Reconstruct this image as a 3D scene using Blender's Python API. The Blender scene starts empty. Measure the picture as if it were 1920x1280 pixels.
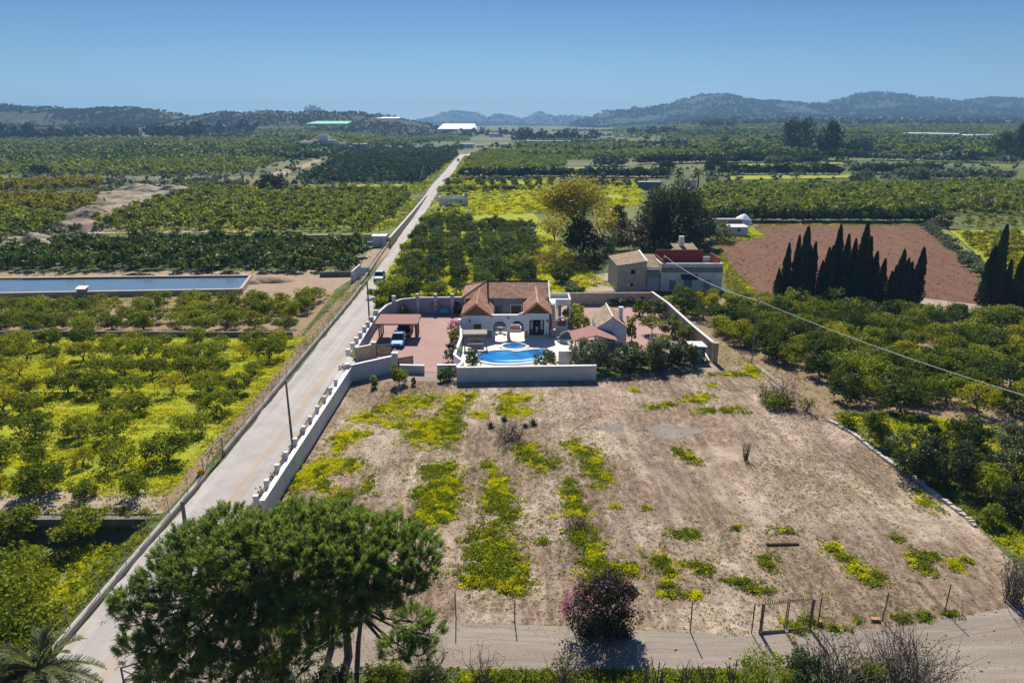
import bpy, bmesh, math, random
import numpy as np
from mathutils import Vector
R = math.radians
random.seed(7)
RNG = np.random.default_rng(11)
scene = bpy.context.scene
COL = scene.collection

# ------------------------------------------------------------------ camera
CAM_H, FPX, PITCH = 28.0, 1300.0, R(17.424)
cd = bpy.data.cameras.new('camera')
cd.sensor_width = 36.0
cd.lens = FPX / 1920.0 * 36.0
cd.clip_start = 0.5
cd.clip_end = 30000.0
cam = bpy.data.objects.new('camera', cd)
cam.location = (0, 0, CAM_H)
cam.rotation_euler = (R(90) - PITCH, 0, 0)
COL.objects.link(cam)
scene.camera = cam

# ------------------------------------------------------------------ light
SUN_EL, SUN_AZ = R(44), R(-4.5)
world = bpy.data.worlds.new('World')
scene.world = world
world.use_nodes = True
wn = world.node_tree
bg = wn.nodes['Background']
sky = wn.nodes.new('ShaderNodeTexSky')
sky.sky_type = 'NISHITA'
sky.sun_disc = False
sky.sun_elevation = SUN_EL
sky.sun_rotation = SUN_AZ % (2 * math.pi)
sky.altitude = 300
sky.air_density = 1.0
sky.dust_density = 0.5
sky.ozone_density = 4.0
tint = wn.nodes.new('ShaderNodeMix'); tint.data_type = 'RGBA'; tint.blend_type = 'MULTIPLY'; tint.inputs[0].default_value = 1.0
tint.inputs[7].default_value = (0.46, 0.73, 1.06, 1.0)      # clear dry winter air: a deeper blue
wn.links.new(sky.outputs[0], tint.inputs[6])
# the low sky: pale over the horizon, quickly deepening with height
tc = wn.nodes.new('ShaderNodeTexCoord'); sz = wn.nodes.new('ShaderNodeSeparateXYZ'); wn.links.new(tc.outputs['Generated'], sz.inputs[0])
rp = wn.nodes.new('ShaderNodeValToRGB'); e = rp.color_ramp.elements; e[0].position = 0.0; e[0].color = (1.25, 1.02, 0.86, 1); e[1].position = 0.20; e[1].color = (0.42, 0.47, 0.52, 1)
for p_, c_ in ((0.06, (0.92, 0.80, 0.71, 1)), (0.6, (0.9, 0.95, 1.0, 1))):
    q_ = e.new(p_); q_.color = c_
wn.links.new(sz.outputs[2], rp.inputs[0])
grd = wn.nodes.new('ShaderNodeMix'); grd.data_type = 'RGBA'; grd.blend_type = 'MULTIPLY'; grd.inputs[0].default_value = 1.0
wn.links.new(tint.outputs[2], grd.inputs[6]); wn.links.new(rp.outputs[0], grd.inputs[7])
wn.links.new(grd.outputs[2], bg.inputs[0])
bg.inputs[1].default_value = 0.066
sl = bpy.data.lights.new('sun', 'SUN')
sl.energy = 5.0
sl.angle = R(0.53)
sl.color = (1.0, 0.945, 0.86)
sun = bpy.data.objects.new('sun', sl)
ld = Vector((-math.sin(SUN_AZ) * math.cos(SUN_EL), -math.cos(SUN_AZ) * math.cos(SUN_EL), -math.sin(SUN_EL)))
sun.rotation_euler = ld.to_track_quat('-Z', 'Y').to_euler()
sun.location = (0, 60, 120)
COL.objects.link(sun)
scene.view_settings.view_transform = 'Standard'
scene.view_settings.look = 'None'
scene.view_settings.gamma = 1.0
scene.view_settings.exposure = 0.68
scene.cycles.max_bounces = 5
scene.cycles.diffuse_bounces = 2
scene.cycles.glossy_bounces = 2
scene.cycles.transmission_bounces = 3
scene.cycles.transparent_max_bounces = 6
scene.cycles.volume_bounces = 0

# ------------------------------------------------------------------ terrain height and pixel -> ground
def sm(a, b, x):
    t = np.clip((np.asarray(x, float) - a) / (b - a), 0, 1)
    return t * t * (3 - 2 * t)

def hgt(x, y):
    x = np.asarray(x, float); y = np.asarray(y, float)
    u = x / np.maximum(y, 1.0)
    left = sm(-0.13, -0.30, u) * 15.0 * sm(420, 1500, y)
    mid = (1 - sm(0.10, 0.25, np.abs(u))) * 13.0 * sm(600, 3000, y)
    right = sm(0.10, 0.32, u) * (50.0 * np.clip((y - 330) / 2300, 0, 1.25) ** 1.15)
    front = -1.5 * sm(46.2, 44.2, y) * sm(-26.2, -28.5, x)
    front = np.where(x > -26, 0, front)
    return np.where(y < 0, 0, left + mid + right) + front

CT, ST = math.cos(PITCH), math.sin(PITCH)
def ray(px, py):
    x = (px - 960) / FPX; y = -(py - 640) / FPX
    return np.array([x, CT + y * ST, -ST + y * CT])
def P(px, py, z=0.0):
    d = ray(px, py); t = (z - CAM_H) / d[2]
    return Vector((d[0] * t, d[1] * t, z))
_TS = np.geomspace(20, 9000, 1200)
def G(px, py):
    """where the line of sight through this point first meets the ground"""
    d = ray(px, py); x, y, z = d[0] * _TS, d[1] * _TS, CAM_H + d[2] * _TS
    g = z - hgt(x, y); k = np.where(g <= 0)[0]
    if len(k) == 0: t = 4500.0
    else:
        i = max(1, k[0]); g0, g1 = g[i - 1], g[i]; t = _TS[i - 1] + (_TS[i] - _TS[i - 1]) * g0 / (g0 - g1 + 1e-9)
    return Vector((d[0] * t, d[1] * t, float(hgt(d[0] * t, d[1] * t))))
def scale_at(p):
    return FPX / (p[1] * CT + (CAM_H - p[2]) * ST)

# ------------------------------------------------------------------ value noise
def vnoise(x, y, seed=0):
    x = np.asarray(x, float); y = np.asarray(y, float)
    xi = np.floor(x).astype(np.int64); yi = np.floor(y).astype(np.int64)
    xf = x - xi; yf = y - yi
    def hsh(a, b):
        n = (a * 374761393 + b * 668265263 + seed * 974711) & 0xffffffff
        n = ((n ^ (n >> 13)) * 1274126177) & 0xffffffff
        return ((n ^ (n >> 16)) & 0xffff) / 65535.0
    u = xf * xf * (3 - 2 * xf); v = yf * yf * (3 - 2 * yf)
    a = hsh(xi, yi); b = hsh(xi + 1, yi); c = hsh(xi, yi + 1); d = hsh(xi + 1, yi + 1)
    return (a * (1 - u) + b * u) * (1 - v) + (c * (1 - u) + d * u) * v
def fbm(x, y, seed=0, octv=4):
    s = 0; a = 0.5
    for i in range(octv):
        s = s + a * vnoise(x * 2 ** i, y * 2 ** i, seed + i); a *= 0.5
    return s

# ------------------------------------------------------------------ materials
def new_mat(name):
    m = bpy.data.materials.new(name); m.use_nodes = True
    nt = m.node_tree
    for n in list(nt.nodes): nt.nodes.remove(n)
    out = nt.nodes.new('ShaderNodeOutputMaterial')
    return m, nt, out
def N(nt, t, **kw):
    n = nt.nodes.new(t)
    for k, v in kw.items(): setattr(n, k, v)
    return n
def rgb(c): return (c[0], c[1], c[2], 1.0)
def ramp(nt, fac, stops, interp='LINEAR'):
    r = N(nt, 'ShaderNodeValToRGB'); r.color_ramp.interpolation = interp
    e = r.color_ramp.elements
    while len(e) < len(stops): e.new(0.5)
    for i, (p, c) in enumerate(stops):
        e[i].position = p; e[i].color = rgb(c)
    nt.links.new(fac, r.inputs[0])
    return r.outputs[0]
def noise(nt, scale, detail=4, rough=0.6, vec=None, dist=0.0):
    n = N(nt, 'ShaderNodeTexNoise')
    n.inputs['Scale'].default_value = scale; n.inputs['Detail'].default_value = detail
    n.inputs['Roughness'].default_value = rough; n.inputs['Distortion'].default_value = dist
    if vec is not None: nt.links.new(vec, n.inputs['Vector'])
    return n.outputs[0]
def pos(nt, scale=(1, 1, 1), rot=0.0):
    g = N(nt, 'ShaderNodeNewGeometry'); mp = N(nt, 'ShaderNodeMapping')
    mp.inputs['Scale'].default_value = scale; mp.inputs['Rotation'].default_value = (0, 0, rot)
    nt.links.new(g.outputs['Position'], mp.inputs[0]); return mp.outputs[0]
def mixc(nt, fac, a, b, mode='MIX'):
    m = N(nt, 'ShaderNodeMix', data_type='RGBA', blend_type=mode)
    for sock, v in ((m.inputs[0], fac), (m.inputs[6], a), (m.inputs[7], b)):
        if isinstance(v, (int, float)): sock.default_value = v
        elif isinstance(v, tuple): sock.default_value = rgb(v)
        else: nt.links.new(v, sock)
    return m.outputs[2]
def bump(nt, h, strength=0.5, dist=0.05):
    b = N(nt, 'ShaderNodeBump'); b.inputs['Strength'].default_value = strength; b.inputs['Distance'].default_value = dist
    nt.links.new(h, b.inputs['Height']); return b.outputs[0]
def finish(nt, out, col, rough=0.9, normal=None, spec=0.3, metal=0.0):
    p = N(nt, 'ShaderNodeBsdfPrincipled')
    if isinstance(col, tuple): p.inputs['Base Color'].default_value = rgb(col)
    else: nt.links.new(col, p.inputs['Base Color'])
    p.inputs['Roughness'].default_value = rough; p.inputs['Metallic'].default_value = metal
    p.inputs['Specular IOR Level'].default_value = spec
    if normal is not None: nt.links.new(normal, p.inputs['Normal'])
    nt.links.new(p.outputs[0], out.inputs[0]); return p

def plain(name, col, rough=0.8, var=0.25, scale=3.0, metal=0.0, spec=0.3, bmp=0.0):
    """weathered paint / plaster / metal with blotches and fine grain"""
    m, nt, out = new_mat(name)
    v = pos(nt)
    a = noise(nt, scale, 5, 0.65, v); b = noise(nt, scale * 9, 3, 0.6, v)
    lo = tuple(c * (1 - var) for c in col); hi = tuple(min(1, c * (1 + var * 0.5)) for c in col)
    c1 = ramp(nt, a, [(0.3, lo), (0.7, hi)])
    c2 = mixc(nt, 0.25 * min(1, var * 3), c1, ramp(nt, b, [(0.3, tuple(c * 0.6 for c in col)), (0.7, hi)]))
    nrm = bump(nt, b, bmp, 0.03) if bmp else None
    finish(nt, out, c2, rough, nrm, spec, metal)
    return m

def leaf_mat(name, a, b, trans=0.45, tcol=None, spec=0.25, c=None):
    """foliage: per-leaf and per-plant colour, light shining through the leaves"""
    m, nt, out = new_mat(name)
    geo = N(nt, 'ShaderNodeNewGeometry'); oi = N(nt, 'ShaderNodeObjectInfo')
    at = N(nt, 'ShaderNodeAttribute', attribute_name='tint')
    add = N(nt, 'ShaderNodeMath', operation='ADD'); nt.links.new(oi.outputs['Random'], add.inputs[0]); nt.links.new(at.outputs['Fac'], add.inputs[1])
    fr = N(nt, 'ShaderNodeMath', operation='FRACT'); nt.links.new(add.outputs[0], fr.inputs[0])
    mx = N(nt, 'ShaderNodeMath', operation='MULTIPLY_ADD'); mx.inputs[1].default_value = 0.55
    nt.links.new(fr.outputs[0], mx.inputs[0])
    isl = N(nt, 'ShaderNodeMath', operation='MULTIPLY'); isl.inputs[1].default_value = 0.45
    nt.links.new(geo.outputs['Random Per Island'], isl.inputs[0]); nt.links.new(isl.outputs[0], mx.inputs[2])
    stops = [(0.1, a), (0.9, b)] if c is None else [(0.05, a), (0.6, b), (0.95, c)]
    col = ramp(nt, mx.outputs[0], stops)
    p = N(nt, 'ShaderNodeBsdfPrincipled')
    nt.links.new(col, p.inputs['Base Color']); p.inputs['Roughness'].default_value = 0.5
    p.inputs['Specular IOR Level'].default_value = spec
    t = N(nt, 'ShaderNodeBsdfTranslucent')
    tc = mixc(nt, 1.0, col, tcol or (1.6, 1.5, 0.5), 'MULTIPLY')
    nt.links.new(tc, t.inputs[0])
    ms = N(nt, 'ShaderNodeMixShader'); ms.inputs[0].default_value = trans
    nt.links.new(p.outputs[0], ms.inputs[1]); nt.links.new(t.outputs[0], ms.inputs[2])
    nt.links.new(ms.outputs[0], out.inputs[0])
    return m

# ------------------------------------------------------------------ object helpers
def tag(o, label=None, cat=None, group=None, kind=None):
    if label: o['label'] = label
    if cat: o['category'] = cat
    if group: o['group'] = group
    if kind: o['kind'] = kind
    return o
def empty(name, loc, rz=0.0, label=None, cat=None, group=None):
    o = bpy.data.objects.new(name, None); COL.objects.link(o)
    o.location = loc; o.rotation_euler = (0, 0, rz); o.empty_display_size = 0.5
    return tag(o, label, cat, group)
def copy_tree(o, loc, rz=0.0, sc=None, label=None, group=None):
    c = o.copy(); COL.objects.link(c); c.location = loc; c.rotation_euler = (0, 0, rz)
    if sc is not None: c.scale = sc if not isinstance(sc, (int, float)) else (sc, sc, sc)
    if label: c['label'] = label
    if group: c['group'] = group
    for ch in o.children:
        d = ch.copy(); COL.objects.link(d); d.parent = c
        for g in ch.children:
            e = g.copy(); COL.objects.link(e); e.parent = d
    return c

class MB:
    """collects shapes, builds ONE mesh object"""
    def __init__(s): s.v = []; s.f = []; s.m = []
    def add(s, vs, fs, mi=0):
        o = len(s.v); s.v += [tuple(v) for v in vs]; s.f += [tuple(i + o for i in f) for f in fs]; s.m += [mi] * len(fs)
        return s
    def box(s, x0, x1, y0, y1, z0, z1, mi=0):
        vs = [(x, y, z) for z in (z0, z1) for y in (y0, y1) for x in (x0, x1)]
        return s.add(vs, [(0, 2, 3, 1), (4, 5, 7, 6), (0, 1, 5, 4), (2, 6, 7, 3), (0, 4, 6, 2), (1, 3, 7, 5)], mi)
    def quad(s, a, b, c, d, mi=0): return s.add([a, b, c, d], [(0, 1, 2, 3)], mi)
    def slab(s, poly, z0, z1, mi=0):
        n = len(poly); vs = [(p[0], p[1], z0) for p in poly] + [(p[0], p[1], z1) for p in poly]
        fs = [tuple(range(n - 1, -1, -1)), tuple(range(n, 2 * n))] + [(i, (i + 1) % n, n + (i + 1) % n, n + i) for i in range(n)]
        return s.add(vs, fs, mi)
    def plate(s, a, b, c, d, t, mi=0):
        """thick sheet over the quad a,b,c,d, thickness t downwards along its normal"""
        A, B, C_, D = map(Vector, (a, b, c, d)); n = (B - A).cross(D - A).normalized() * t
        vs = [A, B, C_, D, A - n, B - n, C_ - n, D - n]
        return s.add(vs, [(0, 1, 2, 3), (7, 6, 5, 4), (0, 4, 5, 1), (1, 5, 6, 2), (2, 6, 7, 3), (3, 7, 4, 0)], mi)
    def wall(s, a, b, t, z0, z1, mi=0, z1b=None):
        """straight wall from a to b (xy), thickness t, sloping top allowed"""
        A = Vector((a[0], a[1], 0)); B = Vector((b[0], b[1], 0)); d = (B - A).normalized(); n = Vector((-d.y, d.x, 0)) * t / 2
        z1b = z1 if z1b is None else z1b
        vs = []
        for p, zt in ((A, z1), (B, z1b)):
            for q in (p - n, p + n):
                vs += [(q.x, q.y, z0), (q.x, q.y, zt)]
        return s.add(vs, [(0, 1, 3, 2), (4, 6, 7, 5), (0, 4, 5, 1), (2, 3, 7, 6), (1, 5, 7, 3), (0, 2, 6, 4)], mi)
    def tube(s, pts, rad, n=6, mi=0, cap=True):
        pts = [Vector(p) for p in pts]
        if not hasattr(rad, '__len__'): rad = [rad] * len(pts)
        vs = []; fs = []; prev = Vector((0.0, 0.0, 1.0))
        for i, p in enumerate(pts):
            d = (pts[min(i + 1, len(pts) - 1)] - pts[max(i - 1, 0)])
            d = d.normalized() if d.length > 1e-9 else prev
            prev = d
            u = d.orthogonal().normalized() if i == 0 else (lastu - d * lastu.dot(d)).normalized()
            lastu = u; w = d.cross(u)
            for k in range(n):
                a = 2 * math.pi * k / n
                vs.append(p + (u * math.cos(a) + w * math.sin(a)) * rad[i])
        for i in range(len(pts) - 1):
            for k in range(n):
                fs.append((i * n + k, i * n + (k + 1) % n, (i + 1) * n + (k + 1) % n, (i + 1) * n + k))
        if cap:
            fs.append(tuple(range(n - 1, -1, -1))); fs.append(tuple((len(pts) - 1) * n + k for k in range(n)))
        return s.add(vs, fs, mi)
    def build(s, name, mats, parent=None, loc=None, smooth=False):
        me = bpy.data.meshes.new(name)
        me.from_pydata([tuple(v) for v in s.v], [], s.f); me.validate()
        ms = mats if isinstance(mats, (list, tuple)) else [mats]
        for m in ms: me.materials.append(m)
        if len(ms) > 1: me.polygons.foreach_set('material_index', s.m[:len(me.polygons)])
        bm = bmesh.new(); bm.from_mesh(me); bmesh.ops.recalc_face_normals(bm, faces=bm.faces); bm.to_mesh(me); bm.free()
        if smooth: me.shade_smooth()
        o = bpy.data.objects.new(name, me); COL.objects.link(o)
        if parent is not None: o.parent = parent
        if loc is not None: o.location = loc
        return o

def npmesh(name, V, F, mats, mi=None, tint=None, smooth=False):
    """mesh from numpy arrays; F is (n,4) or (n,3)"""
    me = bpy.data.meshes.new(name)
    V = np.ascontiguousarray(V, np.float32); F = np.ascontiguousarray(F, np.int32); k = F.shape[1]
    me.vertices.add(len(V)); me.vertices.foreach_set('co', V.ravel())
    me.loops.add(F.size); me.loops.foreach_set('vertex_index', F.ravel())
    me.polygons.add(len(F)); me.polygons.foreach_set('loop_start', np.arange(0, F.size, k, dtype=np.int32))
    ms = mats if isinstance(mats, (list, tuple)) else [mats]
    for m in ms: me.materials.append(m)
    if mi is not None: me.polygons.foreach_set('material_index', np.ascontiguousarray(mi, np.int32))
    if tint is not None:
        a = me.attributes.new('tint', 'FLOAT', 'POINT'); a.data.foreach_set('value', np.ascontiguousarray(tint, np.float32))
    me.polygons.foreach_set('use_smooth', np.full(len(F), smooth, dtype=bool))
    me.update(calc_edges=True)
    return me
def link(name, me, parent=None, loc=None):
    o = bpy.data.objects.new(name, me); COL.objects.link(o)
    if parent is not None: o.parent = parent
    if loc is not None: o.location = loc
    return o

def leaves(C, D, size, bias, rng, aspect=0.55, jit=0.35):
    """diamond leaf faces at centres C, facing roughly along D"""
    n = len(C)
    nr = D * bias + rng.normal(size=(n, 3)); nr /= np.linalg.norm(nr, axis=1)[:, None] + 1e-9
    t = rng.normal(size=(n, 3)); u = np.cross(nr, t); u /= np.linalg.norm(u, axis=1)[:, None] + 1e-9
    w = np.cross(nr, u)
    s = (size * (1 + jit * rng.uniform(-1, 1, n)))[:, None]
    V = np.stack([C + u * s, C + w * s * aspect + u * s * 0.1, C - u * s, C - w * s * aspect + u * s * 0.1], 1).reshape(-1, 3)
    return V, np.arange(n * 4).reshape(-1, 4)

def blades(base, direction, length, width, rng):
    """thin needle faces from base along direction"""
    n = len(base)
    d = direction / (np.linalg.norm(direction, axis=1)[:, None] + 1e-9)
    t = rng.normal(size=(n, 3)); u = np.cross(d, t); u /= np.linalg.norm(u, axis=1)[:, None] + 1e-9
    L = length[:, None]; w = width[:, None]
    V = np.stack([base - u * w * .5, base + u * w * .5, base + d * L + u * w * .3, base + d * L - u * w * .3], 1).reshape(-1, 3)
    return V, np.arange(n * 4).reshape(-1, 4)

def cat_meshes(parts):
    Vs, Fs, o = [], [], 0
    for V, F in parts:
        Vs.append(V); Fs.append(F + o); o += len(V)
    return np.concatenate(Vs), np.concatenate(Fs)

def crown_pts(n, rx, ry, rz, zc, rng, clumps=26, cr=0.34, shell=0.62, low=-0.5):
    """points gathered in clumps over an uneven dome, with outward directions"""
    cs = []
    while len(cs) < clumps:
        d = rng.normal(size=3); d /= np.linalg.norm(d)
        if d[2] < low: continue
        cs.append(d * rng.uniform(shell, 0.98) * (1 + 0.12 * rng.normal()))
    cs = np.array(cs); w = rng.uniform(0.6, 1.5, clumps); w /= w.sum()
    idx = rng.choice(clumps, n, p=w)
    off = rng.normal(size=(n, 3)); off /= np.linalg.norm(off, axis=1)[:, None]
    off *= (rng.uniform(0.25, 1, n) ** 0.5 * cr)[:, None] * rng.uniform(0.75, 1.25, clumps)[idx][:, None]
    U = cs[idx] + off
    D = off / (np.linalg.norm(off, axis=1)[:, None] + 1e-9) * 0.7 + U * 0.6
    D[:, 2] += 0.25
    return U * np.array([rx, ry, rz]) + np.array([0, 0, zc]), D

def mass(name, pts, scs, temps, mats, rng, tmi=None, zjit=None, mi_of=None):
    """many plants as one mesh. temps: list of (V,F)"""
    k = rng.integers(0, len(temps), len(pts)); Vs, Fs, Ts, Ms, o = [], [], [], [], 0
    pts = np.asarray(pts, float); scs = np.asarray(scs, float)
    if scs.ndim == 1: scs = np.stack([scs, scs, scs], 1)
    for t, (V, F) in enumerate(temps):
        ix = np.where(k == t)[0]
        if len(ix) == 0: continue
        a = rng.uniform(0, 2 * np.pi, len(ix)); c, s = np.cos(a), np.sin(a)
        X = V[None, :, 0] * c[:, None] - V[None, :, 1] * s[:, None]; Y = V[None, :, 0] * s[:, None] + V[None, :, 1] * c[:, None]
        W = np.stack([X * scs[ix, 0:1], Y * scs[ix, 1:2], np.broadcast_to(V[None, :, 2], X.shape) * scs[ix, 2:3]], 2) + pts[ix][:, None, :]
        Vs.append(W.reshape(-1, 3)); n = len(V)
        FF = (F[None] + (np.arange(len(ix)) * n)[:, None, None] + o).reshape(-1, F.shape[1]); Fs.append(FF)
        Ts.append(np.repeat(rng.uniform(0, 1, len(ix)), n)); o += n * len(ix)
        if mi_of is not None: Ms.append(np.repeat(np.asarray(mi_of)[ix], len(F)))
    me = npmesh(name, np.concatenate(Vs), np.concatenate(Fs), mats, np.concatenate(Ms) if mi_of is not None else None, np.concatenate(Ts))
    return link(name, me)

def inpoly(x, y, poly):
    x = np.asarray(x); y = np.asarray(y); c = np.zeros(x.shape, bool); n = len(poly)
    for i in range(n):
        x0, y0 = poly[i][0], poly[i][1]; x1, y1 = poly[(i + 1) % n][0], poly[(i + 1) % n][1]
        cond = ((y0 > y) != (y1 > y)) & (x < (x1 - x0) * (y - y0) / (y1 - y0 + 1e-12) + x0)
        c ^= cond
    return c
def wpoly(pp): return [G(*p) for p in pp]
def rows(poly, dx, dy, ang, jit, rng, drop=0.0):
    """grid points inside a world polygon, rows turned by ang"""
    xs = np.array([p[0] for p in poly]); ys = np.array([p[1] for p in poly]); cx, cy = xs.mean(), ys.mean()
    r = max(np.hypot(xs - cx, ys - cy)) + dx
    gx, gy = np.meshgrid(np.arange(-r, r, dx), np.arange(-r, r, dy)); gx = gx.ravel(); gy = gy.ravel()
    gx = gx + rng.normal(size=gx.shape) * jit; gy = gy + rng.normal(size=gy.shape) * jit
    x = cx + gx * math.cos(ang) - gy * math.sin(ang); y = cy + gx * math.sin(ang) + gy * math.cos(ang)
    k = inpoly(x, y, poly) & (rng.uniform(size=x.shape) >= drop)
    x, y = x[k], y[k]
    return np.stack([x, y, hgt(x, y)], 1)
def scatter(poly, dens, rng):
    xs = np.array([p[0] for p in poly]); ys = np.array([p[1] for p in poly])
    a = (xs.max() - xs.min()) * (ys.max() - ys.min()); n = int(a * dens)
    x = rng.uniform(xs.min(), xs.max(), n); y = rng.uniform(ys.min(), ys.max(), n)
    k = inpoly(x, y, poly); x, y = x[k], y[k]
    return np.stack([x, y, hgt(x, y)], 1)

def patch(name, poly, m, off, label, kind='structure', cat=None, cell=None):
    """ground sheet over a world polygon; finer when the ground under it is not level"""
    if cell is None:
        mb = MB(); mb.add([(p[0], p[1], off) for p in poly], [tuple(range(len(poly)))])
        o = mb.build(name, m)
        bm = bmesh.new(); bm.from_mesh(o.data); bmesh.ops.triangulate(bm, faces=bm.faces)
        for f in bm.faces:
            if f.normal.z < 0: f.normal_flip()
        bm.to_mesh(o.data); bm.free()
    else:
        a, b, c, d = [np.array(p[:2]) for p in poly]
        n1 = max(1, int(max(np.linalg.norm(b - a), np.linalg.norm(c - d)) / cell)); n2 = max(1, int(max(np.linalg.norm(d - a), np.linalg.norm(c - b)) / cell))
        s, t = np.meshgrid(np.linspace(0, 1, n1 + 1), np.linspace(0, 1, n2 + 1))
        XY = (a[None, None] * ((1 - s) * (1 - t))[..., None] + b * (s * (1 - t))[..., None] + c * (s * t)[..., None] + d * ((1 - s) * t)[..., None]).reshape(-1, 2)
        V = np.column_stack([XY, hgt(XY[:, 0], XY[:, 1]) + off]); w = n1 + 1
        F = np.array([[j * w + i, j * w + i + 1, (j + 1) * w + i + 1, (j + 1) * w + i] for j in range(n2) for i in range(n1)])
        o = link(name, npmesh(name, V, F, m))
        bm = bmesh.new(); bm.from_mesh(o.data); bmesh.ops.recalc_face_normals(bm, faces=bm.faces)
        if sum(f.normal.z for f in bm.faces) < 0: bmesh.ops.reverse_faces(bm, faces=bm.faces)
        bm.to_mesh(o.data); bm.free()
    return tag(o, label, cat, None, kind)
# ================================================================== SETTING
def soil_mat(name, stops, s1=0.25, s2=2.5, s3=14.0, bmp=0.6, stretch=(1, 1, 1), rot=0.0, grain=0.35):
    m, nt, out = new_mat(name)
    v = pos(nt, stretch, rot); v0 = pos(nt)
    a = noise(nt, s1, 6, 0.62, v, 0.4); b = noise(nt, s2, 5, 0.65, v); c = noise(nt, s3, 3, 0.7, v0)
    s = N(nt, 'ShaderNodeMath', operation='MULTIPLY_ADD'); s.inputs[1].default_value = 0.55
    nt.links.new(a, s.inputs[0])
    s2_ = N(nt, 'ShaderNodeMath', operation='MULTIPLY'); s2_.inputs[1].default_value = 0.45
    nt.links.new(b, s2_.inputs[0]); nt.links.new(s2_.outputs[0], s.inputs[2])
    col = ramp(nt, s.outputs[0], stops)
    col = mixc(nt, grain, col, ramp(nt, c, [(0.28, tuple(x * 0.45 for x in stops[0][1])), (0.5, stops[len(stops) // 2][1]), (0.72, tuple(min(1, x * 1.25) for x in stops[-1][1]))]))
    finish(nt, out, col, 0.95, bump(nt, c, bmp, 0.12), 0.1)
    return m

M = {}
# open countryside: strips and plots of different greens, soil between
m, nt, out = new_mat('ground')
v = pos(nt, (0.011, 0.03, 0.02)); vo = N(nt, 'ShaderNodeTexVoronoi'); vo.inputs['Scale'].default_value = 1.0
wv = mixc(nt, 0.06, v, noise(nt, 2.0, 2, 0.5, v)); nt.links.new(v, vo.inputs['Vector'])
sep = N(nt, 'ShaderNodeSeparateColor'); nt.links.new(vo.outputs['Color'], sep.inputs[0])
plot = ramp(nt, sep.outputs[0], [(0.0, (0.05, 0.075, 0.022)), (0.3, (0.085, 0.11, 0.028)), (0.55, (0.15, 0.17, 0.035)), (0.72, (0.19, 0.15, 0.085)), (0.86, (0.07, 0.095, 0.03))], 'CONSTANT')
fine = noise(nt, 0.35, 5, 0.7, pos(nt))
plot = mixc(nt, 0.4, plot, ramp(nt, fine, [(0.35, (0.03, 0.045, 0.015)), (0.5, (0.10, 0.12, 0.03)), (0.68, (0.24, 0.20, 0.10))]))
finish(nt, out, plot, 0.95, None, 0.1)
M['ground'] = m
M['dry'] = soil_mat('dry_field', [(0.34, (0.135, 0.095, 0.066)), (0.44, (0.23, 0.17, 0.122)), (0.54, (0.335, 0.26, 0.195)), (0.66, (0.52, 0.42, 0.325))], 0.13, 0.9, 7.0, 0.9, (1.5, 0.75, 1), 0.0, 0.4)
# fallow field: bare pale crust, brown patches of dead grass, faint streaks left by the tractor
m, nt, out = new_mat('fallow_soil')
v = pos(nt); fine = noise(nt, 6.0, 4, 0.7, v); med = noise(nt, 0.9, 5, 0.65, pos(nt, (1.3, 0.8, 1)))
bare = ramp(nt, med, [(0.3, (0.30, 0.225, 0.162)), (0.5, (0.385, 0.295, 0.218)), (0.68, (0.51, 0.41, 0.315))])
gras = ramp(nt, noise(nt, 1.6, 6, 0.72, pos(nt, (1.5, 0.6, 1))), [(0.34, (0.12, 0.082, 0.055)), (0.5, (0.225, 0.16, 0.108)), (0.66, (0.36, 0.272, 0.195))])
mask = ramp(nt, noise(nt, 0.10, 7, 0.68, v, 0.6), [(0.45, (0, 0, 0)), (0.58, (1, 1, 1))])
c = mixc(nt, mask, gras, bare)
strk = ramp(nt, noise(nt, 1.0, 4, 0.6, pos(nt, (1.1, 0.05, 1), R(-9))), [(0.38, (0.72, 0.70, 0.68)), (0.5, (1, 1, 1)), (0.64, (1.22, 1.20, 1.17))])
c = mixc(nt, 0.75, c, strk, 'MULTIPLY')
c = mixc(nt, 0.45, c, ramp(nt, fine, [(0.36, (0.55, 0.52, 0.5)), (0.5, (1, 1, 1)), (0.66, (1.3, 1.28, 1.25))]), 'MULTIPLY')
finish(nt, out, c, 0.95, bump(nt, fine, 0.8, 0.12), 0.08); M['dry'] = m
M['dirtroad'] = soil_mat('dirt_road', [(0.33, (0.19, 0.145, 0.105)), (0.5, (0.285, 0.235, 0.185)), (0.66, (0.40, 0.345, 0.285))], 0.35, 2.2, 16, 0.6, (0.12, 1.5, 1))
M['soil'] = soil_mat('orchard_soil', [(0.3, (0.15, 0.10, 0.055)), (0.5, (0.26, 0.185, 0.105)), (0.7, (0.36, 0.275, 0.17))], 0.3, 2.0, 10)
M['redsoil'] = soil_mat('reddish_soil', [(0.3, (0.22, 0.15, 0.095)), (0.5, (0.32, 0.23, 0.155)), (0.7, (0.42, 0.325, 0.235))], 0.3, 2.0, 10)
M['plough'] = soil_mat('ploughed_soil', [(0.35, (0.085, 0.042, 0.024)), (0.5, (0.145, 0.073, 0.041)), (0.65, (0.215, 0.115, 0.068))], 0.12, 0.9, 2.2, 1.0, (3.0, 0.35, 1), 0.25, 0.45)
M['gravel'] = soil_mat('pink_gravel', [(0.3, (0.29, 0.175, 0.145)), (0.5, (0.37, 0.235, 0.20)), (0.7, (0.44, 0.295, 0.255))], 0.25, 2.0, 18, 0.4, grain=0.25)
M['strip'] = soil_mat('red_gravel_strip', [(0.3, (0.20, 0.115, 0.08)), (0.5, (0.27, 0.165, 0.12)), (0.7, (0.33, 0.21, 0.15))], 0.4, 3.0, 14, 0.5)
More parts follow.
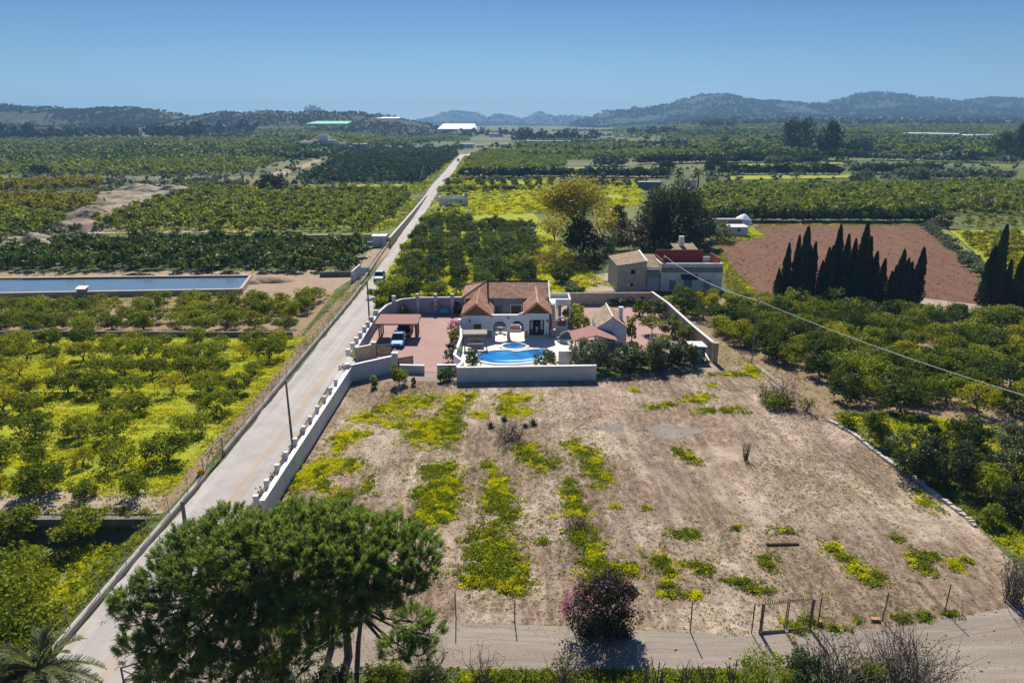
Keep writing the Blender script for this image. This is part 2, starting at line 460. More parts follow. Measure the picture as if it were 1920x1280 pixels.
M['yellowgrass'] = soil_mat('flowering_grass', [(0.34, (0.08, 0.085, 0.02)), (0.44, (0.17, 0.19, 0.02)), (0.54, (0.32, 0.34, 0.02)), (0.66, (0.44, 0.43, 0.02))], 0.3, 2.0, 8, 0.9, (0.6, 1.6, 1))
M['grass'] = soil_mat('rough_grass', [(0.3, (0.09, 0.11, 0.03)), (0.48, (0.15, 0.17, 0.04)), (0.6, (0.24, 0.24, 0.06)), (0.75, (0.34, 0.28, 0.15))], 0.2, 1.6, 7, 0.9)
M['bank'] = soil_mat('earth_bank', [(0.3, (0.22, 0.17, 0.11)), (0.5, (0.36, 0.29, 0.20)), (0.7, (0.46, 0.38, 0.27))], 0.12, 0.9, 5, 1.0)
M['whiteplot'] = plain('white_film', (0.55, 0.54, 0.53), 0.7, 0.25, 0.12)

# concrete lane with long wheel tracks and dusty edges
m, nt, out = new_mat('concrete_lane')
trk = noise(nt, 1.0, 4, 0.6, pos(nt, (1.1, 0.018, 1)))
bl = noise(nt, 0.35, 5, 0.65, pos(nt)); fn = noise(nt, 12, 3, 0.7, pos(nt))
c0 = ramp(nt, trk, [(0.32, (0.265, 0.235, 0.205)), (0.5, (0.345, 0.315, 0.285)), (0.66, (0.43, 0.395, 0.36))])
c1 = mixc(nt, 0.35, c0, ramp(nt, bl, [(0.35, (0.24, 0.21, 0.18)), (0.65, (0.47, 0.43, 0.39))]))
c2 = mixc(nt, 0.12, c1, ramp(nt, fn, [(0.3, (0.2, 0.18, 0.16)), (0.7, (0.6, 0.56, 0.5))]))
g = N(nt, 'ShaderNodeNewGeometry'); sx = N(nt, 'ShaderNodeSeparateXYZ'); nt.links.new(g.outputs['Position'], sx.inputs[0])
def band(c, w):
    a = N(nt, 'ShaderNodeMath', operation='SUBTRACT'); nt.links.new(sx.outputs[0], a.inputs[0]); a.inputs[1].default_value = c
    wob = N(nt, 'ShaderNodeMath', operation='MULTIPLY_ADD'); nt.links.new(noise(nt, 0.25, 3, 0.6, pos(nt)), wob.inputs[0]); wob.inputs[1].default_value = 1.0; nt.links.new(a.outputs[0], wob.inputs[2])
    b = N(nt, 'ShaderNodeMath', operation='ABSOLUTE'); nt.links.new(wob.outputs[0], b.inputs[0])
    mr = N(nt, 'ShaderNodeMapRange'); nt.links.new(b.outputs[0], mr.inputs[0])
    mr.inputs[1].default_value = 0; mr.inputs[2].default_value = w; mr.inputs[3].default_value = 1; mr.inputs[4].default_value = 0
    return mr.outputs[0]
dust = N(nt, 'ShaderNodeMath', operation='MAXIMUM'); nt.links.new(band(-21.3, 0.75), dust.inputs[0]); nt.links.new(band(-25.7, 0.5), dust.inputs[1])
dm = N(nt, 'ShaderNodeMath', operation='MULTIPLY'); nt.links.new(dust.outputs[0], dm.inputs[0]); nt.links.new(noise(nt, 0.5, 3, 0.6, pos(nt, (1, 0.3, 1))), dm.inputs[1])
c3 = mixc(nt, dm.outputs[0], c2, (0.36, 0.25, 0.155))
finish(nt, out, c3, 0.9, bump(nt, fn, 0.15, 0.02), 0.2)
M['lane'] = m
M['concrete'] = plain('pale_concrete', (0.47, 0.43, 0.38), 0.9, 0.25, 1.0, bmp=0.1)
M['greyconc'] = plain('grey_concrete', (0.27, 0.245, 0.225), 0.9, 0.35, 0.6, bmp=0.2)

# ---- the ground: one sheet in rings round the viewpoint, out to the horizon
ang = np.concatenate([np.linspace(-math.pi, -0.9, 40, endpoint=False), np.linspace(-0.9, 0.9, 190, endpoint=False), np.linspace(0.9, math.pi, 41)])
rad = np.concatenate([[0.0, 6, 12, 17, 21, 24], np.geomspace(26, 9500, 250)])
A, RR = np.meshgrid(ang, rad)
X = (RR * np.sin(A)).ravel(); Y = (RR * np.cos(A)).ravel()
Vg = np.column_stack([X, Y, hgt(X, Y)]); w = len(ang)
ii, jj = np.meshgrid(np.arange(w - 1), np.arange(len(rad) - 1)); ii = ii.ravel(); jj = jj.ravel()
Fg = np.column_stack([jj * w + ii, (jj + 1) * w + ii, (jj + 1) * w + ii + 1, jj * w + ii + 1])
gr = link('ground', npmesh('ground', Vg, Fg[:, ::-1], M['ground'], smooth=True))
tag(gr, 'green farmland of small plots spreading over the whole valley', 'ground', None, 'structure')
if gr.data.polygons[5000].normal.z < 0: gr.data.flip_normals()

# ---- the lane
LL = [(8, -25.0), (40, -25.1), (75, -25.5), (110, -26.1), (128, -26.7), (152, -27.7), (182, -29.4), (216, -31.3), (252, -33.4), (330, -38.0), (435, -41.2), (560, -46.0), (690, -49.5)]
RL = [(8, -20.0), (58, -20.0), (72, -20.5), (97, -20.8), (110, -22.2), (128, -23.6), (152, -24.8), (182, -26.3), (216, -27.7), (252, -29.6), (330, -33.0), (435, -35.4), (560, -40.6), (690, -44.5)]
def lane_x(L, y): return float(np.interp(y, [p[0] for p in L], [p[1] for p in L]))
ys = np.concatenate([np.arange(8, 130, .8), np.arange(130, 692, 4)]); jr = np.random.default_rng(2)
V = []; 
for y in ys:
    a, b = lane_x(LL, y), lane_x(RL, y)
    for t in (0, 1): 
        x = a + (b - a) * t + (float(fbm(y * .35, t * 50, 3)) - .47) * .5 + jr.uniform(-.05, .05); V.append((x, y, max(0, float(hgt(x, y))) + 0.03 + 0.0001 * y))
F = [(2 * i, 2 * i + 1, 2 * i + 3, 2 * i + 2) for i in range(len(ys) - 1)]
road = link('road', npmesh('road', np.array(V), np.array(F), M['lane'])); tag(road, 'long straight pale concrete lane running up the valley', 'road', None, 'structure')

# ---- near sheets
def W(*pts): return [Vector((x, y, 0)) for x, y in pts]
fieldpoly = W((-18.0, 33.2), (-18.0, 73.95), (-6.3, 73.95), (9.7, 74.6), (24.6, 80.6), (27.5, 84)) + [P(1420, 676), P(1480, 722), P(1570, 792), P(1700, 890), P(1830, 985), P(1890, 1045), P(1990, 1118), P(1880, 1140), P(1700, 1172), P(1400, 1192), P(1160, 1178), P(830, 1164)]
patch('dry_field', fieldpoly, M['dry'], 0.012, 'dry straw coloured fallow field with streaks of flowering weeds')
dirtpoly = W((-19.9, 24.0), (-19.9, 34.6), (-18.0, 33.5), (-3.3, 34.4)) + [P(1160, 1172), P(1400, 1190), P(1700, 1168), P(1880, 1134), P(1990, 1110), P(2150, 1100), P(2200, 1420), P(1850, 1420), P(1640, 1262), P(1350, 1252), P(1100, 1258), P(830, 1252), P(640, 1262), P(430, 1330)]
patch('dirt_road', dirtpoly, M['dirtroad'], 0.008, 'brown dirt track crossing the bottom of the picture')
patch('planting_strip', W((-19.95, 34.5), (-18.5, 34.5), (-18.5, 71.6), (-20.2, 71.6)), M['strip'], 0.05, 'narrow reddish gravel planting strip between lane and pillared wall')
patch('driveway', W((-20.4, 71.7), (-18.5, 71.7), (-18.4, 73.8), (-14.1, 77.4), (-15.6, 83.0), (-19.1, 81.2), (-20.7, 83)), M['concrete'], 0.045, 'pale concrete driveway apron between lane and gate')
patch('gravel_yard', W((-19.3, 81.2), (-14.0, 77.3), (-6.7, 76.9), (-6.8, 104), (-17, 104), (-19.6, 98)), M['gravel'], 0.02, 'pinkish gravel yard beside the carport')
patch('garden_gravel', W((5.5, 92.5), (9.5, 82), (16, 81), (24.2, 81.2), (22.4, 108.9), (9.0, 108.9), (5.5, 104)), M['gravel'], 0.02, 'pinkish gravel garden with citrus trees and outbuilding')
patch('entrance_path', W((-18.2, 74.0), (-6.3, 74.0), (-6.3, 76.8), (-13.9, 77.0)), M['dirtroad'], 0.016, 'bare earth strip in front of the low gate walls')
M['patio'] = plain('patio_tiles', (0.66, 0.58, 0.49), 0.75, 0.1, 0.8)
patch('patio', W((-6.7, 91.4), (-6.4, 86), (-6.8, 79), (-5.6, 76.4), (-6.1, 73.9), (9.5, 74.6), (9.3, 92.5), (5.5, 92.5), (5.5, 91.4)), M['patio'], 0.06, 'pale tiled patio round the swimming pool')
patch('orchard_floor', W((-27.2, 48.6), (-28.2, 91.5), (-95, 91.5), (-95, 48.2), (-60, 48.9), (-45, 48.3)), M['yellowgrass'], 0.02, 'bright yellow flowering ground cover under the left orchard')
patch('orchard_margin', W((-26.1, 46), (-27.2, 128), (-29.2, 128), (-28.8, 92), (-27.9, 80), (-27.6, 65), (-27.4, 47)), M['soil'], 0.03, 'bare brown soil margin along the lane fence')
patch('bank_top', W((-26.2, 45.9), (-27.6, 49.6), (-40, 49.2), (-70, 49.4), (-95, 49.2), (-95, 45.7)), M['bank'], 0.026, 'pale bare soil along the top of the dark retaining wall')
patch('orchard_soil_far', W((-29.2, 91.7), (-31, 118.4), (-110, 118.4), (-110, 91.7)), M['soil'], 0.024, 'brown soil under the orchard trees below the pond')
patch('pond_bank', [P(-260, 560), P(447, 548), P(520, 556), P(622, 548), P(664, 520), P(640, 506), P(470, 508), P(-260, 508)], M['redsoil'], 0.034, 'reddish bare bank round the irrigation pond')
patch('bare_plot', [P(676, 500), P(700, 500), P(735, 470), P(720, 462), P(690, 470)], M['redsoil'], 0.04, 'bare reddish plot below the white pump hut')
patch('lower_grass', [Vector((x, y, 0)) for x, y in ((-29, 6), (-29, 43.6), (-80, 43.6), (-80, 6))], M['grass'], -1.48, 'lower green plot of weeds beside the lane')
patch('weedy_strip', [P(1545, 775), P(1575, 788), P(1705, 880), P(1835, 975), P(1900, 1040), P(2000, 1100), P(2250, 1080), P(2100, 860), P(1920, 800), P(1640, 770)], M['grass'], 0.016, 'weedy green strip between field and right orchard')
patch('right_orchard_soil', [P(1350, 690), P(1422, 682), P(1560, 786), P(1660, 772), P(1920, 802), P(2300, 800), P(2050, 570), P(1250, 552), P(1245, 572), P(1338, 650)], M['soil'], 0.02, 'brown soil under the right orchard')
patch('grove_floor', [P(716, 562), P(870, 556), P(1080, 548), P(1140, 545), P(1000, 400), P(800, 398)], M['yellowgrass'], 0.02, 'yellow green grass under the citrus grove behind the villa')
patch('ploughed_field', [P(1345, 452), P(1430, 420), P(1735, 420), P(1835, 520), P(1830, 574), P(1400, 556), P(1365, 540)], M['plough'], 0.03, 'reddish brown ploughed field behind the cypresses')
patch('field_edge_path', [P(1700, 556), P(1840, 572), P(1840, 590), P(1720, 575)], M['bank'], 0.04, 'pale stony path at the near edge of the ploughed field')
patch('field_verge', [P(1735, 420), P(1770, 425), P(1870, 520), P(1835, 522)], M['grass'], 0.035, 'green verge along the right edge of the ploughed field')
patch('vineyard_plot', [P(1780, 432), P(2000, 432), P(2050, 540), P(1880, 520)], M['yellowgrass'], 0.03, 'yellow flowering plot at the right edge beyond the ploughed field')
# plots farther up the valley
def far_patch(name, pix, mk, off, label, cell=25): return patch(name, [G(*p) for p in pix], M[mk], off, label, cell=cell)
far_patch('meadow', [(800, 398), (1010, 396), (990, 372), (822, 372)], 'grass', 0.05, 'green meadow by the ruined hut')
far_patch('flower_meadow', [(870, 392), (1010, 388), (1000, 362), (880, 364)], 'yellowgrass', 0.09, 'yellow flowering meadow behind the ruined hut')
far_patch('flower_terrace', [(842, 358), (1205, 353), (1205, 338), (850, 340)], 'yellowgrass', 0.07, 'yellow flowering terrace below the hedge banks')
far_patch('flower_field', [(1000, 384), (1205, 380), (1200, 358), (1005, 360)], 'yellowgrass', 0.09, 'yellow flowering field behind the golden tree')
far_patch('brown_terrace', [(1030, 335), (1240, 333), (1240, 329), (1030, 331)], 'soil', 0.1, 'thin brown terrace above the young orange row')
for pix, lab in (([(1000, 316), (1210, 319), (1210, 316), (1000, 313)], 'first yellow terrace edge right of the lane'), ([(1120, 297), (1450, 290), (1450, 287), (1120, 293)], 'upper yellow terrace edge right of the lane'),
            ([(1370, 312), (1580, 308), (1580, 305), (1370, 309)], 'yellow terrace below the twin pines'), ([(1360, 339), (1610, 334), (1600, 328), (1360, 331)], 'broad yellow terrace right of the palms'),
            ([(1440, 291), (1520, 290), (1520, 287), (1440, 288)], 'yellow strip at the foot of the left twin pine')):
    far_patch('flower_terrace', pix, 'yellowgrass', 0.35, lab)
far_patch('left_yellow_strip', [(640, 352), (770, 350), (775, 345), (660, 346)], 'yellowgrass', 0.08, 'yellow strip between dark orchard and mid orchard')
far_patch('track', [(500, 327), (556, 311), (574, 315), (520, 334)], 'redsoil', 0.2, 'near stretch of sandy farm track left of the dark orchard')
far_patch('track', [(554, 314), (588, 302), (606, 300), (576, 315)], 'redsoil', 0.2, 'middle stretch of sandy farm track left of the dark orchard')
far_patch('track', [(574, 289), (602, 292), (607, 300), (588, 303)], 'redsoil', 0.2, 'far bend of the sandy farm track left of the dark orchard')
far_patch('track', [(410, 346), (500, 362), (492, 367), (405, 350)], 'bank', 0.15, 'sandy track crossing the left plots')
far_patch('side_lane', [(872, 291), (905, 283), (945, 276), (875, 296)], 'concrete', 0.4, 'thin pale side lane at the far end')
far_patch('terrace_path', [(140, 439), (480, 436), (480, 433), (140, 435)], 'bank', 0.1, 'pale earth path above the long retaining wall')
far_patch('terrace_path', [(200, 420), (440, 417), (440, 414), (200, 416)], 'bank', 0.1, 'upper pale earth path in the mid left orchard')

# ---- water
m, nt, out = new_mat('pond_water')
p_ = finish(nt, out, (0.11, 0.165, 0.21), 0.12, bump(nt, noise(nt, 1.2, 3, 0.6, pos(nt, (1, 3, 1))), 0.06, 0.05), 0.5)
M['water'] = m
wp = [P(-300, 553, .7), P(0, 548, .7), P(449, 541, .7), P(468, 517, .7), P(46, 521, .7), P(-300, 522, .7)]
o = patch('pond_water', wp, M['water'], 0.7, 'still blue water of the long irrigation pond')
M['liner'] = plain('black_liner', (0.03, 0.032, 0.036), 0.5, 0.3)
M['rim'] = plain('pond_rim', (0.43, 0.35, 0.27), 0.9, 0.25, 1.0, bmp=0.2)
far_patch('canal_water', [(82, 346), (250, 342), (256, 334), (90, 336)], 'water', 0.12, 'second small reservoir far up the left side')

# ---- earth banks (left middle distance)
def mound(name, pts, label, mk='bank', seed=3):
    mb = MB()
    for (px, py, rx, ry, h) in pts:
        c = G(px, py); n = 34; vs = []; fs = []
        for j in range(n + 1):
            for i in range(n + 1):
                a, b = -1.15 + 2.3 * i / n, -1.15 + 2.3 * j / n
                rr = math.hypot(a, b); x = c.x + a * rx; y = c.y + b * ry
                z = h * max(0, 1 - rr ** 2) ** 0.8 * (0.25 + 1.6 * float(fbm(x * .22, y * .22, seed, 5)))
                vs.append((x, y, c.z + z - 0.25))
        for j in range(n):
            for i in range(n): fs.append((j * (n + 1) + i, j * (n + 1) + i + 1, (j + 1) * (n + 1) + i + 1, (j + 1) * (n + 1) + i))
        mb.add(vs, fs)
    o = mb.build(name, M[mk]); return tag(o, label, None, None, 'structure')
mound('earth_bank', [(290, 364, 20, 13, 4.2), (225, 374, 15, 14, 2.8), (245, 388, 10, 9, 1.8)], 'pale eroded earth bank between the left plots')
mound('earth_bank', [(178, 412, 9, 9, 3.2), (150, 430, 10, 8, 2.2)], 'reddish eroded bank step below the yellow terraces', 'redsoil', 5)
mound('earth_bank', [(62, 462, 11, 8, 2.6), (105, 450, 7, 7, 2.0), (10, 474, 10, 7, 2.4)], 'earth slope at the left edge above the dark orchard', 'bank', 8)
mound('spoil_heap', [(505, 526, 5.5, 3.0, 1.5), (470, 530, 3.5, 2.0, 0.9)], 'heap of reddish earth by the pond corner', 'redsoil', 2)

# ---- hills
def hill_mat(name, dark, mid, light, sc):
    m, nt, out = new_mat(name)
    a = noise(nt, sc, 6, 0.7, pos(nt)); b = noise(nt, sc * 7, 4, 0.7, pos(nt))
    c = ramp(nt, a, [(0.35, dark), (0.5, mid), (0.68, light)])
    c = mixc(nt, 0.5, c, ramp(nt, b, [(0.4, tuple(x * .6 for x in dark)), (0.6, mid), (0.75, light)]))
    finish(nt, out, c, 0.95, None, 0.05); return m
M['hillA'] = hill_mat('scrub_hill', (0.03, 0.042, 0.02), (0.06, 0.07, 0.034), (0.15, 0.13, 0.085), 0.012)
M['hillB'] = hill_mat('far_hill', (0.025, 0.036, 0.02), (0.045, 0.056, 0.032), (0.11, 0.10, 0.07), 0.006)
HILLS = {}
def hill(name, sky_pts, Yc, wf, wb, mk, label, seed, spur=0.22, step=4):
    px = np.arange(sky_pts[0][0], sky_pts[-1][0] + 1, step, dtype=float)
    py = np.interp(px, [p[0] for p in sky_pts], [p[1] for p in sky_pts])
    zc = []; xc = []
    for a, b in zip(px, py):
        d = ray(a, b); t = Yc / d[1]; xc.append(d[0] * t); zc.append(CAM_H + d[2] * t)
    xc = np.array(xc); zc = np.array(zc)
    zc = zc + (fbm(xc / (Yc * 0.012), xc * 0, seed, 4) - 0.47) * Yc * 0.007
    T = np.concatenate([np.linspace(-1, 0, 34), np.linspace(0, 1, 14)[1:]])
    V = np.zeros((len(T), len(px), 3))
    for j, t in enumerate(T):
        y = Yc + (wf * t if t < 0 else wb * t) + np.zeros(len(px))
        base = hgt(xc, y) - 3
        prof = (1 - abs(t)) ** (1.25 if t < 0 else 1.0); prof = prof * prof * (3 - 2 * prof) * 0.5 + prof * 0.5
        nz = (fbm(xc / (Yc * .07), y / (Yc * .1), seed + 9, 5) - 0.48) * 2 * spur * np.maximum(zc - base, 8) * math.sin(math.pi * min(1, abs(t))) ** 0.8
        V[j, :, 0] = xc; V[j, :, 1] = y; V[j, :, 2] = base + (zc - base) * prof + np.minimum(nz, np.maximum(zc - base, 0) * (1 - prof) * 0.7)
    w = len(px); ii, jj = np.meshgrid(np.arange(w - 1), np.arange(len(T) - 1)); ii = ii.ravel(); jj = jj.ravel()
    F = np.column_stack([jj * w + ii, jj * w + ii + 1, (jj + 1) * w + ii + 1, (jj + 1) * w + ii])
    o = link(name, npmesh(name, V.reshape(-1, 3), F, M[mk], smooth=True)); tag(o, label, None, None, 'structure')
    HILLS[label] = V
    return V
hA = hill('hill', [(-260, 205), (-120, 198), (0, 196), (60, 203), (130, 207), (220, 203), (280, 206), (330, 214), (378, 223), (420, 232), (460, 245)], 1900, 620, 500, 'hillA', 'scrubby dark hill along the left skyline', 1)
hB = hill('hill', [(330, 240), (378, 222), (420, 213), (500, 211), (570, 210), (600, 208), (640, 212), (700, 215), (740, 219), (765, 225), (800, 232), (840, 242)], 1750, 520, 500, 'hillA', 'flat topped terraced hill left of the lane', 2, 0.12)
hC = hill('hill', [(740, 232), (780, 227), (800, 226), (830, 213), (855, 208), (890, 210), (915, 221), (930, 217), (950, 215), (975, 221), (990, 219), (1015, 211), (1040, 219), (1080, 219), (1120, 223), (1180, 230)], 6200, 1500, 900, 'hillB', 'distant blue group of small peaks at the valley end', 3, 0.3, 3)
hD = hill('hill', [(1080, 226), (1110, 222), (1130, 213), (1180, 207), (1240, 200), (1290, 186), (1300, 184), (1340, 178), (1362, 180), (1385, 185), (1420, 190), (1470, 195), (1520, 196), (1560, 189), (1600, 180), (1632, 175), (1660, 177), (1700, 184), (1740, 187), (1790, 195), (1832, 188), (1870, 186), (1920, 184), (2000, 182), (2100, 190), (2250, 200)], 3600, 900, 700, 'hillB', 'long blue mountain ridge across the right skyline', 4, 0.28)

# ---- haze
mb = MB().box(-7600, 7600, -300, 8300, -4.5, 260)
hz = mb.build('haze', [new_mat('haze')[0]])
hm = hz.data.materials[0]; nt = hm.node_tree
out = [n for n in nt.nodes if n.type == 'OUTPUT_MATERIAL'][0]
pv = N(nt, 'ShaderNodeVolumePrincipled'); pv.inputs['Color'].default_value = (0.36, 0.66, 1.0, 1); pv.inputs['Density'].default_value = 0.00016
pv.inputs['Anisotropy'].default_value = 0.0
nt.links.new(pv.outputs[0], out.inputs['Volume'])
tag(hz, 'thin blue haze in the air over the valley', 'haze', None, 'stuff')
# ================================================================== BUILDINGS, WALLS, FENCES
M['white'] = plain('white_render', (0.74, 0.73, 0.71), 0.85, 0.18, 1.1)
M['whitetrim'] = plain('white_trim', (0.80, 0.79, 0.77), 0.8, 0.05)
M['wallwhite'] = plain('painted_block_wall', (0.60, 0.58, 0.56), 0.9, 0.18, 0.8, bmp=0.1)
M['grey_and_shade'] = plain('grey_render_and_shade', (0.30, 0.32, 0.35), 0.9, 0.15, 0.7)  # grey render; on the courtyard wall this grey-blue stands for shade
M['wainscot'] = plain('stone_wainscot', (0.27, 0.26, 0.26), 0.9, 0.3, 3.0, bmp=0.3)
M['beige'] = plain('beige_block_wall', (0.42, 0.33, 0.235), 0.9, 0.25, 1.0, bmp=0.2)
M['stonewall'] = plain('rubble_stone', (0.50, 0.41, 0.31), 0.95, 0.35, 1.2, bmp=0.5)
M['oldwhite'] = plain('old_limewash', (0.72, 0.68, 0.62), 0.95, 0.28, 0.5, bmp=0.2)
M['darkstone'] = plain('dark_terrace_stone', (0.20, 0.17, 0.135), 0.95, 0.45, 0.8, bmp=0.6)  # stone and posts dark brown by their own colour
M['wood'] = plain('brown_wood', (0.16, 0.085, 0.045), 0.75, 0.35, 3.0)
M['siding'] = plain('timber_siding', (0.21, 0.125, 0.075), 0.8, 0.35, 2.0)
M['oldwood'] = plain('grey_weathered_wood', (0.23, 0.18, 0.135), 0.9, 0.35, 2.0)
M['glass'] = plain('dark_glass', (0.02, 0.024, 0.03), 0.08, 0.2, 1.0, spec=0.6)
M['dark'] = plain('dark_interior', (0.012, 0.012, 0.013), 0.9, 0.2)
M['metal'] = plain('galvanised_steel', (0.30, 0.30, 0.30), 0.5, 0.25, 3.0, metal=0.6)
M['rust'] = plain('rusty_steel', (0.15, 0.075, 0.04), 0.85, 0.4, 4.0)
M['blackmetal'] = plain('black_metal', (0.03, 0.03, 0.032), 0.5, 0.2)
M['teal'] = plain('teal_paint', (0.10, 0.30, 0.32), 0.7, 0.2, 2.0)
M['palegate'] = plain('pale_blue_gate', (0.46, 0.50, 0.53), 0.7, 0.2, 2.0)
M['redpaint'] = plain('dark_red_paint', (0.16, 0.022, 0.022), 0.8, 0.25, 1.0)
M['blueshed'] = plain('blue_shed_paint', (0.035, 0.13, 0.27), 0.6, 0.2, 2.0)
M['thatch'] = plain('straw_thatch', (0.42, 0.34, 0.24), 0.95, 0.35, 6.0, bmp=0.6)
M['pinkroof'] = plain('mineral_felt', (0.30, 0.14, 0.115), 0.9, 0.15, 2.0)
M['cushion'] = plain('red_cushion', (0.30, 0.035, 0.03), 0.9, 0.1)
M['plasticblue'] = plain('turquoise_plastic', (0.10, 0.32, 0.42), 0.6, 0.1)
M['plasticyellow'] = plain('yellow_plastic', (0.75, 0.46, 0.02), 0.5, 0.1)
M['plasticwhite'] = plain('white_plastic', (0.75, 0.75, 0.75), 0.5, 0.1)
M['terracotta'] = plain('terracotta', (0.45, 0.20, 0.10), 0.85, 0.15)
M['rubber'] = plain('tyre_rubber', (0.02, 0.02, 0.02), 0.85, 0.1)

def tile_mat(name, a, b, c, along='x', pitch=0.23):
    """clay roof tiles: rounded courses as relief, tiles of many tones"""
    m, nt, out = new_mat(name)
    g = N(nt, 'ShaderNodeNewGeometry'); mp = N(nt, 'ShaderNodeMapping'); nt.links.new(g.outputs['Position'], mp.inputs[0])
    mp.inputs['Rotation'].default_value = (0, 0, 0 if along == 'x' else R(90))
    wv = N(nt, 'ShaderNodeTexWave', wave_type='BANDS', bands_direction='X'); wv.inputs['Scale'].default_value = 0.314 / pitch; wv.inputs['Distortion'].default_value = 0.4
    wv.inputs['Detail'].default_value = 1
    nt.links.new(mp.outputs[0], wv.inputs['Vector'])
    vo = N(nt, 'ShaderNodeTexVoronoi'); vo.inputs['Scale'].default_value = 2.6; nt.links.new(mp.outputs[0], vo.inputs['Vector'])
    sep = N(nt, 'ShaderNodeSeparateColor'); nt.links.new(vo.outputs['Color'], sep.inputs[0])
    big = noise(nt, 0.7, 5, 0.7, pos(nt))
    mx = N(nt, 'ShaderNodeMath', operation='MULTIPLY_ADD'); nt.links.new(sep.outputs[0], mx.inputs[0]); mx.inputs[1].default_value = 0.5
    h = N(nt, 'ShaderNodeMath', operation='MULTIPLY'); nt.links.new(big, h.inputs[0]); h.inputs[1].default_value = 0.6; nt.links.new(h.outputs[0], mx.inputs[2])
    col = ramp(nt, mx.outputs[0], [(0.25, a), (0.55, b), (0.82, c)])
    col = mixc(nt, 0.4, col, ramp(nt, wv.outputs['Fac'], [(0.0, tuple(x * .55 for x in a)), (0.6, c)]))
    finish(nt, out, col, 0.9, bump(nt, wv.outputs['Fac'], 0.6, 0.06), 0.1); return m
M['tileA'] = tile_mat('clay_tiles', (0.17, 0.075, 0.045), (0.28, 0.135, 0.085), (0.42, 0.27, 0.19))
M['tileAy'] = tile_mat('clay_tiles_wing', (0.17, 0.075, 0.045), (0.27, 0.125, 0.078), (0.38, 0.225, 0.15), 'y')
M['tileB'] = tile_mat('old_tiles', (0.17, 0.105, 0.065), (0.28, 0.19, 0.125), (0.40, 0.30, 0.21))
M['tileBy'] = tile_mat('old_tiles_small', (0.20, 0.13, 0.08), (0.33, 0.23, 0.155), (0.45, 0.35, 0.25), 'y')

def window_part(parent, x0, x1, z0, z1, y, frame='whitetrim', glass='glass', name='window', mull=1, t=0.1):
    fr = MB(); w = 0.12
    fr.box(x0 - w, x0, y - t, y + 0.02, z0 - w, z1 + w); fr.box(x1, x1 + w, y - t, y + 0.02, z0 - w, z1 + w)
    fr.box(x0, x1, y - t, y + 0.02, z1, z1 + w); fr.box(x0, x1, y - t, y + 0.02, z0 - w, z0)
    o = fr.build(name, M[frame], parent)
    pane = MB().box(x0, x1, y - 0.03, y - 0.01, z0, z1).build('pane', M[glass], o)
    if mull:
        mu = MB()
        for k in range(1, mull + 1):
            x = x0 + (x1 - x0) * k / (mull + 1); mu.box(x - .03, x + .03, y - .06, y - .031, z0, z1)
        mu.build('mullion', M['wood'] if glass != 'wood' else M['siding'], o)
    return o

# ------------------------------------------------------------------ villa
villa = empty('villa', (-0.8, 96, 0), 0, 'white villa with clay tiled roofs, two gabled wings and a pair of arches', 'house')
def vbuild(mb, name, mat, par=None): # villa parts in world coordinates
    o = mb.build(name, mat); par = par or villa
    o.parent = par; o.matrix_parent_inverse = par.matrix_world.inverted() if par is not villa else villa.matrix_basis.inverted()
    return o
def set_parent_keep(o, par):
    o.parent = par; o.matrix_parent_inverse = par.matrix_basis.inverted()
YF = 91.0
w = MB()
def wall_open(mb, x0, x1, z0, z1, y0, y1, holes):
    """front wall with rectangular openings"""
    xs = sorted({x0, x1} | {h[0] for h in holes} | {h[1] for h in holes})
    for a, b in zip(xs[:-1], xs[1:]):
        hs = sorted([h for h in holes if h[0] <= a + 1e-6 and h[1] >= b - 1e-6], key=lambda h: h[2])
        z = z0
        for h in hs:
            if h[2] > z: mb.box(a, b, y0, y1, z, h[2])
            z = h[3]
        if z < z1: mb.box(a, b, y0, y1, z, z1)
wall_open(w, -6.8, -2.75, 0, 3.15, YF, YF + .25, [(-5.25, -4.2, .85, 1.95)])
wall_open(w, 1.95, 5.06, 0, 3.45, YF, YF + .25, [(2.35, 4.4, .5, 2.55)])
# arched screen wall between the wings
def arch_wall(mb, x0, x1, z1, y0, y1, arches):
    """wall with round headed openings, swept as strips"""
    edges = []
    x = x0; N_ = 14
    for (a, b, zs) in arches:
        mb.box(x, a, y0, y1, 0, z1)
        r = (b - a) / 2; c = (a + b) / 2
        for k in range(N_):
            t0 = math.pi - math.pi * k / N_; t1 = math.pi - math.pi * (k + 1) / N_
            xa, xb = c + r * math.cos(t0), c + r * math.cos(t1); za, zb = zs + r * math.sin(t0), zs + r * math.sin(t1)
            mb.add([(xa, y0, za), (xb, y0, zb), (xb, y0, z1), (xa, y0, z1), (xa, y1, za), (xb, y1, zb), (xb, y1, z1), (xa, y1, z1)],
                   [(0, 1, 2, 3), (5, 4, 7, 6), (0, 4, 5, 1), (3, 2, 6, 7)])
        x = b
    mb.box(x, x1, y0, y1, 0, z1)
arch_wall(w, -2.75, 1.95, 3.15, YF + .02, YF + .24, [(-2.6, -0.72, 1.42), (-0.26, 1.66, 1.42)])
w.box(-6.8, -6.55, YF + .25, 98.0, 0, 3.15); w.box(-3.0, -2.75, YF + .25, 98.0, 0, 3.15)   # wing sides
w.box(1.95, 2.2, YF + .25, 98.0, 0, 3.45); w.box(4.81, 5.06, YF + .25, 98.0, 0, 3.45)
w.box(-7.0, -6.75, 98.0, 105.3, 0, 3.95); w.box(5.0, 5.25, 98.0, 105.3, 0, 3.95); w.box(-7.0, 5.25, 105.3, 105.5, 0, 3.95)
w.add([(5.05, 98, 3.95), (5.05, 105.5, 3.95), (5.05, 101.8, 5.4), (5.25, 98, 3.95), (5.25, 105.5, 3.95), (5.25, 101.8, 5.4)], [(0, 1, 2), (3, 5, 4), (0, 2, 5, 3), (1, 4, 5, 2)])
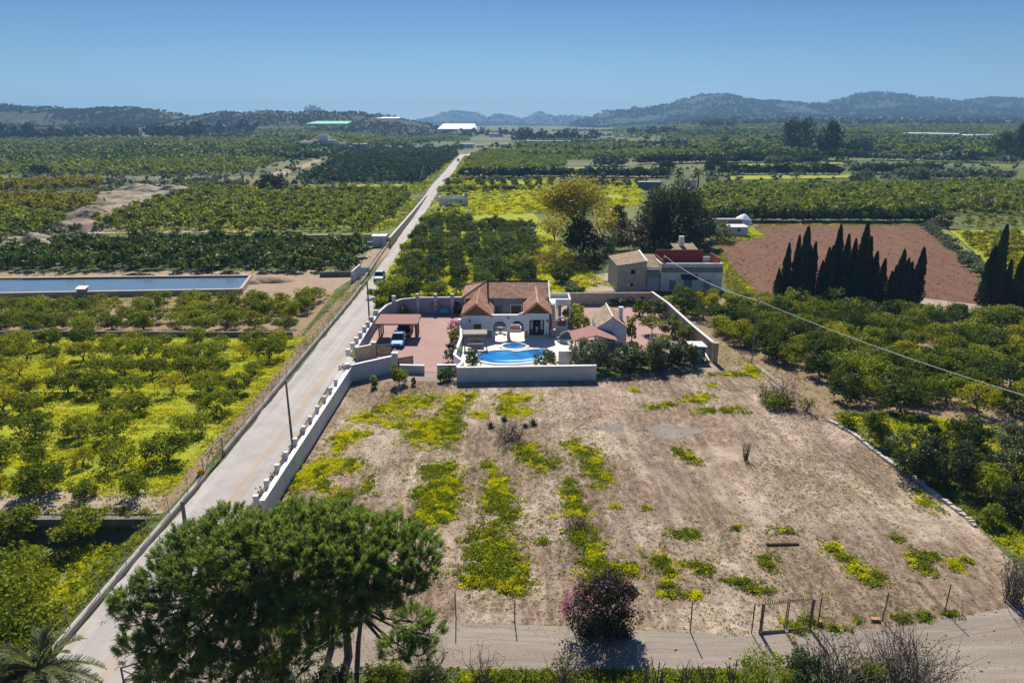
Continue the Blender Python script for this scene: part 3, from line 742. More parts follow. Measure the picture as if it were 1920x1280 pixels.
vbuild(w, 'wall', M['white'])
bw = MB(); wall_open(bw, -2.75, 1.95, 0, 3.95, 98.0, 98.2, [(-0.15, 1.35, .1, 2.75), (-2.3, -1.6, 1.6, 2.5)])
bw.box(-6.75, -2.75, 98.0, 98.2, 0, 3.95); bw.box(1.95, 5.0, 98.0, 98.2, 0, 3.95)
vbuild(bw, 'courtyard_wall', M['grey_and_shade'])['label'] = 'courtyard wall with shade in its grey colour'  # shade of the recessed wall is put into its grey-blue colour
for xa, xb in ((-6.82, -2.74), (1.8, 2.15), (-.58, -.4)):
    vbuild(MB().box(xa, xb, YF - .04, YF + .015 if xa > -1 and xa < 0 else YF - .002, 0, .95), 'wainscot', M['wainscot'])
# trims of the arches
tr = MB()
for a, b in ((-2.6, -.72), (-.26, 1.66)):
    r = (b - a) / 2; c = (a + b) / 2; N_ = 18
    for s in (-1, 1): tr.box(c + s * r - (.12 if s < 0 else 0), c + s * r + (.12 if s > 0 else 0), YF - .05, YF + .015, 0, 1.42)
    for k in range(N_):
        t0, t1 = math.pi * k / N_, math.pi * (k + 1) / N_
        q = [(c + rr * math.cos(t), 1.42 + rr * math.sin(t)) for rr, t in ((r, t0), (r + .13, t0), (r + .13, t1), (r, t1))]
        tr.add([(x, YF - .05, z) for x, z in q] + [(x, YF + .015, z) for x, z in q], [(0, 1, 2, 3), (7, 6, 5, 4), (0, 3, 7, 4), (1, 5, 6, 2), (0, 4, 5, 1), (3, 2, 6, 7)])
vbuild(tr, 'arch_trim', M['whitetrim'])
cp = MB(); cp.box(-2.75, 1.95, YF - .08, YF + .32, 3.152, 3.24); vbuild(cp, 'coping', M['whitetrim'])
cv = MB()                                   # the small curved parapet by the right wing
pts = [(1.95 - 1.35 * (1 - math.cos(t)) , 3.25 + .5 * math.sin(t)) for t in np.linspace(0.0, math.pi / 2, 1)]
prof = [(0.75 + 1.2 * k / 10, 3.245 + .38 * math.sin(math.pi * .5 * k / 10)) for k in range(11)]
cv.add([(x, YF + .0, z) for x, z in prof] + [(1.95, YF, 3.245)] + [(x, YF + .25, z) for x, z in prof] + [(1.95, YF + .25, 3.245)],
       [tuple(range(12)), tuple(range(23, 11, -1))] + [(i, i + 1, 13 + i, 12 + i) for i in range(10)])
vbuild(cv, 'curved_parapet', M['whitetrim'])
# roofs
main = MB()
E_ = [(-7.3, 97.6, 3.9), (5.4, 97.6, 3.9), (5.4, 106, 3.9), (-7.3, 106, 3.9)]; r0 = (-3.9, 101.8, 5.5); r1 = (5.4, 101.8, 5.5)
main.plate(E_[0], E_[1], r1, r0, .12); main.plate(E_[2], E_[3], r0, r1, .12)
main.add([E_[3], E_[0], r0, (E_[3][0], E_[3][1], E_[3][2] - .12), (E_[0][0], E_[0][1], E_[0][2] - .12)], [(0, 1, 2), (0, 3, 4, 1)])
rf = vbuild(main, 'roof', M['tileA']); rf['label'] = 'hipped main roof of clay tiles'
rg = MB(); rg.tube([(-3.9, 101.8, 5.53), (5.42, 101.8, 5.53)], .12, 6); o = vbuild(rg, 'ridge_tiles', M['redpaint'], rf)
rg = MB(); rg.tube([(-3.9, 101.8, 5.53), (-7.3, 97.6, 3.95)], .1, 6, 0); rg.tube([(-3.9, 101.8, 5.53), (-7.3, 106, 3.95)], .1, 6); vbuild(rg, 'hip_tiles', M['tileA'], rf)
rg = MB(); rg.plate((5.36, 97.6, 3.97), (5.56, 97.6, 3.97), (5.56, 101.8, 5.58), (5.36, 101.8, 5.58), .1); vbuild(rg, 'verge', M['whitetrim'], rf)
ch = MB(); ch.tube([(-3.5, 98.6, 4.0), (-3.5, 98.6, 6.2)], .13, 8); ch.tube([(-3.5, 98.6, 6.2), (-3.5, 98.6, 6.32), (-3.5, 98.6, 6.5)], [.13, .26, .04], 8)
vbuild(ch, 'flue_pipe', M['blackmetal'], rf)
an = MB(); an.tube([(5.0, 103, 4.8), (5.0, 103, 8.2)], .03, 5); an.tube([(4.6, 103, 8.0), (5.4, 103, 8.0)], .02, 4); an.tube([(4.7, 103, 7.7), (5.3, 103, 7.7)], .02, 4); vbuild(an, 'aerial', M['metal'], rf)
for (x0, x1, ze, zr, lab, yb, sid) in ((-6.8, -2.75, 3.12, 4.72, 'left wing roof of clay tiles', 100.6, 'siding'), (1.75, 5.26, 3.42, 4.9, 'right wing roof of clay tiles', 100.9, 'wood')):
    c = (x0 + x1) / 2; y0 = YF - .35; ov = .22
    r_ = MB(); r_.plate((x0 - ov, yb, ze - .1), (x0 - ov, y0, ze - .1), (c, y0, zr), (c, yb, zr), .1); r_.plate((x1 + ov, y0, ze - .1), (x1 + ov, yb, ze - .1), (c, yb, zr), (c, y0, zr), .1)
    o = vbuild(r_, 'roof', M['tileAy']); o['label'] = lab
    q = MB(); q.tube([(c, y0, zr + .02), (c, yb, zr + .02)], .11, 6); vbuild(q, 'ridge_tiles', M['terracotta'] if c < 0 else M['beige'], o)
    g_ = MB(); n = 7                           # boarded gable, laid as lapped planks
    for k in range(n):
        za, zb = ze + (zr - ze - .12) * k / n, ze + (zr - ze - .12) * (k + 1) / n
        ha, hb = (x1 - x0) / 2 * (1 - k / n), (x1 - x0) / 2 * (1 - (k + 1) / n)
        g_.add([(c - ha, YF - .03, za), (c + ha, YF - .03, za), (c + hb, YF + .02, zb), (c - hb, YF + .02, zb), (c - ha, YF + .2, za), (c + ha, YF + .2, za), (c + hb, YF + .2, zb), (c - hb, YF + .2, zb)],
               [(0, 1, 2, 3), (4, 7, 6, 5), (0, 4, 5, 1), (3, 2, 6, 7), (0, 3, 7, 4), (1, 5, 6, 2)])
    vbuild(g_, 'gable_boarding', M[sid])
    bb = MB()
    for s in (-1, 1):
        e = (x1 - x0) / 2 + ov
        bb.plate((c, y0 - .03, zr + .05), (c + s * e, y0 - .03, ze - .05), (c + s * e, y0 + .05, ze - .05), (c, y0 + .05, zr + .05), .2)
    vbuild(bb, 'barge_board', M['terracotta'])
w1 = window_part(None, -5.25, -4.2, .85, 1.95, YF, 'whitetrim', 'wood'); set_parent_keep(w1, villa)
w2 = window_part(None, -.15, 1.35, .1, 2.75, 98.0, 'whitetrim', 'wood', 'courtyard_door'); set_parent_keep(w2, villa)
w3 = window_part(None, -2.3, -1.6, 1.6, 2.5, 98.0, 'wood', 'glass'); set_parent_keep(w3, villa)
# sliding door: trim, dark room behind, two coloured glass leaves
dt = MB(); dt.box(2.17, 2.35, YF - .06, YF + .02, .3, 2.7); dt.box(4.4, 4.58, YF - .06, YF + .02, .3, 2.7); dt.box(2.35, 4.4, YF - .06, YF + .02, 2.55, 2.7)
dfr = vbuild(dt, 'door_frame', M['whitetrim'])
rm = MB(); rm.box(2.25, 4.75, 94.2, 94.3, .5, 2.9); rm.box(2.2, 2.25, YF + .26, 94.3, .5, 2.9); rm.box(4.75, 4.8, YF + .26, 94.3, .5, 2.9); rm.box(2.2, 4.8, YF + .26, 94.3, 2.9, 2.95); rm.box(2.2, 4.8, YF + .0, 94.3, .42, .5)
vbuild(rm, 'room_shell', M['dark'])
M['leafglass'] = plain('patterned_glass', (0.42, 0.40, 0.34), 0.3, 0.5, 4.0)
for xa, tone in ((2.4, 'teal'), (3.78, 'wallwhite')):
    d_ = MB(); 
    for a, b, c_, d2 in ((xa, xa + .12, .5, 2.5), (xa + .45, xa + .58, .5, 2.5)): d_.box(a, b, YF + .08, YF + .15, c_, d2)
    d_.box(xa + .12, xa + .45, YF + .08, YF + .15, .5, 1.15); d_.box(xa + .12, xa + .45, YF + .08, YF + .15, 2.38, 2.5)
    lf = vbuild(d_, 'door_leaf', M['blackmetal'])
    pn = MB().box(xa + .12, xa + .45, YF + .1, YF + .13, 1.15, 2.38, 0)
    vbuild(pn, 'pane', M['leafglass'], lf)
    tn = MB().box(xa + .14, xa + .43, YF + .085, YF + .1, 2.08, 2.34); vbuild(tn, 'stained_panel', M[tone], lf)
stp = MB(); stp.box(2.2, 4.6, YF - .75, YF - .045, .06, .42); vbuild(stp, 'doorstep', M['concrete'])
for lx in (-5.75, 4.83):
    l_ = MB(); l_.box(lx - .05, lx + .05, YF - .16, YF - .0, 2.2, 2.26); l_.slab([(lx - .1, YF - .26), (lx + .1, YF - .26), (lx + .1, YF - .08), (lx - .1, YF - .08)], 2.26, 2.5); l_.tube([(lx, YF - .17, 2.5), (lx, YF - .17, 2.62)], [.13, .02], 6)
    vbuild(l_, 'wall_lamp', M['blackmetal'])
rd = MB(); rd.tube([(-.49, YF - .02, 2.78), (-.49, YF + .05, 2.78)], .22, 14); vbuild(rd, 'round_plaque', M['grey_and_shade'])
cf = MB(); cf.box(-2.7, 1.9, YF + .26, 98.0, .03, .075); vbuild(cf, 'courtyard_floor', M['patio'])
# outside stair and roof terrace on the right side
st = MB()
for k in range(13): st.box(5.35, 6.15, 92.4 + k * .36, 92.4 + (k + 1) * .36, 0, .25 + k * .235)
vbuild(st, 'stair', M['pinkroof'])
sn = MB()
for k in range(13): sn.box(5.36, 6.14, 92.36 + k * .36, 92.46 + k * .36, .252 + k * .235, .285 + k * .235)
vbuild(sn, 'stair_nosing', M['wallwhite'])
sw = MB(); sw.add([(6.16, 92.4, 0), (6.16, 97.1, 0), (6.16, 97.1, 3.5), (6.16, 92.4, .6), (6.34, 92.4, 0), (6.34, 97.1, 0), (6.34, 97.1, 3.5), (6.34, 92.4, .6)], [(0, 1, 2, 3), (7, 6, 5, 4), (0, 4, 5, 1), (3, 2, 6, 7), (0, 3, 7, 4), (1, 5, 6, 2)])
vbuild(sw, 'stair_wall', M['white'])
tb = MB(); tb.box(5.4, 8.6, 98.2, 102.2, 2.75, 2.95)
tb.box(6.35, 8.6, 98.2, 98.4, 2.951, 3.6); tb.box(8.4, 8.6, 98.4, 102.0, 2.951, 3.6); tb.box(5.4, 8.6, 102.0, 102.2, 2.951, 3.6); tb.box(5.28, 5.4, 98.4, 102.2, 2.951, 3.6)
for x, y in ((6.4, 98.25), (8.35, 98.25), (8.35, 101.9)): tb.box(x, x + .22, y, y + .22, 0, 2.75)
vbuild(tb, 'roof_terrace', M['white'])
tw = MB(); tw.box(7.0, 7.25, 98.6, 102.0, 0, 2.74); vbuild(tw, 'ochre_side_wall', M['beige'])

def thing_mesh(mb, name, mat, label, cat, group=None):
    o = mb.build(name, mat); return tag(o, label, cat, group)
def rooted(name, loc, rz, label, cat, group=None): return empty(name, loc, rz, label, cat, group)

# furniture in the courtyard
t = rooted('garden_sofa', (.35, 94.0, .08), 0, 'red cushioned sofa in the sunny courtyard behind the right arch', 'sofa')
MB().box(-.8, .8, -.35, .35, 0, .3).box(-.95, -.8, -.35, .4, 0, .6).box(.8, .95, -.35, .4, 0, .6).box(-.8, .8, .36, .5, 0, .8).build('frame', M['white'], t)
MB().box(-.78, .78, -.38, .34, .302, .48).build('cushion', M['cushion'], t); MB().box(-.78, .78, .2, .355, .482, .85).build('back_cushion', M['white'], t)
def chair(loc, rz, mk, lab, grp=None):
    t = rooted('patio_chair', loc, rz, lab, 'chair', grp)
    MB().box(-.24, .24, -.24, .24, .42, .47).build('seat', M[mk], t); MB().box(-.24, .24, .2, .25, .472, .95).build('backrest', M[mk], t)
    for sx in (-.22, .19):
        for sy in (-.22, .19): MB().box(sx, sx + .03, sy, sy + .03, 0, .418).build('leg', M['metal'], t)
    return t
chair((-2.15, 92.9, .08), 2.6, 'plasticblue', 'left turquoise chair under the left arch'); chair((-1.15, 92.8, .08), -2.6, 'teal', 'right turquoise chair under the left arch')
t = rooted('round_table', (-1.65, 93.3, .08), 0, 'small round cafe table between two chairs behind the left arch', 'table')
MB().tube([(0, 0, .7), (0, 0, .74)], .42, 16).build('tabletop', M['oldwood'], t); MB().tube([(0, 0, 0), (0, 0, .05), (0, 0, .06), (0, 0, .7)], [.25, .22, .04, .04], 8).build('leg', M['blackmetal'], t)

# ------------------------------------------------------------------ garden side walls and gates
def wall_thing(name, pts, t, h, mat, label, cat='wall', base=0.0, coping=None, hs=None):
    o = rooted(name, (pts[0][0], pts[0][1], base), 0, label, cat)
    mb = MB(); n = len(pts) - 1; hs = hs or [h] * len(pts)
    q = [(p[0] - pts[0][0], p[1] - pts[0][1]) for p in pts]
    for i in range(n): mb.wall(q[i], q[i + 1], t * (1 - .004 * (i % 2)), -0.3, hs[i], 0, hs[i + 1])
    mb.build('wall_face', mat, o)
    if coping:
        cb = MB()
        for i in range(n):
            a, b = Vector(q[i] + (0,)), Vector(q[i + 1] + (0,)); d = (b - a).normalized(); nn = Vector((-d.y, d.x, 0)) * (t / 2 + .05)
            cb.plate((a - nn) + Vector((0, 0, hs[i] + .06 + .003 * (i % 2))), (b - nn) + Vector((0, 0, hs[i + 1] + .06 + .003 * (i % 2))), (b + nn) + Vector((0, 0, hs[i + 1] + .06 + .003 * (i % 2))), (a + nn) + Vector((0, 0, hs[i] + .06 + .003 * (i % 2))), .056)
        cb.build('coping', coping, o)
    return o
pw = wall_thing('pillared_wall', [(-18.25, 44.8), (-18.3, 73.7)], .3, 1.75, M['wallwhite'], 'long white boundary wall with stub pillars beside the lane', coping=M['whitetrim'])
for px, py in ((895, 1180), (968, 1060), (1044, 945), (1115, 830), (1175, 735), (1230, 635), (1288, 545), (1333, 470), (1378, 395), (1422, 320), (1467, 255), (1497, 195)):
    c = P(360 + (px - 360) / 4, 660 + py / 4, 2.5)
    MB().box(-.16, .16, -.16, .16, -.8, 0).box(-.19, .19, -.19, .19, .002, .08).build('pillar', M['wallwhite'], pw, (-.3, c.y - 44.8, 2.3))
aw = wall_thing('entrance_wall', [(-18.45, 73.85), (-14.0, 77.3)], .25, 1.95, M['wallwhite'], 'tall white slanting wall between lane and gate pillar', coping=M['whitetrim'])
MB().box(-.25, .25, -.25, .25, -.2, 2.15).box(-.3, .3, -.3, .3, 2.152, 2.25).build('corner_pillar', M['wallwhite'], aw, (-.05, -.1, 0))
gp = rooted('gate_pillar', (-13.8, 77.5, 0), 0, 'white gate pillar with a lamp beside the right gate leaf', 'pillar')
MB().box(-.28, .28, -.28, .28, 0, 2.2).build('shaft', M['wallwhite'], gp); MB().box(-.36, .36, -.36, .36, 2.2, 2.32).build('cap', M['whitetrim'], gp); MB().tube([(0, 0, 2.32), (0, 0, 2.5), (0, 0, 2.75), (0, 0, 2.85)], [.03, .03, .12, .02], 8).build('lamp', M['plasticwhite'], gp)
def gate_leaf(loc, rz, L, lab):
    t = rooted('gate_leaf', loc, rz, lab, 'gate')
    f = MB().box(0, L, -.04, .04, .1, .2).box(0, L, -.04, .04, 1.5, 1.6).box(0, .08, -.04, .04, .2, 1.5).box(L - .08, L, -.04, .04, .2, 1.5); f.build('frame', M['blackmetal'], t)
    b = MB()
    for k in range(8): b.box(.08, L - .08, -.03, .03, .22 + k * .16, .35 + k * .16)
    b.build('slats', M['wood'], t)
gate_leaf((-13.5, 77.6, 0), .5, 1.9, 'right hand brown slatted gate leaf standing open by the white pillar')
gate_leaf((-17.0, 82.45, 0), .35, 2.0, 'left hand brown slatted gate leaf standing open near the carport')
wall_thing('gate_side_wall', [(-19.2, 81.1), (-17.2, 82.4)], .3, 1.75, M['beige'], 'short beige wall left of the driveway gate', coping=M['wallwhite'])
gp = rooted('gate_pillar', (-17.25, 82.5, 0), 0, 'beige gate pillar with a flat cap near the carport', 'pillar')
MB().box(-.25, .25, -.25, .25, 0, 1.95).build('shaft', M['beige'], gp); MB().box(-.32, .32, -.32, .32, 1.95, 2.07).build('cap', M['wallwhite'], gp)
bw_ = wall_thing('yard_wall', [(-19.25, 81.3), (-19.45, 90), (-19.65, 98), (-18.9, 101.5), (-17.0, 103.5), (-14.5, 103.9), (-7.4, 103.9)], .28, 2.0, M['grey_and_shade'], 'grey rendered yard wall with pillars curving behind the carport', coping=M['wallwhite'], hs=[1.6, 1.6, 1.6, 1.9, 2.3, 2.45, 2.5])
for px, py in ((150, 800), (185, 745), (213, 700), (240, 655), (268, 605), (290, 565), (315, 520), (360, 465)):
    c = P(640 + px / 4.571, 480 + py / 4.571, 2.25); x = -19.55 if c.y < 99 else -19.4
    MB().box(-.24, .24, -.22, .22, -.75, 0).box(-.29, .29, -.27, .27, .002, .1).build('pillar', M['wallwhite'], bw_, (x - .1 + 19.25, c.y - 81.3, 2.2))
for x, y in ((-18.0, 102.7), (-14.6, 104.0), (-11.8, 104.0), (-9.2, 104.0)):
    MB().box(-.27, .27, -.27, .27, 0, 3.05).build('pillar', M['wallwhite'], bw_, (x + 19.25, y - 81.3, 0))
wheel = MB(); n = 20
wheel.tube([(.75 * math.cos(2 * math.pi * k / n), 0, .75 * math.sin(2 * math.pi * k / n)) for k in range(n + 1)], .05, 5)
for k in range(4): a = math.pi * k / 4; wheel.tube([(-.7 * math.cos(a), 0, -.7 * math.sin(a)), (.7 * math.cos(a), 0, .7 * math.sin(a))], .02, 4)
o = wheel.build('wagon_wheel', M['oldwood'], None, (-11.7, 103.62, 1.15)); tag(o, 'old wheel leaning on the grey yard wall', 'wheel')
pf = MB(); pf.tube([(-.9, 0, .12), (-.5, .1, .5), (0, 0, .62), (.5, .1, .45), (.9, 0, .1)], [.12, .45, .55, .45, .12], 8); o = pf.build('covered_boat', [M['plasticblue']], None, (-10.5, 102.9, 0), True); tag(o, 'small blue and white covered bundle against the yard wall', 'bundle')
wall_thing('low_wall', [(-13.2, 76.95), (-10.3, 76.75)], .25, .95, M['wallwhite'], 'low white wall right of the gate pillar', coping=M['whitetrim'])
wall_thing('low_wall', [(-8.8, 76.8), (-6.5, 76.85)], .25, 1.0, M['wallwhite'], 'short low white wall beside the patio corner', coping=M['whitetrim'])
# patio walls
wall_thing('patio_wall', [(-6.2, 73.8), (9.6, 74.5)], .25, 1.75, M['wallwhite'], 'long grey white wall along the front of the pool patio', coping=M['whitetrim'])
wall_thing('patio_side_wall', [(-6.2, 73.95), (-5.7, 76.3), (-6.9, 78.8), (-6.6, 85.8), (-6.95, 90.7)], .22, 1.7, M['white'], 'crooked white wall along the left side of the patio', coping=M['whitetrim'], hs=[1.75, 1.6, 1.6, 1.6, 1.9])
MB_ = MB().box(-.18, .18, -.18, .18, 0, 2.4).box(-.26, .26, -.26, .26, 2.402, 2.6); o = MB_.build('wall_pier', M['whitetrim'], None, (-7.1, 91.0, 0)); tag(o, 'white pier with round cap at the villa corner', 'pier')
wall_thing('screen_wall', [(5.6, 79.05), (7.15, 79.15)], .2, 1.95, M['wallwhite'], 'short white screen wall at the right of the pool', coping=M['whitetrim'])
wall_thing('stone_wall', [(5.2, 90.6), (6.0, 90.9)], .3, 1.15, M['wainscot'], 'low grey stone wall at the foot of the stair', coping=M['wallwhite'])
wall_thing('garden_wall', [(24.8, 80.8), (24.3, 90), (23.6, 102), (22.6, 109.3)], .28, 2.2, M['beige'], 'long beige garden wall running away on the right', coping=M['wallwhite'], hs=[2.35, 2.1, 2.1, 2.1])
o = MB().box(-.3, .3, -.3, .3, 0, 2.5).box(-.34, .34, -.34, .34, 2.502, 2.6).build('wall_pillar', M['beige'], None, (24.85, 80.55, 0)); tag(o, 'beige pillar ending the garden wall near the blue shed', 'pillar')
wall_thing('back_garden_wall', [(8.8, 109.2), (22.5, 109.5)], .3, 1.95, M['stonewall'], 'tan rubble wall along the back of the gravel garden')
# round-headed garden gateway
ga = rooted('garden_arch', (6.78, 91.05, 0), 0, 'grey round headed gateway at the foot of the stair', 'arch')
mb = MB(); mb.box(-.82, -.62, -.15, .15, 0, 2.15).box(.62, .82, -.15, .15, 0, 2.15)
for k in range(12):
    t0, t1 = math.pi * k / 12, math.pi * (k + 1) / 12
    q = [(rr * math.cos(t_), 2.15 + rr * math.sin(t_)) for rr, t_ in ((.62, t0), (.82, t0), (.82, t1), (.62, t1))]
    mb.add([(x, -.15, z) for x, z in q] + [(x, .15, z) for x, z in q], [(0, 1, 2, 3), (7, 6, 5, 4), (0, 3, 7, 4), (1, 5, 6, 2)])
mb.build('arch_ring', M['grey_and_shade'], ga); MB().box(-.6, .6, .0, .05, .1, 1.5).build('gate_door', M['grey_and_shade'], ga)

# ------------------------------------------------------------------ pool and patio things
m, nt, out = new_mat('pool_water')
wv = noise(nt, 2.2, 3, 0.6, pos(nt, (1, 1.6, 1)), 0.6)
cc = ramp(nt, noise(nt, 0.5, 2, 0.5, pos(nt)), [(0.35, (0.005, 0.13, 0.40)), (0.65, (0.02, 0.25, 0.55))])
finish(nt, out, cc, 0.09, bump(nt, wv, 0.22, 0.06), 0.5); M['pool'] = m
M['shallow'] = plain('shallow_pool', (0.12, 0.42, 0.58), 0.3, 0.25, 2.0)
def smooth_loop(pts, n=64):
    k = len(pts); o = []
    for i in range(k):
        p0, p1, p2, p3 = [np.array(pts[(i + j - 1) % k]) for j in range(4)]
        for s in range(n // k):
            t = s / (n // k); o.append(tuple(0.5 * (2 * p1 + (p2 - p0) * t + (2 * p0 - 5 * p1 + 4 * p2 - p3) * t * t + (3 * p1 - p0 - 3 * p2 + p3) * t ** 3)))
    return o
def basin(name, loop, lab, z=.06, rim=.45, raise_=.12):
    c = np.mean(loop, axis=0); t = rooted(name, (c[0], c[1], z), 0, lab, 'pool')
    L = [(p[0] - c[0], p[1] - c[1]) for p in loop]; n = len(L); O = []
    for i in range(n):
        d = np.array(L[(i + 1) % n]) - np.array(L[i - 1]); d = d / np.linalg.norm(d); O.append((L[i][0] + d[1] * rim, L[i][1] - d[0] * rim))
    area = sum(L[i][0] * L[(i + 1) % n][1] - L[(i + 1) % n][0] * L[i][1] for i in range(n))
    if area < 0: O = [(2 * L[i][0] - O[i][0], 2 * L[i][1] - O[i][1]) for i in range(n)]
    mb = MB(); vs = [(x, y, raise_) for x, y in L] + [(x, y, raise_) for x, y in O] + [(x, y, 0) for x, y in L] + [(x, y, -.05) for x, y in O]; fs = []
    for i in range(n):
        j = (i + 1) % n; fs += [(i, j, n + j, n + i), (n + i, n + j, 3 * n + j, 3 * n + i), (i, 2 * n + i, 2 * n + j, j)]
    mb.add(vs, fs).build('pool_rim', M['patio'], t)
    MB().add([(x, y, .03) for x, y in L], [tuple(range(n))]).build('pool_water', M['pool'], t)
    return t, L
pl, L = basin('swimming_pool', smooth_loop([(-4.5, 82.2), (-3.4, 84.3), (-.9, 85.0), (.5, 84.4), (1.6, 84.9), (3.2, 85.4), (4.7, 85.0), (5.0, 83.4), (4.2, 81.4), (2.0, 80.3), (-1.0, 79.8), (-3.4, 80.5)], 72), 'large blue curved swimming pool in front of the villa')
basin('round_hot_tub', [(.3 + 1.55 * math.cos(2 * math.pi * k / 32), 86.6 + 1.15 * math.sin(2 * math.pi * k / 32)) for k in range(32)], 'small round blue hot tub behind the swimming pool', .06, .4, .16)
# ledge on the near right side of the pool: pale shallow steps under the water line
lg = MB(); lg.add([(-3.0, -2.0, .05), (-1.0, -2.55, .05), (2.0, -2.15, .05), (4.1, -1.0, .05), (4.6, .6, .05), (4.2, .9, .05), (2.6, -.6, .05), (.6, -1.6, .05), (-1.5, -1.9, .05)], [tuple(range(9))]).build('shallow_ledge', M['shallow'], pl)
# swing seat with thatched canopy
sw_ = rooted('swing_seat', (-4.75, 86.3, .06), 0.06, 'garden swing seat under a thatched canopy on the patio', 'swing seat')
MB().plate((-1.6, -.6, 2.05), (1.5, -.6, 2.05), (1.5, .75, 2.25), (-1.6, .75, 2.25), .16).plate((-1.6, -.75, 1.85), (1.5, -.75, 1.85), (1.5, -.6, 2.05), (-1.6, -.6, 2.05), .1).build('canopy', M['thatch'], sw_)
for s in (-1, 1):
    MB().tube([(s * 1.45, -.9, 0), (s * 1.35, 0, 2.0)], .06, 6).tube([(s * 1.45, .9, 0), (s * 1.35, 0, 2.0)], .06, 6).tube([(s * 1.45, -.55, .75), (s * 1.45, .55, .75)], .05, 6).build('side_frame', M['oldwood'], sw_)
MB().box(-1.1, 1.1, -.35, .3, .45, .55).build('seat', M['oldwood'], sw_)
bk = MB()
for k in range(4): bk.box(-1.1, 1.1, .32, .38, .62 + k * .16, .74 + k * .16)
bk.build('backrest', M['oldwood'], sw_)
MB().box(-1.05, 1.05, -.33, .28, .552, .66).build('cushion', M['patio'], sw_)
# round outdoor bed and loungers right of the door
bd = rooted('garden_daybed', (7.3, 88.7, .06), .2, 'grey round rattan daybed with a hood beside the gateway', 'daybed')
MB().tube([(0, 0, 0), (0, 0, .35)], .95, 18).build('base', M['grey_and_shade'], bd); MB().tube([(0, 0, .352), (0, 0, .5)], .88, 18).build('mattress', M['wallwhite'], bd)
hd = MB(); vs = []; fs = []
for i in range(7):
    for j in range(13):
        e = .5 * math.pi * i / 6 * .95; a = math.pi * j / 12; vs.append((1.0 * math.cos(a) * math.cos(e), .15 + .95 * math.sin(a) * math.cos(e), .4 + 1.05 * math.sin(e)))
for i in range(6):
    for j in range(12): fs.append((i * 13 + j, i * 13 + j + 1, (i + 1) * 13 + j + 1, (i + 1) * 13 + j))
hd.add(vs, fs).build('hood', M['grey_and_shade'], bd)
def lounger(loc, rz, lab):
    t = rooted('sun_lounger', loc, rz, lab, 'sun lounger')
    MB().box(-.33, .33, -.9, .4, .3, .38).build('seat', M['plasticwhite'], t); MB().plate((-.33, .4, .38), (.33, .4, .38), (.33, .95, .85), (-.33, .95, .85), .07).build('backrest', M['plasticwhite'], t)
    for sx in (-.3, .24):
        for sy in (-.8, .3): MB().box(sx, sx + .06, sy, sy + .06, 0, .298).build('leg', M['plasticwhite'], t)
lounger((8.2, 85.9, .06), 1.3, 'white sun lounger between the daybed and the red felt canopy')
# ------------------------------------------------------------------ carport
cpt = rooted('carport', (-15.5, 91.5, 0), 0, 'timber carport with a flat pinkish felt roof', 'carport')
MB().plate((-2.9, -1.95, 2.35), (2.75, -1.95, 2.35), (2.75, 2.15, 2.6), (-2.9, 2.15, 2.6), .09).build('roof', M['pinkroof'], cpt)
MB().box(-2.98, 2.83, -2.03, -1.955, 2.2, 2.4).box(-2.98, -2.91, -1.95, 2.15, 2.25, 2.45).box(2.76, 2.83, -1.95, 2.15, 2.25, 2.45).build('fascia', M['oldwood'], cpt)
for x in (-2.55, 2.4):
    for y in (-1.2, .2, 1.7): MB().box(x - .09, x + .09, y - .09, y + .09, 0, 2.26).build('post', M['siding'], cpt)
for x, s in ((-2.55, 1), (2.4, -1)): MB().tube([(x, -1.2, 1.6), (x + s * .65, -1.2, 2.25)], .06, 5).build('brace', M['siding'], cpt)

# ------------------------------------------------------------------ cars
def car_paint(name, col):
    m, nt, out = new_mat(name); p = finish(nt, out, col, 0.5, None, 0.2); p.inputs['Coat Weight'].default_value = 0.0; p.inputs['Coat Roughness'].default_value = 0.1; return m
M['carblue'] = car_paint('blue_car_paint', (0.01, 0.17, 0.36)); M['carblack'] = car_paint('black_car_paint', (0.012, 0.012, 0.014)); M['carsilver'] = car_paint('silver_car_paint', (0.20, 0.29, 0.34)); M['carwhite'] = car_paint('white_car_paint', (0.7, 0.7, 0.7))
M['lampred'] = plain('tail_lamp', (0.25, 0.01, 0.01), 0.3, 0.1); M['lampclear'] = plain('head_lamp', (0.6, 0.62, 0.62), 0.15, 0.1)
def loft(mb, secs, closed_ends=True, mi=0):
    n = len(secs[0]); vs = [p for s in secs for p in s]; fs = []
    for i in range(len(secs) - 1):
        for k in range(n): fs.append((i * n + k, i * n + (k + 1) % n, (i + 1) * n + (k + 1) % n, (i + 1) * n + k))
    if closed_ends: fs += [tuple(range(n)), tuple((len(secs) - 1) * n + k for k in reversed(range(n)))]
    mb.add(vs, fs, mi)
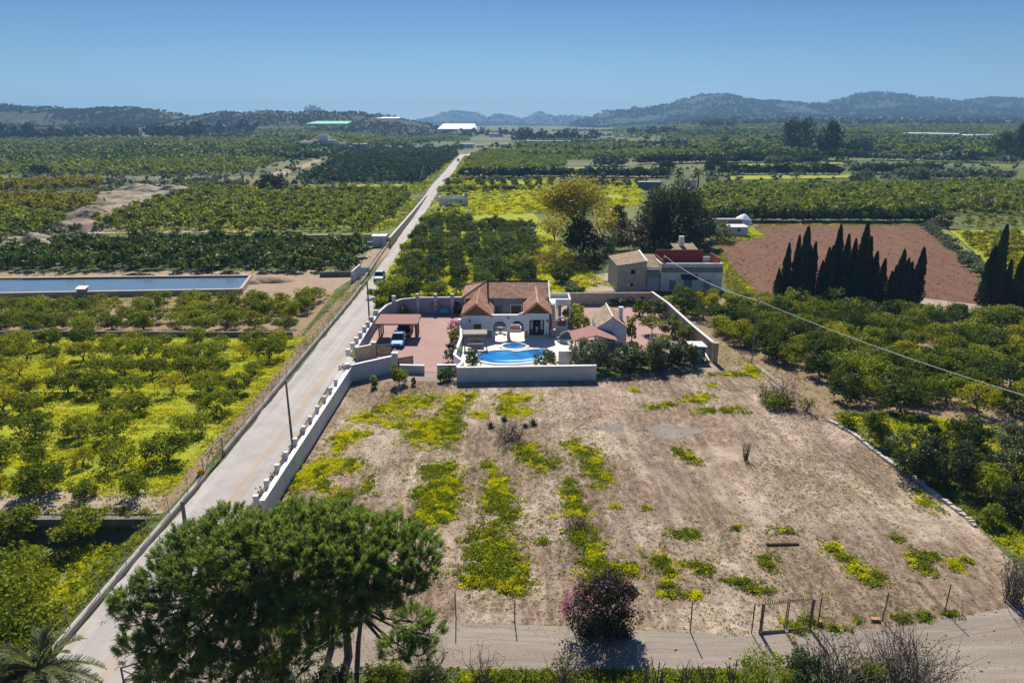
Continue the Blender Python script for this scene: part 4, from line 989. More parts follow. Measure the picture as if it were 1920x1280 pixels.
def car(loc, rz, paint, lab, L=4.2, Wd=1.75, Hh=1.48, suv=False):
    """front towards -y"""
    t = rooted('parked_car' if loc[1] < 100 else 'car', loc, rz, lab, 'car')
    def sec(y, hw, z0, z1, r=.1): return [(-hw + r, y, z0), (hw - r, y, z0), (hw, y, z0 + r), (hw, y, z1 - r), (hw - r * 1.6, y, z1), (-hw + r * 1.6, y, z1), (-hw, y, z1 - r), (-hw, y, z0 + r)]
    b = MB(); hl = L / 2; zb = .95 if suv else .86; hood = zb - (.05 if suv else .1)
    loft(b, [sec(-hl, Wd * .40, .35, hood - .22), sec(-hl + .12, Wd * .46, .25, hood - .1), sec(-hl + .9, Wd * .5, .22, hood), sec(-hl + 1.3, Wd * .5, .22, zb), sec(hl - .9, Wd * .5, .22, zb), sec(hl - .3, Wd * .49, .24, zb - .02), sec(hl, Wd * .44, .32, zb - .12)])
    b.build('body', M[paint], t, smooth=False)
    def cs(y, hw, z): return [(-hw, y, z), (hw, y, z)]
    yr = hl - (.25 if suv else .45)
    A = [(-Wd * .47, -hl + 1.15, zb), (Wd * .47, -hl + 1.15, zb), (Wd * .47, yr, zb), (-Wd * .47, yr, zb)]
    T = [(-Wd * .37, -hl + 1.85, Hh), (Wd * .37, -hl + 1.85, Hh), (Wd * .37, yr - .35, Hh), (-Wd * .37, yr - .35, Hh)]
    MB().add(A + T, [(0, 1, 5, 4), (1, 2, 6, 5), (2, 3, 7, 6), (3, 0, 4, 7), (4, 5, 6, 7)]).build('windows', M['glass'], t)
    MB().add([(x * 1.03, y, z + .005) for x, y, z in T] + [(x * .95, y * .96, z + .05) for x, y, z in T], [(0, 1, 2, 3), (4, 7, 6, 5), (0, 4, 5, 1), (1, 5, 6, 2), (2, 6, 7, 3), (3, 7, 4, 0)]).build('roof', M[paint], t)
    for i in (0, 1, 2, 3): MB().tube([A[i], T[i]], .045, 5).build('pillar', M[paint], t)
    for s in (-1, 1): MB().tube([(s * Wd * .475, .15, zb), (s * Wd * .375, .15, Hh)], .045, 5).build('pillar', M[paint], t)
    for sx in (-1, 1):
        for sy in (-hl + .8, hl - .75):
            wv_ = MB().tube([(sx * (Wd / 2 - .2), sy, .32), (sx * (Wd / 2 + .01), sy, .32)], .32, 14).build('wheel', M['rubber'], t)
            MB().tube([(sx * (Wd / 2 - .0), sy, .32), (sx * (Wd / 2 + .02), sy, .32)], .2, 10).build('rim', M['metal'], wv_)
        MB().box(sx * Wd * .36 - .16, sx * Wd * .36 + .16, -hl - .02, -hl + .14, hood - .3, hood - .14).build('headlight', M['lampclear'], t)
        MB().box(sx * Wd * .38 - .12, sx * Wd * .38 + .12, hl - .12, hl + .02, zb - .3, zb - .12).build('taillight', M['lampred'], t)
        MB().box(sx * (Wd / 2 + .07) - .08, sx * (Wd / 2 + .07) + .08, -hl + 1.35, -hl + 1.5, zb + .02, zb + .15).build('mirror', M[paint], t)
    return t
car((-15.1, 88.05, .03), .03, 'carblue', 'bright blue hatchback parked at the mouth of the carport')
car((-14.9, 92.6, .03), 0, 'carblack', 'dark car parked under the carport roof', 4.4, 1.85, 1.85, True)
c_ = P(708, 529); car((c_.x, c_.y + 2.1, .06), R(2), 'carsilver', 'silver blue car driving up the pale lane', 4.2, 1.8)
c_ = G(859, 303); car((c_.x, c_.y, float(hgt(c_.x, c_.y)) + .2), 0, 'carwhite', 'tiny white van far up the lane', 4.8, 2.0, 2.1, True)

# ------------------------------------------------------------------ outbuilding and gazebo on the right
ob = rooted('outbuilding', (12.95, 88, 0), 0, 'small white outbuilding with an old tiled gable roof', 'outbuilding')
x0, x1, y0, y1 = -1.85, 1.85, -2.2, 4.6
g = MB(); g.box(x0, x1, y0, y0 + .2, .9, 3.0).box(x0, x1, y1 - .2, y1, 0, 3.0).box(x0, x0 + .2, y0 + .2, y1 - .2, 0, 3.0).box(x1 - .2, x1, y0 + .2, y1 - .2, 0, 3.0)
for y in (y0, y1 - .2): g.add([(x0, y, 3.0), (x1, y, 3.0), (0, y, 4.2), (x0, y + .2, 3.0), (x1, y + .2, 3.0), (0, y + .2, 4.2)], [(0, 1, 2), (3, 5, 4), (0, 2, 5, 3), (1, 4, 5, 2), (0, 3, 4, 1)])
g.build('wall', M['white'], ob); MB().box(x0, x1, y0 - .02, y0 + .2, 0, .895).build('plinth', M['wainscot'], ob)
r_ = MB(); r_.plate((x0 - .2, y1 + .1, 2.93), (x0 - .2, y0 - .1, 2.93), (0, y0 - .1, 4.32), (0, y1 + .1, 4.32), .1); r_.plate((x1 + .2, y0 - .1, 2.93), (x1 + .2, y1 + .1, 2.93), (0, y1 + .1, 4.32), (0, y0 - .1, 4.32), .1)
r_ = r_.build('roof', M['tileBy'], ob); MB().tube([(0, y0 - .12, 4.36), (0, y1 + .12, 4.36)], .13, 6).build('ridge_tiles', M['patio'], r_)
MB().box(1.25, 1.75, .8, 1.3, 3.3, 4.75).box(1.2, 1.8, .75, 1.35, 4.752, 4.85).build('chimney', M['white'], r_)
wp_ = MB().box(-.05, .35, y0 - .06, y0 - .002, 1.3, 2.1).build('window', M['wood'], ob); MB().box(.02, .28, y0 - .08, y0 - .062, 1.36, 2.04).build('pane', M['glass'], wp_)
gz = rooted('gazebo', (10.15, 83.9, 0), .03, 'open gazebo with a low pinkish felt gable roof beside the outbuilding', 'gazebo')
r_ = MB(); r_.plate((-2.7, 2.4, 2.35), (-2.7, -1.9, 2.35), (.2, -1.9, 3.05), (.2, 2.4, 3.05), .09); r_.plate((2.9, -1.9, 2.35), (2.9, 2.4, 2.35), (.2, 2.4, 3.05), (.2, -1.9, 3.05), .09); r_.build('roof', M['pinkroof'], gz)
for x in (-2.3, 2.5):
    for y in (-1.6, 2.1): MB().box(x - .08, x + .08, y - .08, y + .08, 0, 2.33).build('post', M['siding'], gz)
MB().box(-2.4, 2.6, -1.68, -1.52, 2.2, 2.36).build('beam', M['siding'], gz); MB().tube([(.2, -1.6, 2.36), (.2, -1.6, 2.9)], .07, 5).build('king_post', M['siding'], gz)
t = rooted('garden_table', (10.2, 83.6, 0), 0, 'pale garden table in the shade of the gazebo', 'table')
MB().box(-.9, .9, -.45, .45, .7, .75).build('tabletop', M['wallwhite'], t)
for x in (-.8, .72):
    for y in (-.38, .3): MB().box(x, x + .08, y, y + .08, 0, .698).build('leg', M['wallwhite'], t)
# blue shed
sh = rooted('garden_shed', (22.95, 81.6, 0), .05, 'small blue shed with a pale sloping roof against the garden wall', 'shed')
MB().box(-.75, .75, -.8, 1.2, 0, 1.95).build('wall', M['blueshed'], sh); MB().plate((-1.1, 1.4, 2.02), (-1.1, -.95, 2.1), (.95, -.95, 1.98), (.95, 1.4, 1.98), .06).build('roof', M['patio'], sh)
MB().box(-.3, .4, -.84, -.802, .05, 1.8).build('door', M['teal'], sh)
pk = MB().plate((-.2, -.9, .55), (-.05, -.9, .55), (-.05, .9, .9), (-.2, .9, .9), .05).plate((.0, -.9, .3), (.15, -.9, .3), (.15, .9, .6), (.0, .9, .6), .05); o = pk.build('stacked_boards', M['plasticwhite'], None, (24.15, 81.5, 0)); tag(o, 'pale boards leaning between blue shed and garden wall', 'boards')

# ------------------------------------------------------------------ old farmhouse
fh = rooted('farmhouse', (18.3, 118.3, 0), 0, 'old stone barn wing with a single pitch tiled roof', 'barn')
g = MB(); Lx = 5.0; Dp = 7.2
g.add([(0, 0, 0), (Lx, 0, 0), (Lx, 0, 5.3), (0, 0, 4.55), (-.6, Dp, 0), (Lx - .2, Dp, 0), (Lx - .2, Dp, 5.9), (-.6, Dp, 4.9)], [(0, 1, 2, 3), (5, 4, 7, 6), (0, 3, 7, 4), (1, 5, 6, 2)])
g.build('wall', M['stonewall'], fh)
MB().plate((-.15, -.15, 4.62), (Lx - .15, -.15, 5.37), (Lx - .35, Dp + .1, 6.0), (-.75, Dp + .1, 5.0), .12).build('roof', M['tileB'], fh)
MB().plate((Lx - .16, -.18, 5.46), (Lx + .15, -.18, 5.5), (Lx - .05, Dp + .1, 6.12), (Lx - .34, Dp + .1, 6.08), .14).build('verge', M['oldwhite'], fh)
for x, z, wd, hh, mk in ((2.3, 3.1, .75, .75, 'dark'), (2.3, .95, .5, .55, 'dark'), (1.9, .9, .45, .5, 'wallwhite')):
    MB().box(x, x + wd, -.04, -.003, z, z + hh).build('window', M[mk], fh)
fm = rooted('farm_gatehouse', (23.4, 118.6, 0), 0, 'middle farm building with a tiled roof above a pale double gate', 'outbuilding')
MB().box(0, 2.45, .3, .5, 2.6, 3.7).box(0, .15, .3, .5, 0, 2.6).box(2.3, 2.45, .3, .5, 0, 2.6).box(0, 2.45, 5.6, 5.8, 0, 5.0).build('wall', M['stonewall'], fm)
MB().plate((-.1, .4, 4.1), (2.4, .4, 4.1), (2.4, 6, 5.5), (-.1, 6, 5.5), .12).build('roof', M['tileB'], fm)
MB().box(-.1, 2.45, .15, .45, 3.72, 3.95).build('cornice', M['oldwhite'], fm)
MB().plate((-.1, -.9, 2.7), (2.4, -.9, 2.7), (2.4, .2, 3.6), (-.1, .2, 3.6), .1).build('awning_roof', M['tileBy'], fm)
for x in (.17, 1.24): MB().box(x, x + 1.05, .25, .32, .05, 2.5).build('gate_door', M['palegate'], fm)
fw = rooted('farm_annex', (25.95, 118.6, 0), 0, 'flat roofed old farmhouse with red roof terrace and teal doors', 'house')
g = MB(); g.box(0, 10.7, 0, .25, 0, 4.75).box(0, .25, .25, 7.5, 0, 4.75).box(10.45, 10.7, .25, 7.5, 0, 4.75).box(.25, 10.45, 7.25, 7.5, 0, 4.75).box(.25, 10.45, .25, 7.25, 3.6, 3.8)
g.build('wall', M['oldwhite'], fw)
MB().box(-.1, 10.8, -.06, .3, 4.752, 4.92).box(-.06, 10.76, -.06, -.003, 3.15, 3.3).build('cornice', M['oldwhite'], fw)
MB().box(0, 10.7, -.03, -.002, 3.32, 4.25).build('dark_band', M['greyconc'], fw)
MB().box(.3, 9.0, 7.0, 7.24, 3.82, 6.1).box(.26, .45, .3, 7.0, 3.82, 5.3).box(10.25, 10.44, 1.2, 7.0, 3.82, 5.6).build('terrace_wall', M['redpaint'], fw)
for x, w_, z0_, z1_, nm in ((1.5, 1.1, .3, 2.0, 'window'), (4.1, 1.35, 0, 2.1, 'door'), (7.5, 1.1, .3, 2.0, 'window')):
    o = MB().box(x, x + w_, -.05, -.002, z0_, z1_).build(nm, M['teal'], fw); MB().box(x + w_ / 2 - .03, x + w_ / 2 + .03, -.07, -.051, z0_, z1_).build('mullion', M['palegate'], o)
MB().plate((3.4, -1.3, 2.35), (6.3, -1.3, 2.35), (6.3, -.05, 3.0), (3.4, -.05, 3.0), .08).build('awning', M['blackmetal'], fw)
MB().box(.3, .75, .35, .8, 3.82, 5.9).build('chimney', M['rust'], fw)
fb = rooted('farm_backhouse', (33.2, 129.0, 0), 0, 'small tiled rear farm building with a square chimney', 'outbuilding')
MB().box(-2, 2.2, 0, 6, 0, 4.6).build('wall', M['stonewall'], fb)
r_ = MB().plate((-2.2, -.2, 4.75), (2.4, -.2, 4.75), (2.2, 6.2, 5.7), (-2.2, 6.2, 5.7), .12).build('roof', M['tileB'], fb); MB().box(-.9, .0, 4.3, 5.1, 5.2, 7.3).build('chimney', M['oldwhite'], r_)
# paddock fence post row and paddock ground left of barn
patch('farm_yard', [P(1095, 548), P(1157, 546), P(1140, 512), P(1110, 515)], M['bank'], 0.035, 'pale earth yard left of the stone barn')

# ------------------------------------------------------------------ roadside structures on the left
# low wall and wire fence along the lane
def fence(name, pts, post_h, sp, lab, mat='metal', wires=(.35, .8, 1.25), wall_h=0, wall_mat=None, pr=.03, mesh=False, wr=.006, thin=None):
    o = rooted(name, (pts[0][0], pts[0][1], float(hgt(*pts[0][:2]))), 0, lab, 'fence')
    b = Vector((pts[0][0], pts[0][1], float(hgt(*pts[0][:2])))); q = []
    for i in range(len(pts) - 1):
        a, c = np.array(pts[i][:2]), np.array(pts[i + 1][:2]); L = np.linalg.norm(c - a); n = max(1, int(round(L / sp)))
        for k in range(n): q.append(a + (c - a) * k / n)
    q.append(np.array(pts[-1][:2])); q3 = [Vector((p[0], p[1], max(0.0, float(hgt(*p))) if p[0] < -24 and p[0] > -27 else float(hgt(*p)))) - b for p in q]
    if wall_h:
        mb = MB()
        for i in range(len(pts) - 1):
            mb.wall((pts[i][0] - b.x, pts[i][1] - b.y), (pts[i + 1][0] - b.x, pts[i + 1][1] - b.y), .28 - .004 * (i % 2), -1.6, wall_h)
        mb.build('base_wall', wall_mat or M['concrete'], o)
    me = None
    for k, p in enumerate(q3):
        lean = random.uniform(-.03, .03)
        if me is None:
            po = MB().tube([(0, 0, wall_h * .9), (0, 0, post_h)], pr, 6).build('post', M[mat], o, p); me = po.data
        else: po = link('post', me, o, p)
        po.rotation_euler = (lean, random.uniform(-.03, .03), 0)
    wb = MB()
    for h in wires: wb.tube([p + Vector((0, 0, h)) for p in q3], wr, 3, cap=False)
    if mesh:
        for i in range(len(q3) - 1):
            for s in range(10):
                a = q3[i].lerp(q3[i + 1], s / 10); c = q3[i].lerp(q3[i + 1], (s + 1) / 10)
                wb.tube([a + Vector((0, 0, wires[0])), c + Vector((0, 0, wires[-1]))], wr * .7, 3, cap=False); wb.tube([c + Vector((0, 0, wires[0])), a + Vector((0, 0, wires[-1]))], wr * .7, 3, cap=False)
    wb.build('wire', M['metal'], o); return o
M['wallroad'] = plain('lane_wall_concrete', (0.40, 0.35, 0.30), 0.9, 0.3, 0.9, bmp=0.2)
fence('roadside_fence', [(-25.35, 30.0), (-25.4, 51.3)], 1.9, 3.2, 'wire fence on a low concrete wall beside the near end of the lane', wires=(.7, 1.05, 1.4, 1.75), wall_h=.42, wall_mat=M['wallroad'])
fence('roadside_fence', [(-25.5, 55.5), (-25.9, 75), (-26.5, 110), (-27.0, 122)], 1.75, 3.0, 'mesh fence on a low concrete wall between lane and left orchard', wires=(.55, .95, 1.35, 1.7), wall_h=.5, wall_mat=M['wallroad'], mesh=True)
fg = rooted('field_gate', (-25.5, 51.5, 0), R(90), 'galvanised orchard gate frame in the lane fence', 'gate')
f_ = MB(); f_.tube([(0, 0, 0), (0, 0, 1.9)], .05, 6).tube([(3.9, 0, 0), (3.9, 0, 1.9)], .05, 6).tube([(0, 0, 1.85), (3.9, 0, 1.85)], .04, 6).tube([(0, 0, .3), (3.9, 0, .3)], .035, 6).tube([(1.95, 0, .3), (1.95, 0, 1.85)], .035, 6); f_.build('frame', M['metal'], fg)
MB().tube([(0, 0, .3), (1.95, 0, 1.85)], .03, 5).tube([(3.9, 0, .3), (1.95, 0, 1.85)], .03, 5).build('brace', M['metal'], fg)
yc = rooted('plastic_crate', (-25.95, 52.0, .05), .3, 'yellow plastic crate standing by the orchard gate', 'crate')
MB().box(-.3, .3, -.2, .2, 0, .04).box(-.3, .3, -.2, -.17, .04, .45).box(-.3, .3, .17, .2, .04, .45).box(-.3, -.27, -.17, .17, .04, .45).box(.27, .3, -.17, .17, .04, .45).build('crate_body', M['plasticyellow'], yc)
o = MB().tube([(0, 0, -.3), (.06, 0, 2.75)], [.16, .13], 8).build('concrete_post', M['darkstone'], None, P(350, 1003)); tag(o, 'thick short concrete post at the lane edge beside the pine', 'post')
# retaining wall of the lower plot
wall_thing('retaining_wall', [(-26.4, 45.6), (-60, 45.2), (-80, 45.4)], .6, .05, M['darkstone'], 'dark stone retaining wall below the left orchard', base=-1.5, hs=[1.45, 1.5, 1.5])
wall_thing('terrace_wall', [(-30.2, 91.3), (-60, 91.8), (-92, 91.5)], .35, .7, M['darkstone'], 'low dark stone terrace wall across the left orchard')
# pond basin
pb = rooted('pond_basin', (P(447, 540).x, P(447, 545).y, 0), 0, 'long black lined pond basin with a concrete rim', 'reservoir'); bx, by = pb.location.x, pb.location.y
q_ = [P(-300, 554, .95), P(0, 548.5, .95), P(451, 541, .95), P(470, 516, .95), P(46, 520, 1.0), P(-300, 521, 1.0)]; q_ = [(p.x - bx, p.y - by) for p in q_]
for a, b, wd, top in ((0, 1, .7, .95), (1, 2, .69, .95), (2, 3, .5, .96), (4, 3, .6, 1.0), (5, 4, .59, 1.0)): MB().wall(q_[a], q_[b], wd, 0, top).build('rim', M['rim'], pb)
MB().wall((q_[4][0], q_[4][1] - .45), (q_[3][0] - .6, q_[3][1] - .45), .2, .3, .97).build('liner', M['liner'], pb)
for lp, dx, lab in ((-18.5, 9, 'blue'), (-7.0, 10, 'white'), (-2.0, 9.5, 'white')):
    o = MB().tube([(-.5, 0, 0), (0, 0, .12), (.5, 0, 0)], [.1, .35, .1], 8).build('float', M['plasticblue' if lab == 'blue' else 'plasticwhite'], None, (bx + lp, by + dx, .75)); tag(o, {'-18.5': 'small blue float on the pond water', '-7.0': 'white float in the middle of the pond', '-2.0': 'white float near the right end of the pond'}[str(lp)], 'float')
pm = rooted('pump_box', (P(158, 556).x, P(158, 556).y - .2, 0), 0, 'small white pump cabinet at the near wall of the pond', 'cabinet'); MB().box(-.7, .7, -.5, .5, 0, 1.5).build('cabinet_body', M['greyconc'], pm); MB().plate((-.9, -.7, 1.5), (.9, -.7, 1.5), (.9, .7, 1.8), (-.9, .7, 1.8), .08).build('lid', M['white'], pm)
fence('pond_fence', [(P(640, 508).x, P(640, 508).y), (P(-60, 518).x, P(-60, 512).y)], 1.7, 5, 'thin wire fence along the far side of the pond', pr=.035)
# long retaining wall, pump hut and lane walls further up
a, b = P(105, 454), P(560, 451); wall_thing('long_retaining_wall', [(a.x, a.y), (b.x, b.y)], .5, 1.3, M['greyconc'], 'long grey retaining wall between the left orchards', coping=M['concrete'])
a, b = P(556, 458), P(728, 456); wall_thing('concrete_wall', [(a.x, a.y), (b.x, b.y)], .5, 2.2, M['greyconc'], 'grey concrete wall behind the white pump hut', coping=M['concrete'])
a, b = P(628, 460), P(702, 460); wall_thing('tank_wall', [(a.x, a.y), (b.x, b.y)], .4, .9, M['wallwhite'], 'low pale tank wall left of the white pump hut')
pw_ = [P(478, 452), P(560, 452), P(560, 447), P(470, 447)]; patch('tank_water', pw_, M['shallow'], .1, 'turquoise strip of tank water below the retaining wall')
c = P(712, 463); hu = rooted('pump_hut', (c.x, c.y, 0), .05, 'small white pump hut beside the lane', 'hut')
MB().box(-1.6, 1.5, 0, 2.4, 0, 2.5).build('wall', M['white'], hu); MB().box(-1.8, 1.7, -.15, 2.6, 2.5, 2.66).build('roof', M['whitetrim'], hu); MB().box(.1, .8, -.05, -.002, 0, 2.0).build('door', M['palegate'], hu)
a, b, c = P(731, 463), P(775, 405), P(800, 368); wall_thing('lane_retaining_wall', [(a.x, a.y), (b.x, b.y), (c.x, c.y)], .5, 2.0, M['stonewall'], 'stone retaining wall along the left of the upper lane', coping=M['concrete'], hs=[2.2, 1.6, .6])
a, b = P(664, 531), P(722, 470); fence('roadside_fence', [(-27.5, 123.5), (-28.4, 140), (-30.0, 168)], 1.6, 2.6, 'mesh fence with a stone base along the lane below the pump hut', wires=(.7, 1.1, 1.5), wall_h=.6, wall_mat=M['stonewall'], mesh=True)
# white gate walls at the pond entrance
c1, c2, c3 = P(660, 529), P(673, 512), P(682, 527); wall_thing('pond_gate_wall', [(c1.x, c1.y), (c1.x + .6, c1.y + 5)], .3, 2.2, M['wallwhite'], 'slanting pale wall of the pond entrance', hs=[2.0, 2.4])
pg = rooted('pond_gate', (c1.x + .4, c1.y + .2, 0), 0, 'pale metal gate across the pond entrance', 'gate'); MB().tube([(0, 0, 0), (0, 0, 1.8)], .05, 6).tube([(2.2, 0, 0), (2.2, 0, 1.8)], .05, 6).tube([(0, 0, 1.75), (2.2, 0, 1.75)], .04, 6).tube([(0, 0, .2), (2.2, 0, .2)], .04, 6).build('frame', M['plasticwhite'], pg)
pgb = MB()
for k in range(1, 10): pgb.tube([(.22 * k, 0, .2), (.22 * k, 0, 1.75)], .015, 4)
pgb.build('bars', M['plasticwhite'], pg)
a, b = P(672, 514), P(694, 514); wall_thing('pond_yard_wall', [(a.x, a.y), (b.x, b.y)], .3, 1.4, M['wallwhite'], 'white wall with an opening behind the pond gate')
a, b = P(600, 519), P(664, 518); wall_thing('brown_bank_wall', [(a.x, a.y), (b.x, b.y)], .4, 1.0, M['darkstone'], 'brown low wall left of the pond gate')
# ruined hut by the lane on the right
c = G(850, 387); ru = rooted('ruined_hut', (c.x, c.y, c.z), .03, 'roofless grey ruined hut beside the upper lane', 'hut')
mb = MB(); wall_open(mb, -5.0, 5.2, 0, 2.9, 0, .3, [(-4.0, -2.9, 0, 2.2), (-1.7, -.9, .9, 1.9), (2.3, 3.2, .9, 2.0)])
mb.box(-5, -4.7, .3, 5, 0, 3.1).box(4.9, 5.2, .3, 5, 0, 2.7).box(-5, 5.2, 5, 5.3, 0, 3.2).box(-.2, .1, .3, 5, 0, 2.6); mb.build('wall', M['oldwhite'], ru)
MB().box(3.9, 5.0, 3.6, 4.8, 0, 4.3).build('chimney', M['greyconc'], ru)
# white hut by the ploughed field
c = P(1384, 443); wh = rooted('field_hut', (c.x, c.y, 0), 0, 'white field hut with a flat roof beside the ploughed field', 'hut')
MB().box(-2.4, 2.4, 0, 4, 0, 2.3).build('wall', M['white'], wh); MB().plate((-2.6, -.2, 2.42), (2.6, -.2, 2.42), (2.6, 4.2, 2.6), (-2.6, 4.2, 2.6), .12).build('roof', M['wallwhite'], wh); MB().box(-.4, .5, -.05, -.002, 1.2, 1.9).build('window', M['rust'], wh); MB().box(-3.9, -2.45, .4, 3, 0, 1.5).build('lean_to', M['darkstone'], wh)
c = P(1390, 420); tent = rooted('white_heap', (c.x + .3, c.y, 0), 0, 'white plastic covered heap behind the field hut', 'heap')
MB().tube([(0, 0, 0), (.2, 0, 1.4), (.3, .1, 2.6), (.3, .1, 2.9)], [3.2, 2.4, .9, .1], 9).build('cover', M['whitetrim'], tent)
o = patch('heap_flowers', [P(1405, 422), P(1430, 440), P(1425, 446), P(1395, 444)], M['yellowgrass'], .05, 'yellow flowers spilling beside the white heap')
c = P(1362, 424); o = MB().box(-4, 4, -1, 2, 0, 1.9).box(-4.1, 4.1, -1.1, 2.1, 1.902, 2.05).build('dark_tank', M['greyconc'], None, (c.x, c.y, 0)); tag(o, 'dark long water tank left of the white heap', 'tank')
# blue container and palm hut up the valley
c = G(1218, 356); bc = rooted('shipping_container', (c.x, c.y, c.z), 0, 'blue grey shipping container on the flowering terrace', 'container')
M['contblue'] = plain('container_paint', (0.09, 0.20, 0.26), 0.6, 0.2, 1.0)
mb = MB().box(-5.0, 5.0, 0, 2.5, 0, 3.4); mb.build('container_body', M['contblue'], bc); rb = MB()
for k in range(24): rb.box(-4.9 + k * .41, -4.75 + k * .41, -.06, -.002, .2, 3.2)
rb.build('ribs', M['contblue'], bc); MB().box(-5.1, 5.1, -.1, 2.6, 3.402, 3.52).build('roof', M['wallwhite'], bc)
c = G(1297, 353); hu2 = rooted('palm_hut', (c.x, c.y, c.z), .1, 'small pinkish white hut between two palms', 'hut')
MB().box(-1.9, 1.9, 0, 3, 0, 3.0).add([(-1.9, 0, 3), (1.9, 0, 3), (0, 0, 3.8), (-1.9, 3, 3), (1.9, 3, 3), (0, 3, 3.8)], [(0, 1, 2), (3, 5, 4)]).build('wall', M['white'], hu2); MB().plate((-2.2, 3.2, 2.95), (-2.2, -.2, 2.95), (0, -.2, 3.9), (0, 3.2, 3.9), .1).plate((2.2, -.2, 2.95), (2.2, 3.2, 2.95), (0, 3.2, 3.9), (0, -.2, 3.9), .1).build('roof', M['pinkroof'], hu2); MB().box(-.5, .4, -.05, -.003, 0, 2.0).build('door', M['wood'], hu2)
# ------------------------------------------------------------------ far buildings
def far_house(px, py, wpx, hpx, lab, roofk='tileB', wallk='white', flat=False, dk=.6, name='far_house', cat='house', extra=None):
    c = G(px, py); s = scale_at(c); w_ = wpx / s; h_ = hpx / s; d = w_ * dk
    t = rooted(name, (c.x, c.y, c.z - .3), 0, lab, cat)
    MB().box(-w_ / 2, w_ / 2, 0, d, 0, h_).build('wall', M[wallk], t)
    if flat: MB().box(-w_ / 2 - .2, w_ / 2 + .2, -.2, d + .2, h_, h_ + .3).build('roof', M[roofk], t)
    else:
        r = h_ * .35; MB().plate((-w_ / 2 - .3, -.3, h_ - .05), (w_ / 2 + .3, -.3, h_ - .05), (w_ / 2 + .3, d / 2, h_ + r), (-w_ / 2 - .3, d / 2, h_ + r), .15).plate((w_ / 2 + .3, d + .3, h_ - .05), (-w_ / 2 - .3, d + .3, h_ - .05), (-w_ / 2 - .3, d / 2, h_ + r), (w_ / 2 + .3, d / 2, h_ + r), .15).build('roof', M[roofk], t)
    n = min(12, max(1, int(w_ / 4)))
    for k in range(n):
        x = -w_ / 2 + w_ * (k + .5) / n; MB().box(x - .5, x + .5, -.06, -.003, h_ * .3, h_ * .7).build('window', M['glass'], t)
    if extra: extra(t, w_, h_, d)
    return t
def tower(t, w_, h_, d): MB().box(-w_ * .18, w_ * .22, d * .2, d * .7, h_ + .02, h_ * 1.8).build('tower', M['white'], t); MB().plate((-w_ * .5, d * .2, h_ * 1.05), (-w_ * .2, d * .2, h_ * 1.7), (-w_ * .2, d * .6, h_ * 1.7), (-w_ * .5, d * .6, h_ * 1.05), .3).build('side_roof', M['patio'], t)
far_house(605, 275, 44, 12, 'large white farmhouse with a central tower left of the lane', 'patio', 'white', True, .5, 'far_farmhouse', 'farmhouse', tower)
far_house(575, 275, 24, 8, 'low cream house left of the towered farmhouse', 'tileB', 'oldwhite'); far_house(560, 277, 34, 4, 'long low white shed at the left end of the farm cluster', 'whitetrim', 'white', True, .3, 'far_shed', 'shed')
far_house(638, 276, 20, 7, 'cream house right of the towered farmhouse', 'tileB', 'oldwhite'); far_house(674, 276, 26, 6, 'pale grey shed at the right end of the farm cluster', 'whitetrim', 'greyconc', True, .4, 'far_shed', 'shed')
far_house(877, 278, 22, 8, 'white roofed farm building at the far end of the lane', 'whitetrim', 'oldwhite', True); far_house(900, 277, 14, 5, 'low white roofed shed beside the lane end', 'whitetrim', 'oldwhite', True, .5, 'far_shed', 'shed'); far_house(944, 278, 12, 7, 'pale blue shed on the thin side lane', 'contblue', 'palegate', True, .5, 'far_shed', 'shed')
far_house(1022, 268, 104, 4, 'very long low white warehouse behind the lane end', 'whitetrim', 'white', True, .15, 'warehouse', 'warehouse'); far_house(930, 257, 26, 6, 'pale house among trees left of the long warehouse', 'tileB', 'white')
far_house(1133, 264, 12, 5, 'little white house at the right end of the tree belt', 'whitetrim', 'white', True); far_house(716, 258, 14, 5, 'small pale house on the terraces left of the lane', 'tileB', 'oldwhite'); far_house(775, 262, 10, 4, 'tiny white hut on the green terraces', 'whitetrim', 'white', True)
far_house(965, 325, 9, 9, 'small grey hut at the edge of the light green orchard', 'greyconc', 'oldwhite', True, .8); far_house(12, 345, 20, 6, 'white hut at the left end of the canal', 'whitetrim', 'white', True)
far_house(1600, 219, 8, 9, 'tiny white tower house at the mountain foot', 'whitetrim', 'white', True); far_house(1757, 227, 34, 4, 'long white sheds at the foot of the right ridge', 'whitetrim', 'white', True, .2, 'warehouse', 'warehouse'); far_house(1535, 224, 12, 4, 'little white house left of the tower house', 'whitetrim', 'white', True); far_house(1665, 219, 9, 4, 'little white house under the highest peak', 'whitetrim', 'white', True)
far_house(1460, 222, 60, 3, 'row of pale village roofs at the mountain foot', 'whitetrim', 'oldwhite', True, .2, 'warehouse', 'warehouse'); far_house(1400, 229, 24, 4, 'pale village block left of the village roofs', 'patio', 'oldwhite', True)
far_house(1830, 263, 60, 6, 'pale grey industrial shed beside the plastic film field', 'greyconc', 'wallwhite', True, .2, 'warehouse', 'warehouse')
far_house(495, 230, 18, 6, 'pale house on the slope left of the green netting', 'tileB', 'oldwhite'); far_house(670, 224, 10, 4, 'white hut on the flat topped hill', 'whitetrim', 'white', True)
far_house(430, 252, 10, 5, 'little white house under the left hill', 'tileB', 'white')
def sheet(px0, px1, py0, py1, mk, lab, name, cat, Yd):
    z = []; 
    mb = MB(); q = []
    for px, py in ((px0, py1), (px1, py1), (px1 - 6, py0), (px0 + 6, py0)):
        d = ray(px, py); t = Yd / d[1]; q.append(Vector((d[0] * t, Yd + (0 if py == py1 else 60), CAM_H + d[2] * t)))
    mb.plate(*q, 2.0); o = mb.build(name, M[mk]); tag(o, lab, cat); return o
M['net'] = plain('green_netting', (0.12, 0.50, 0.30), 0.8, 0.15, 0.05)
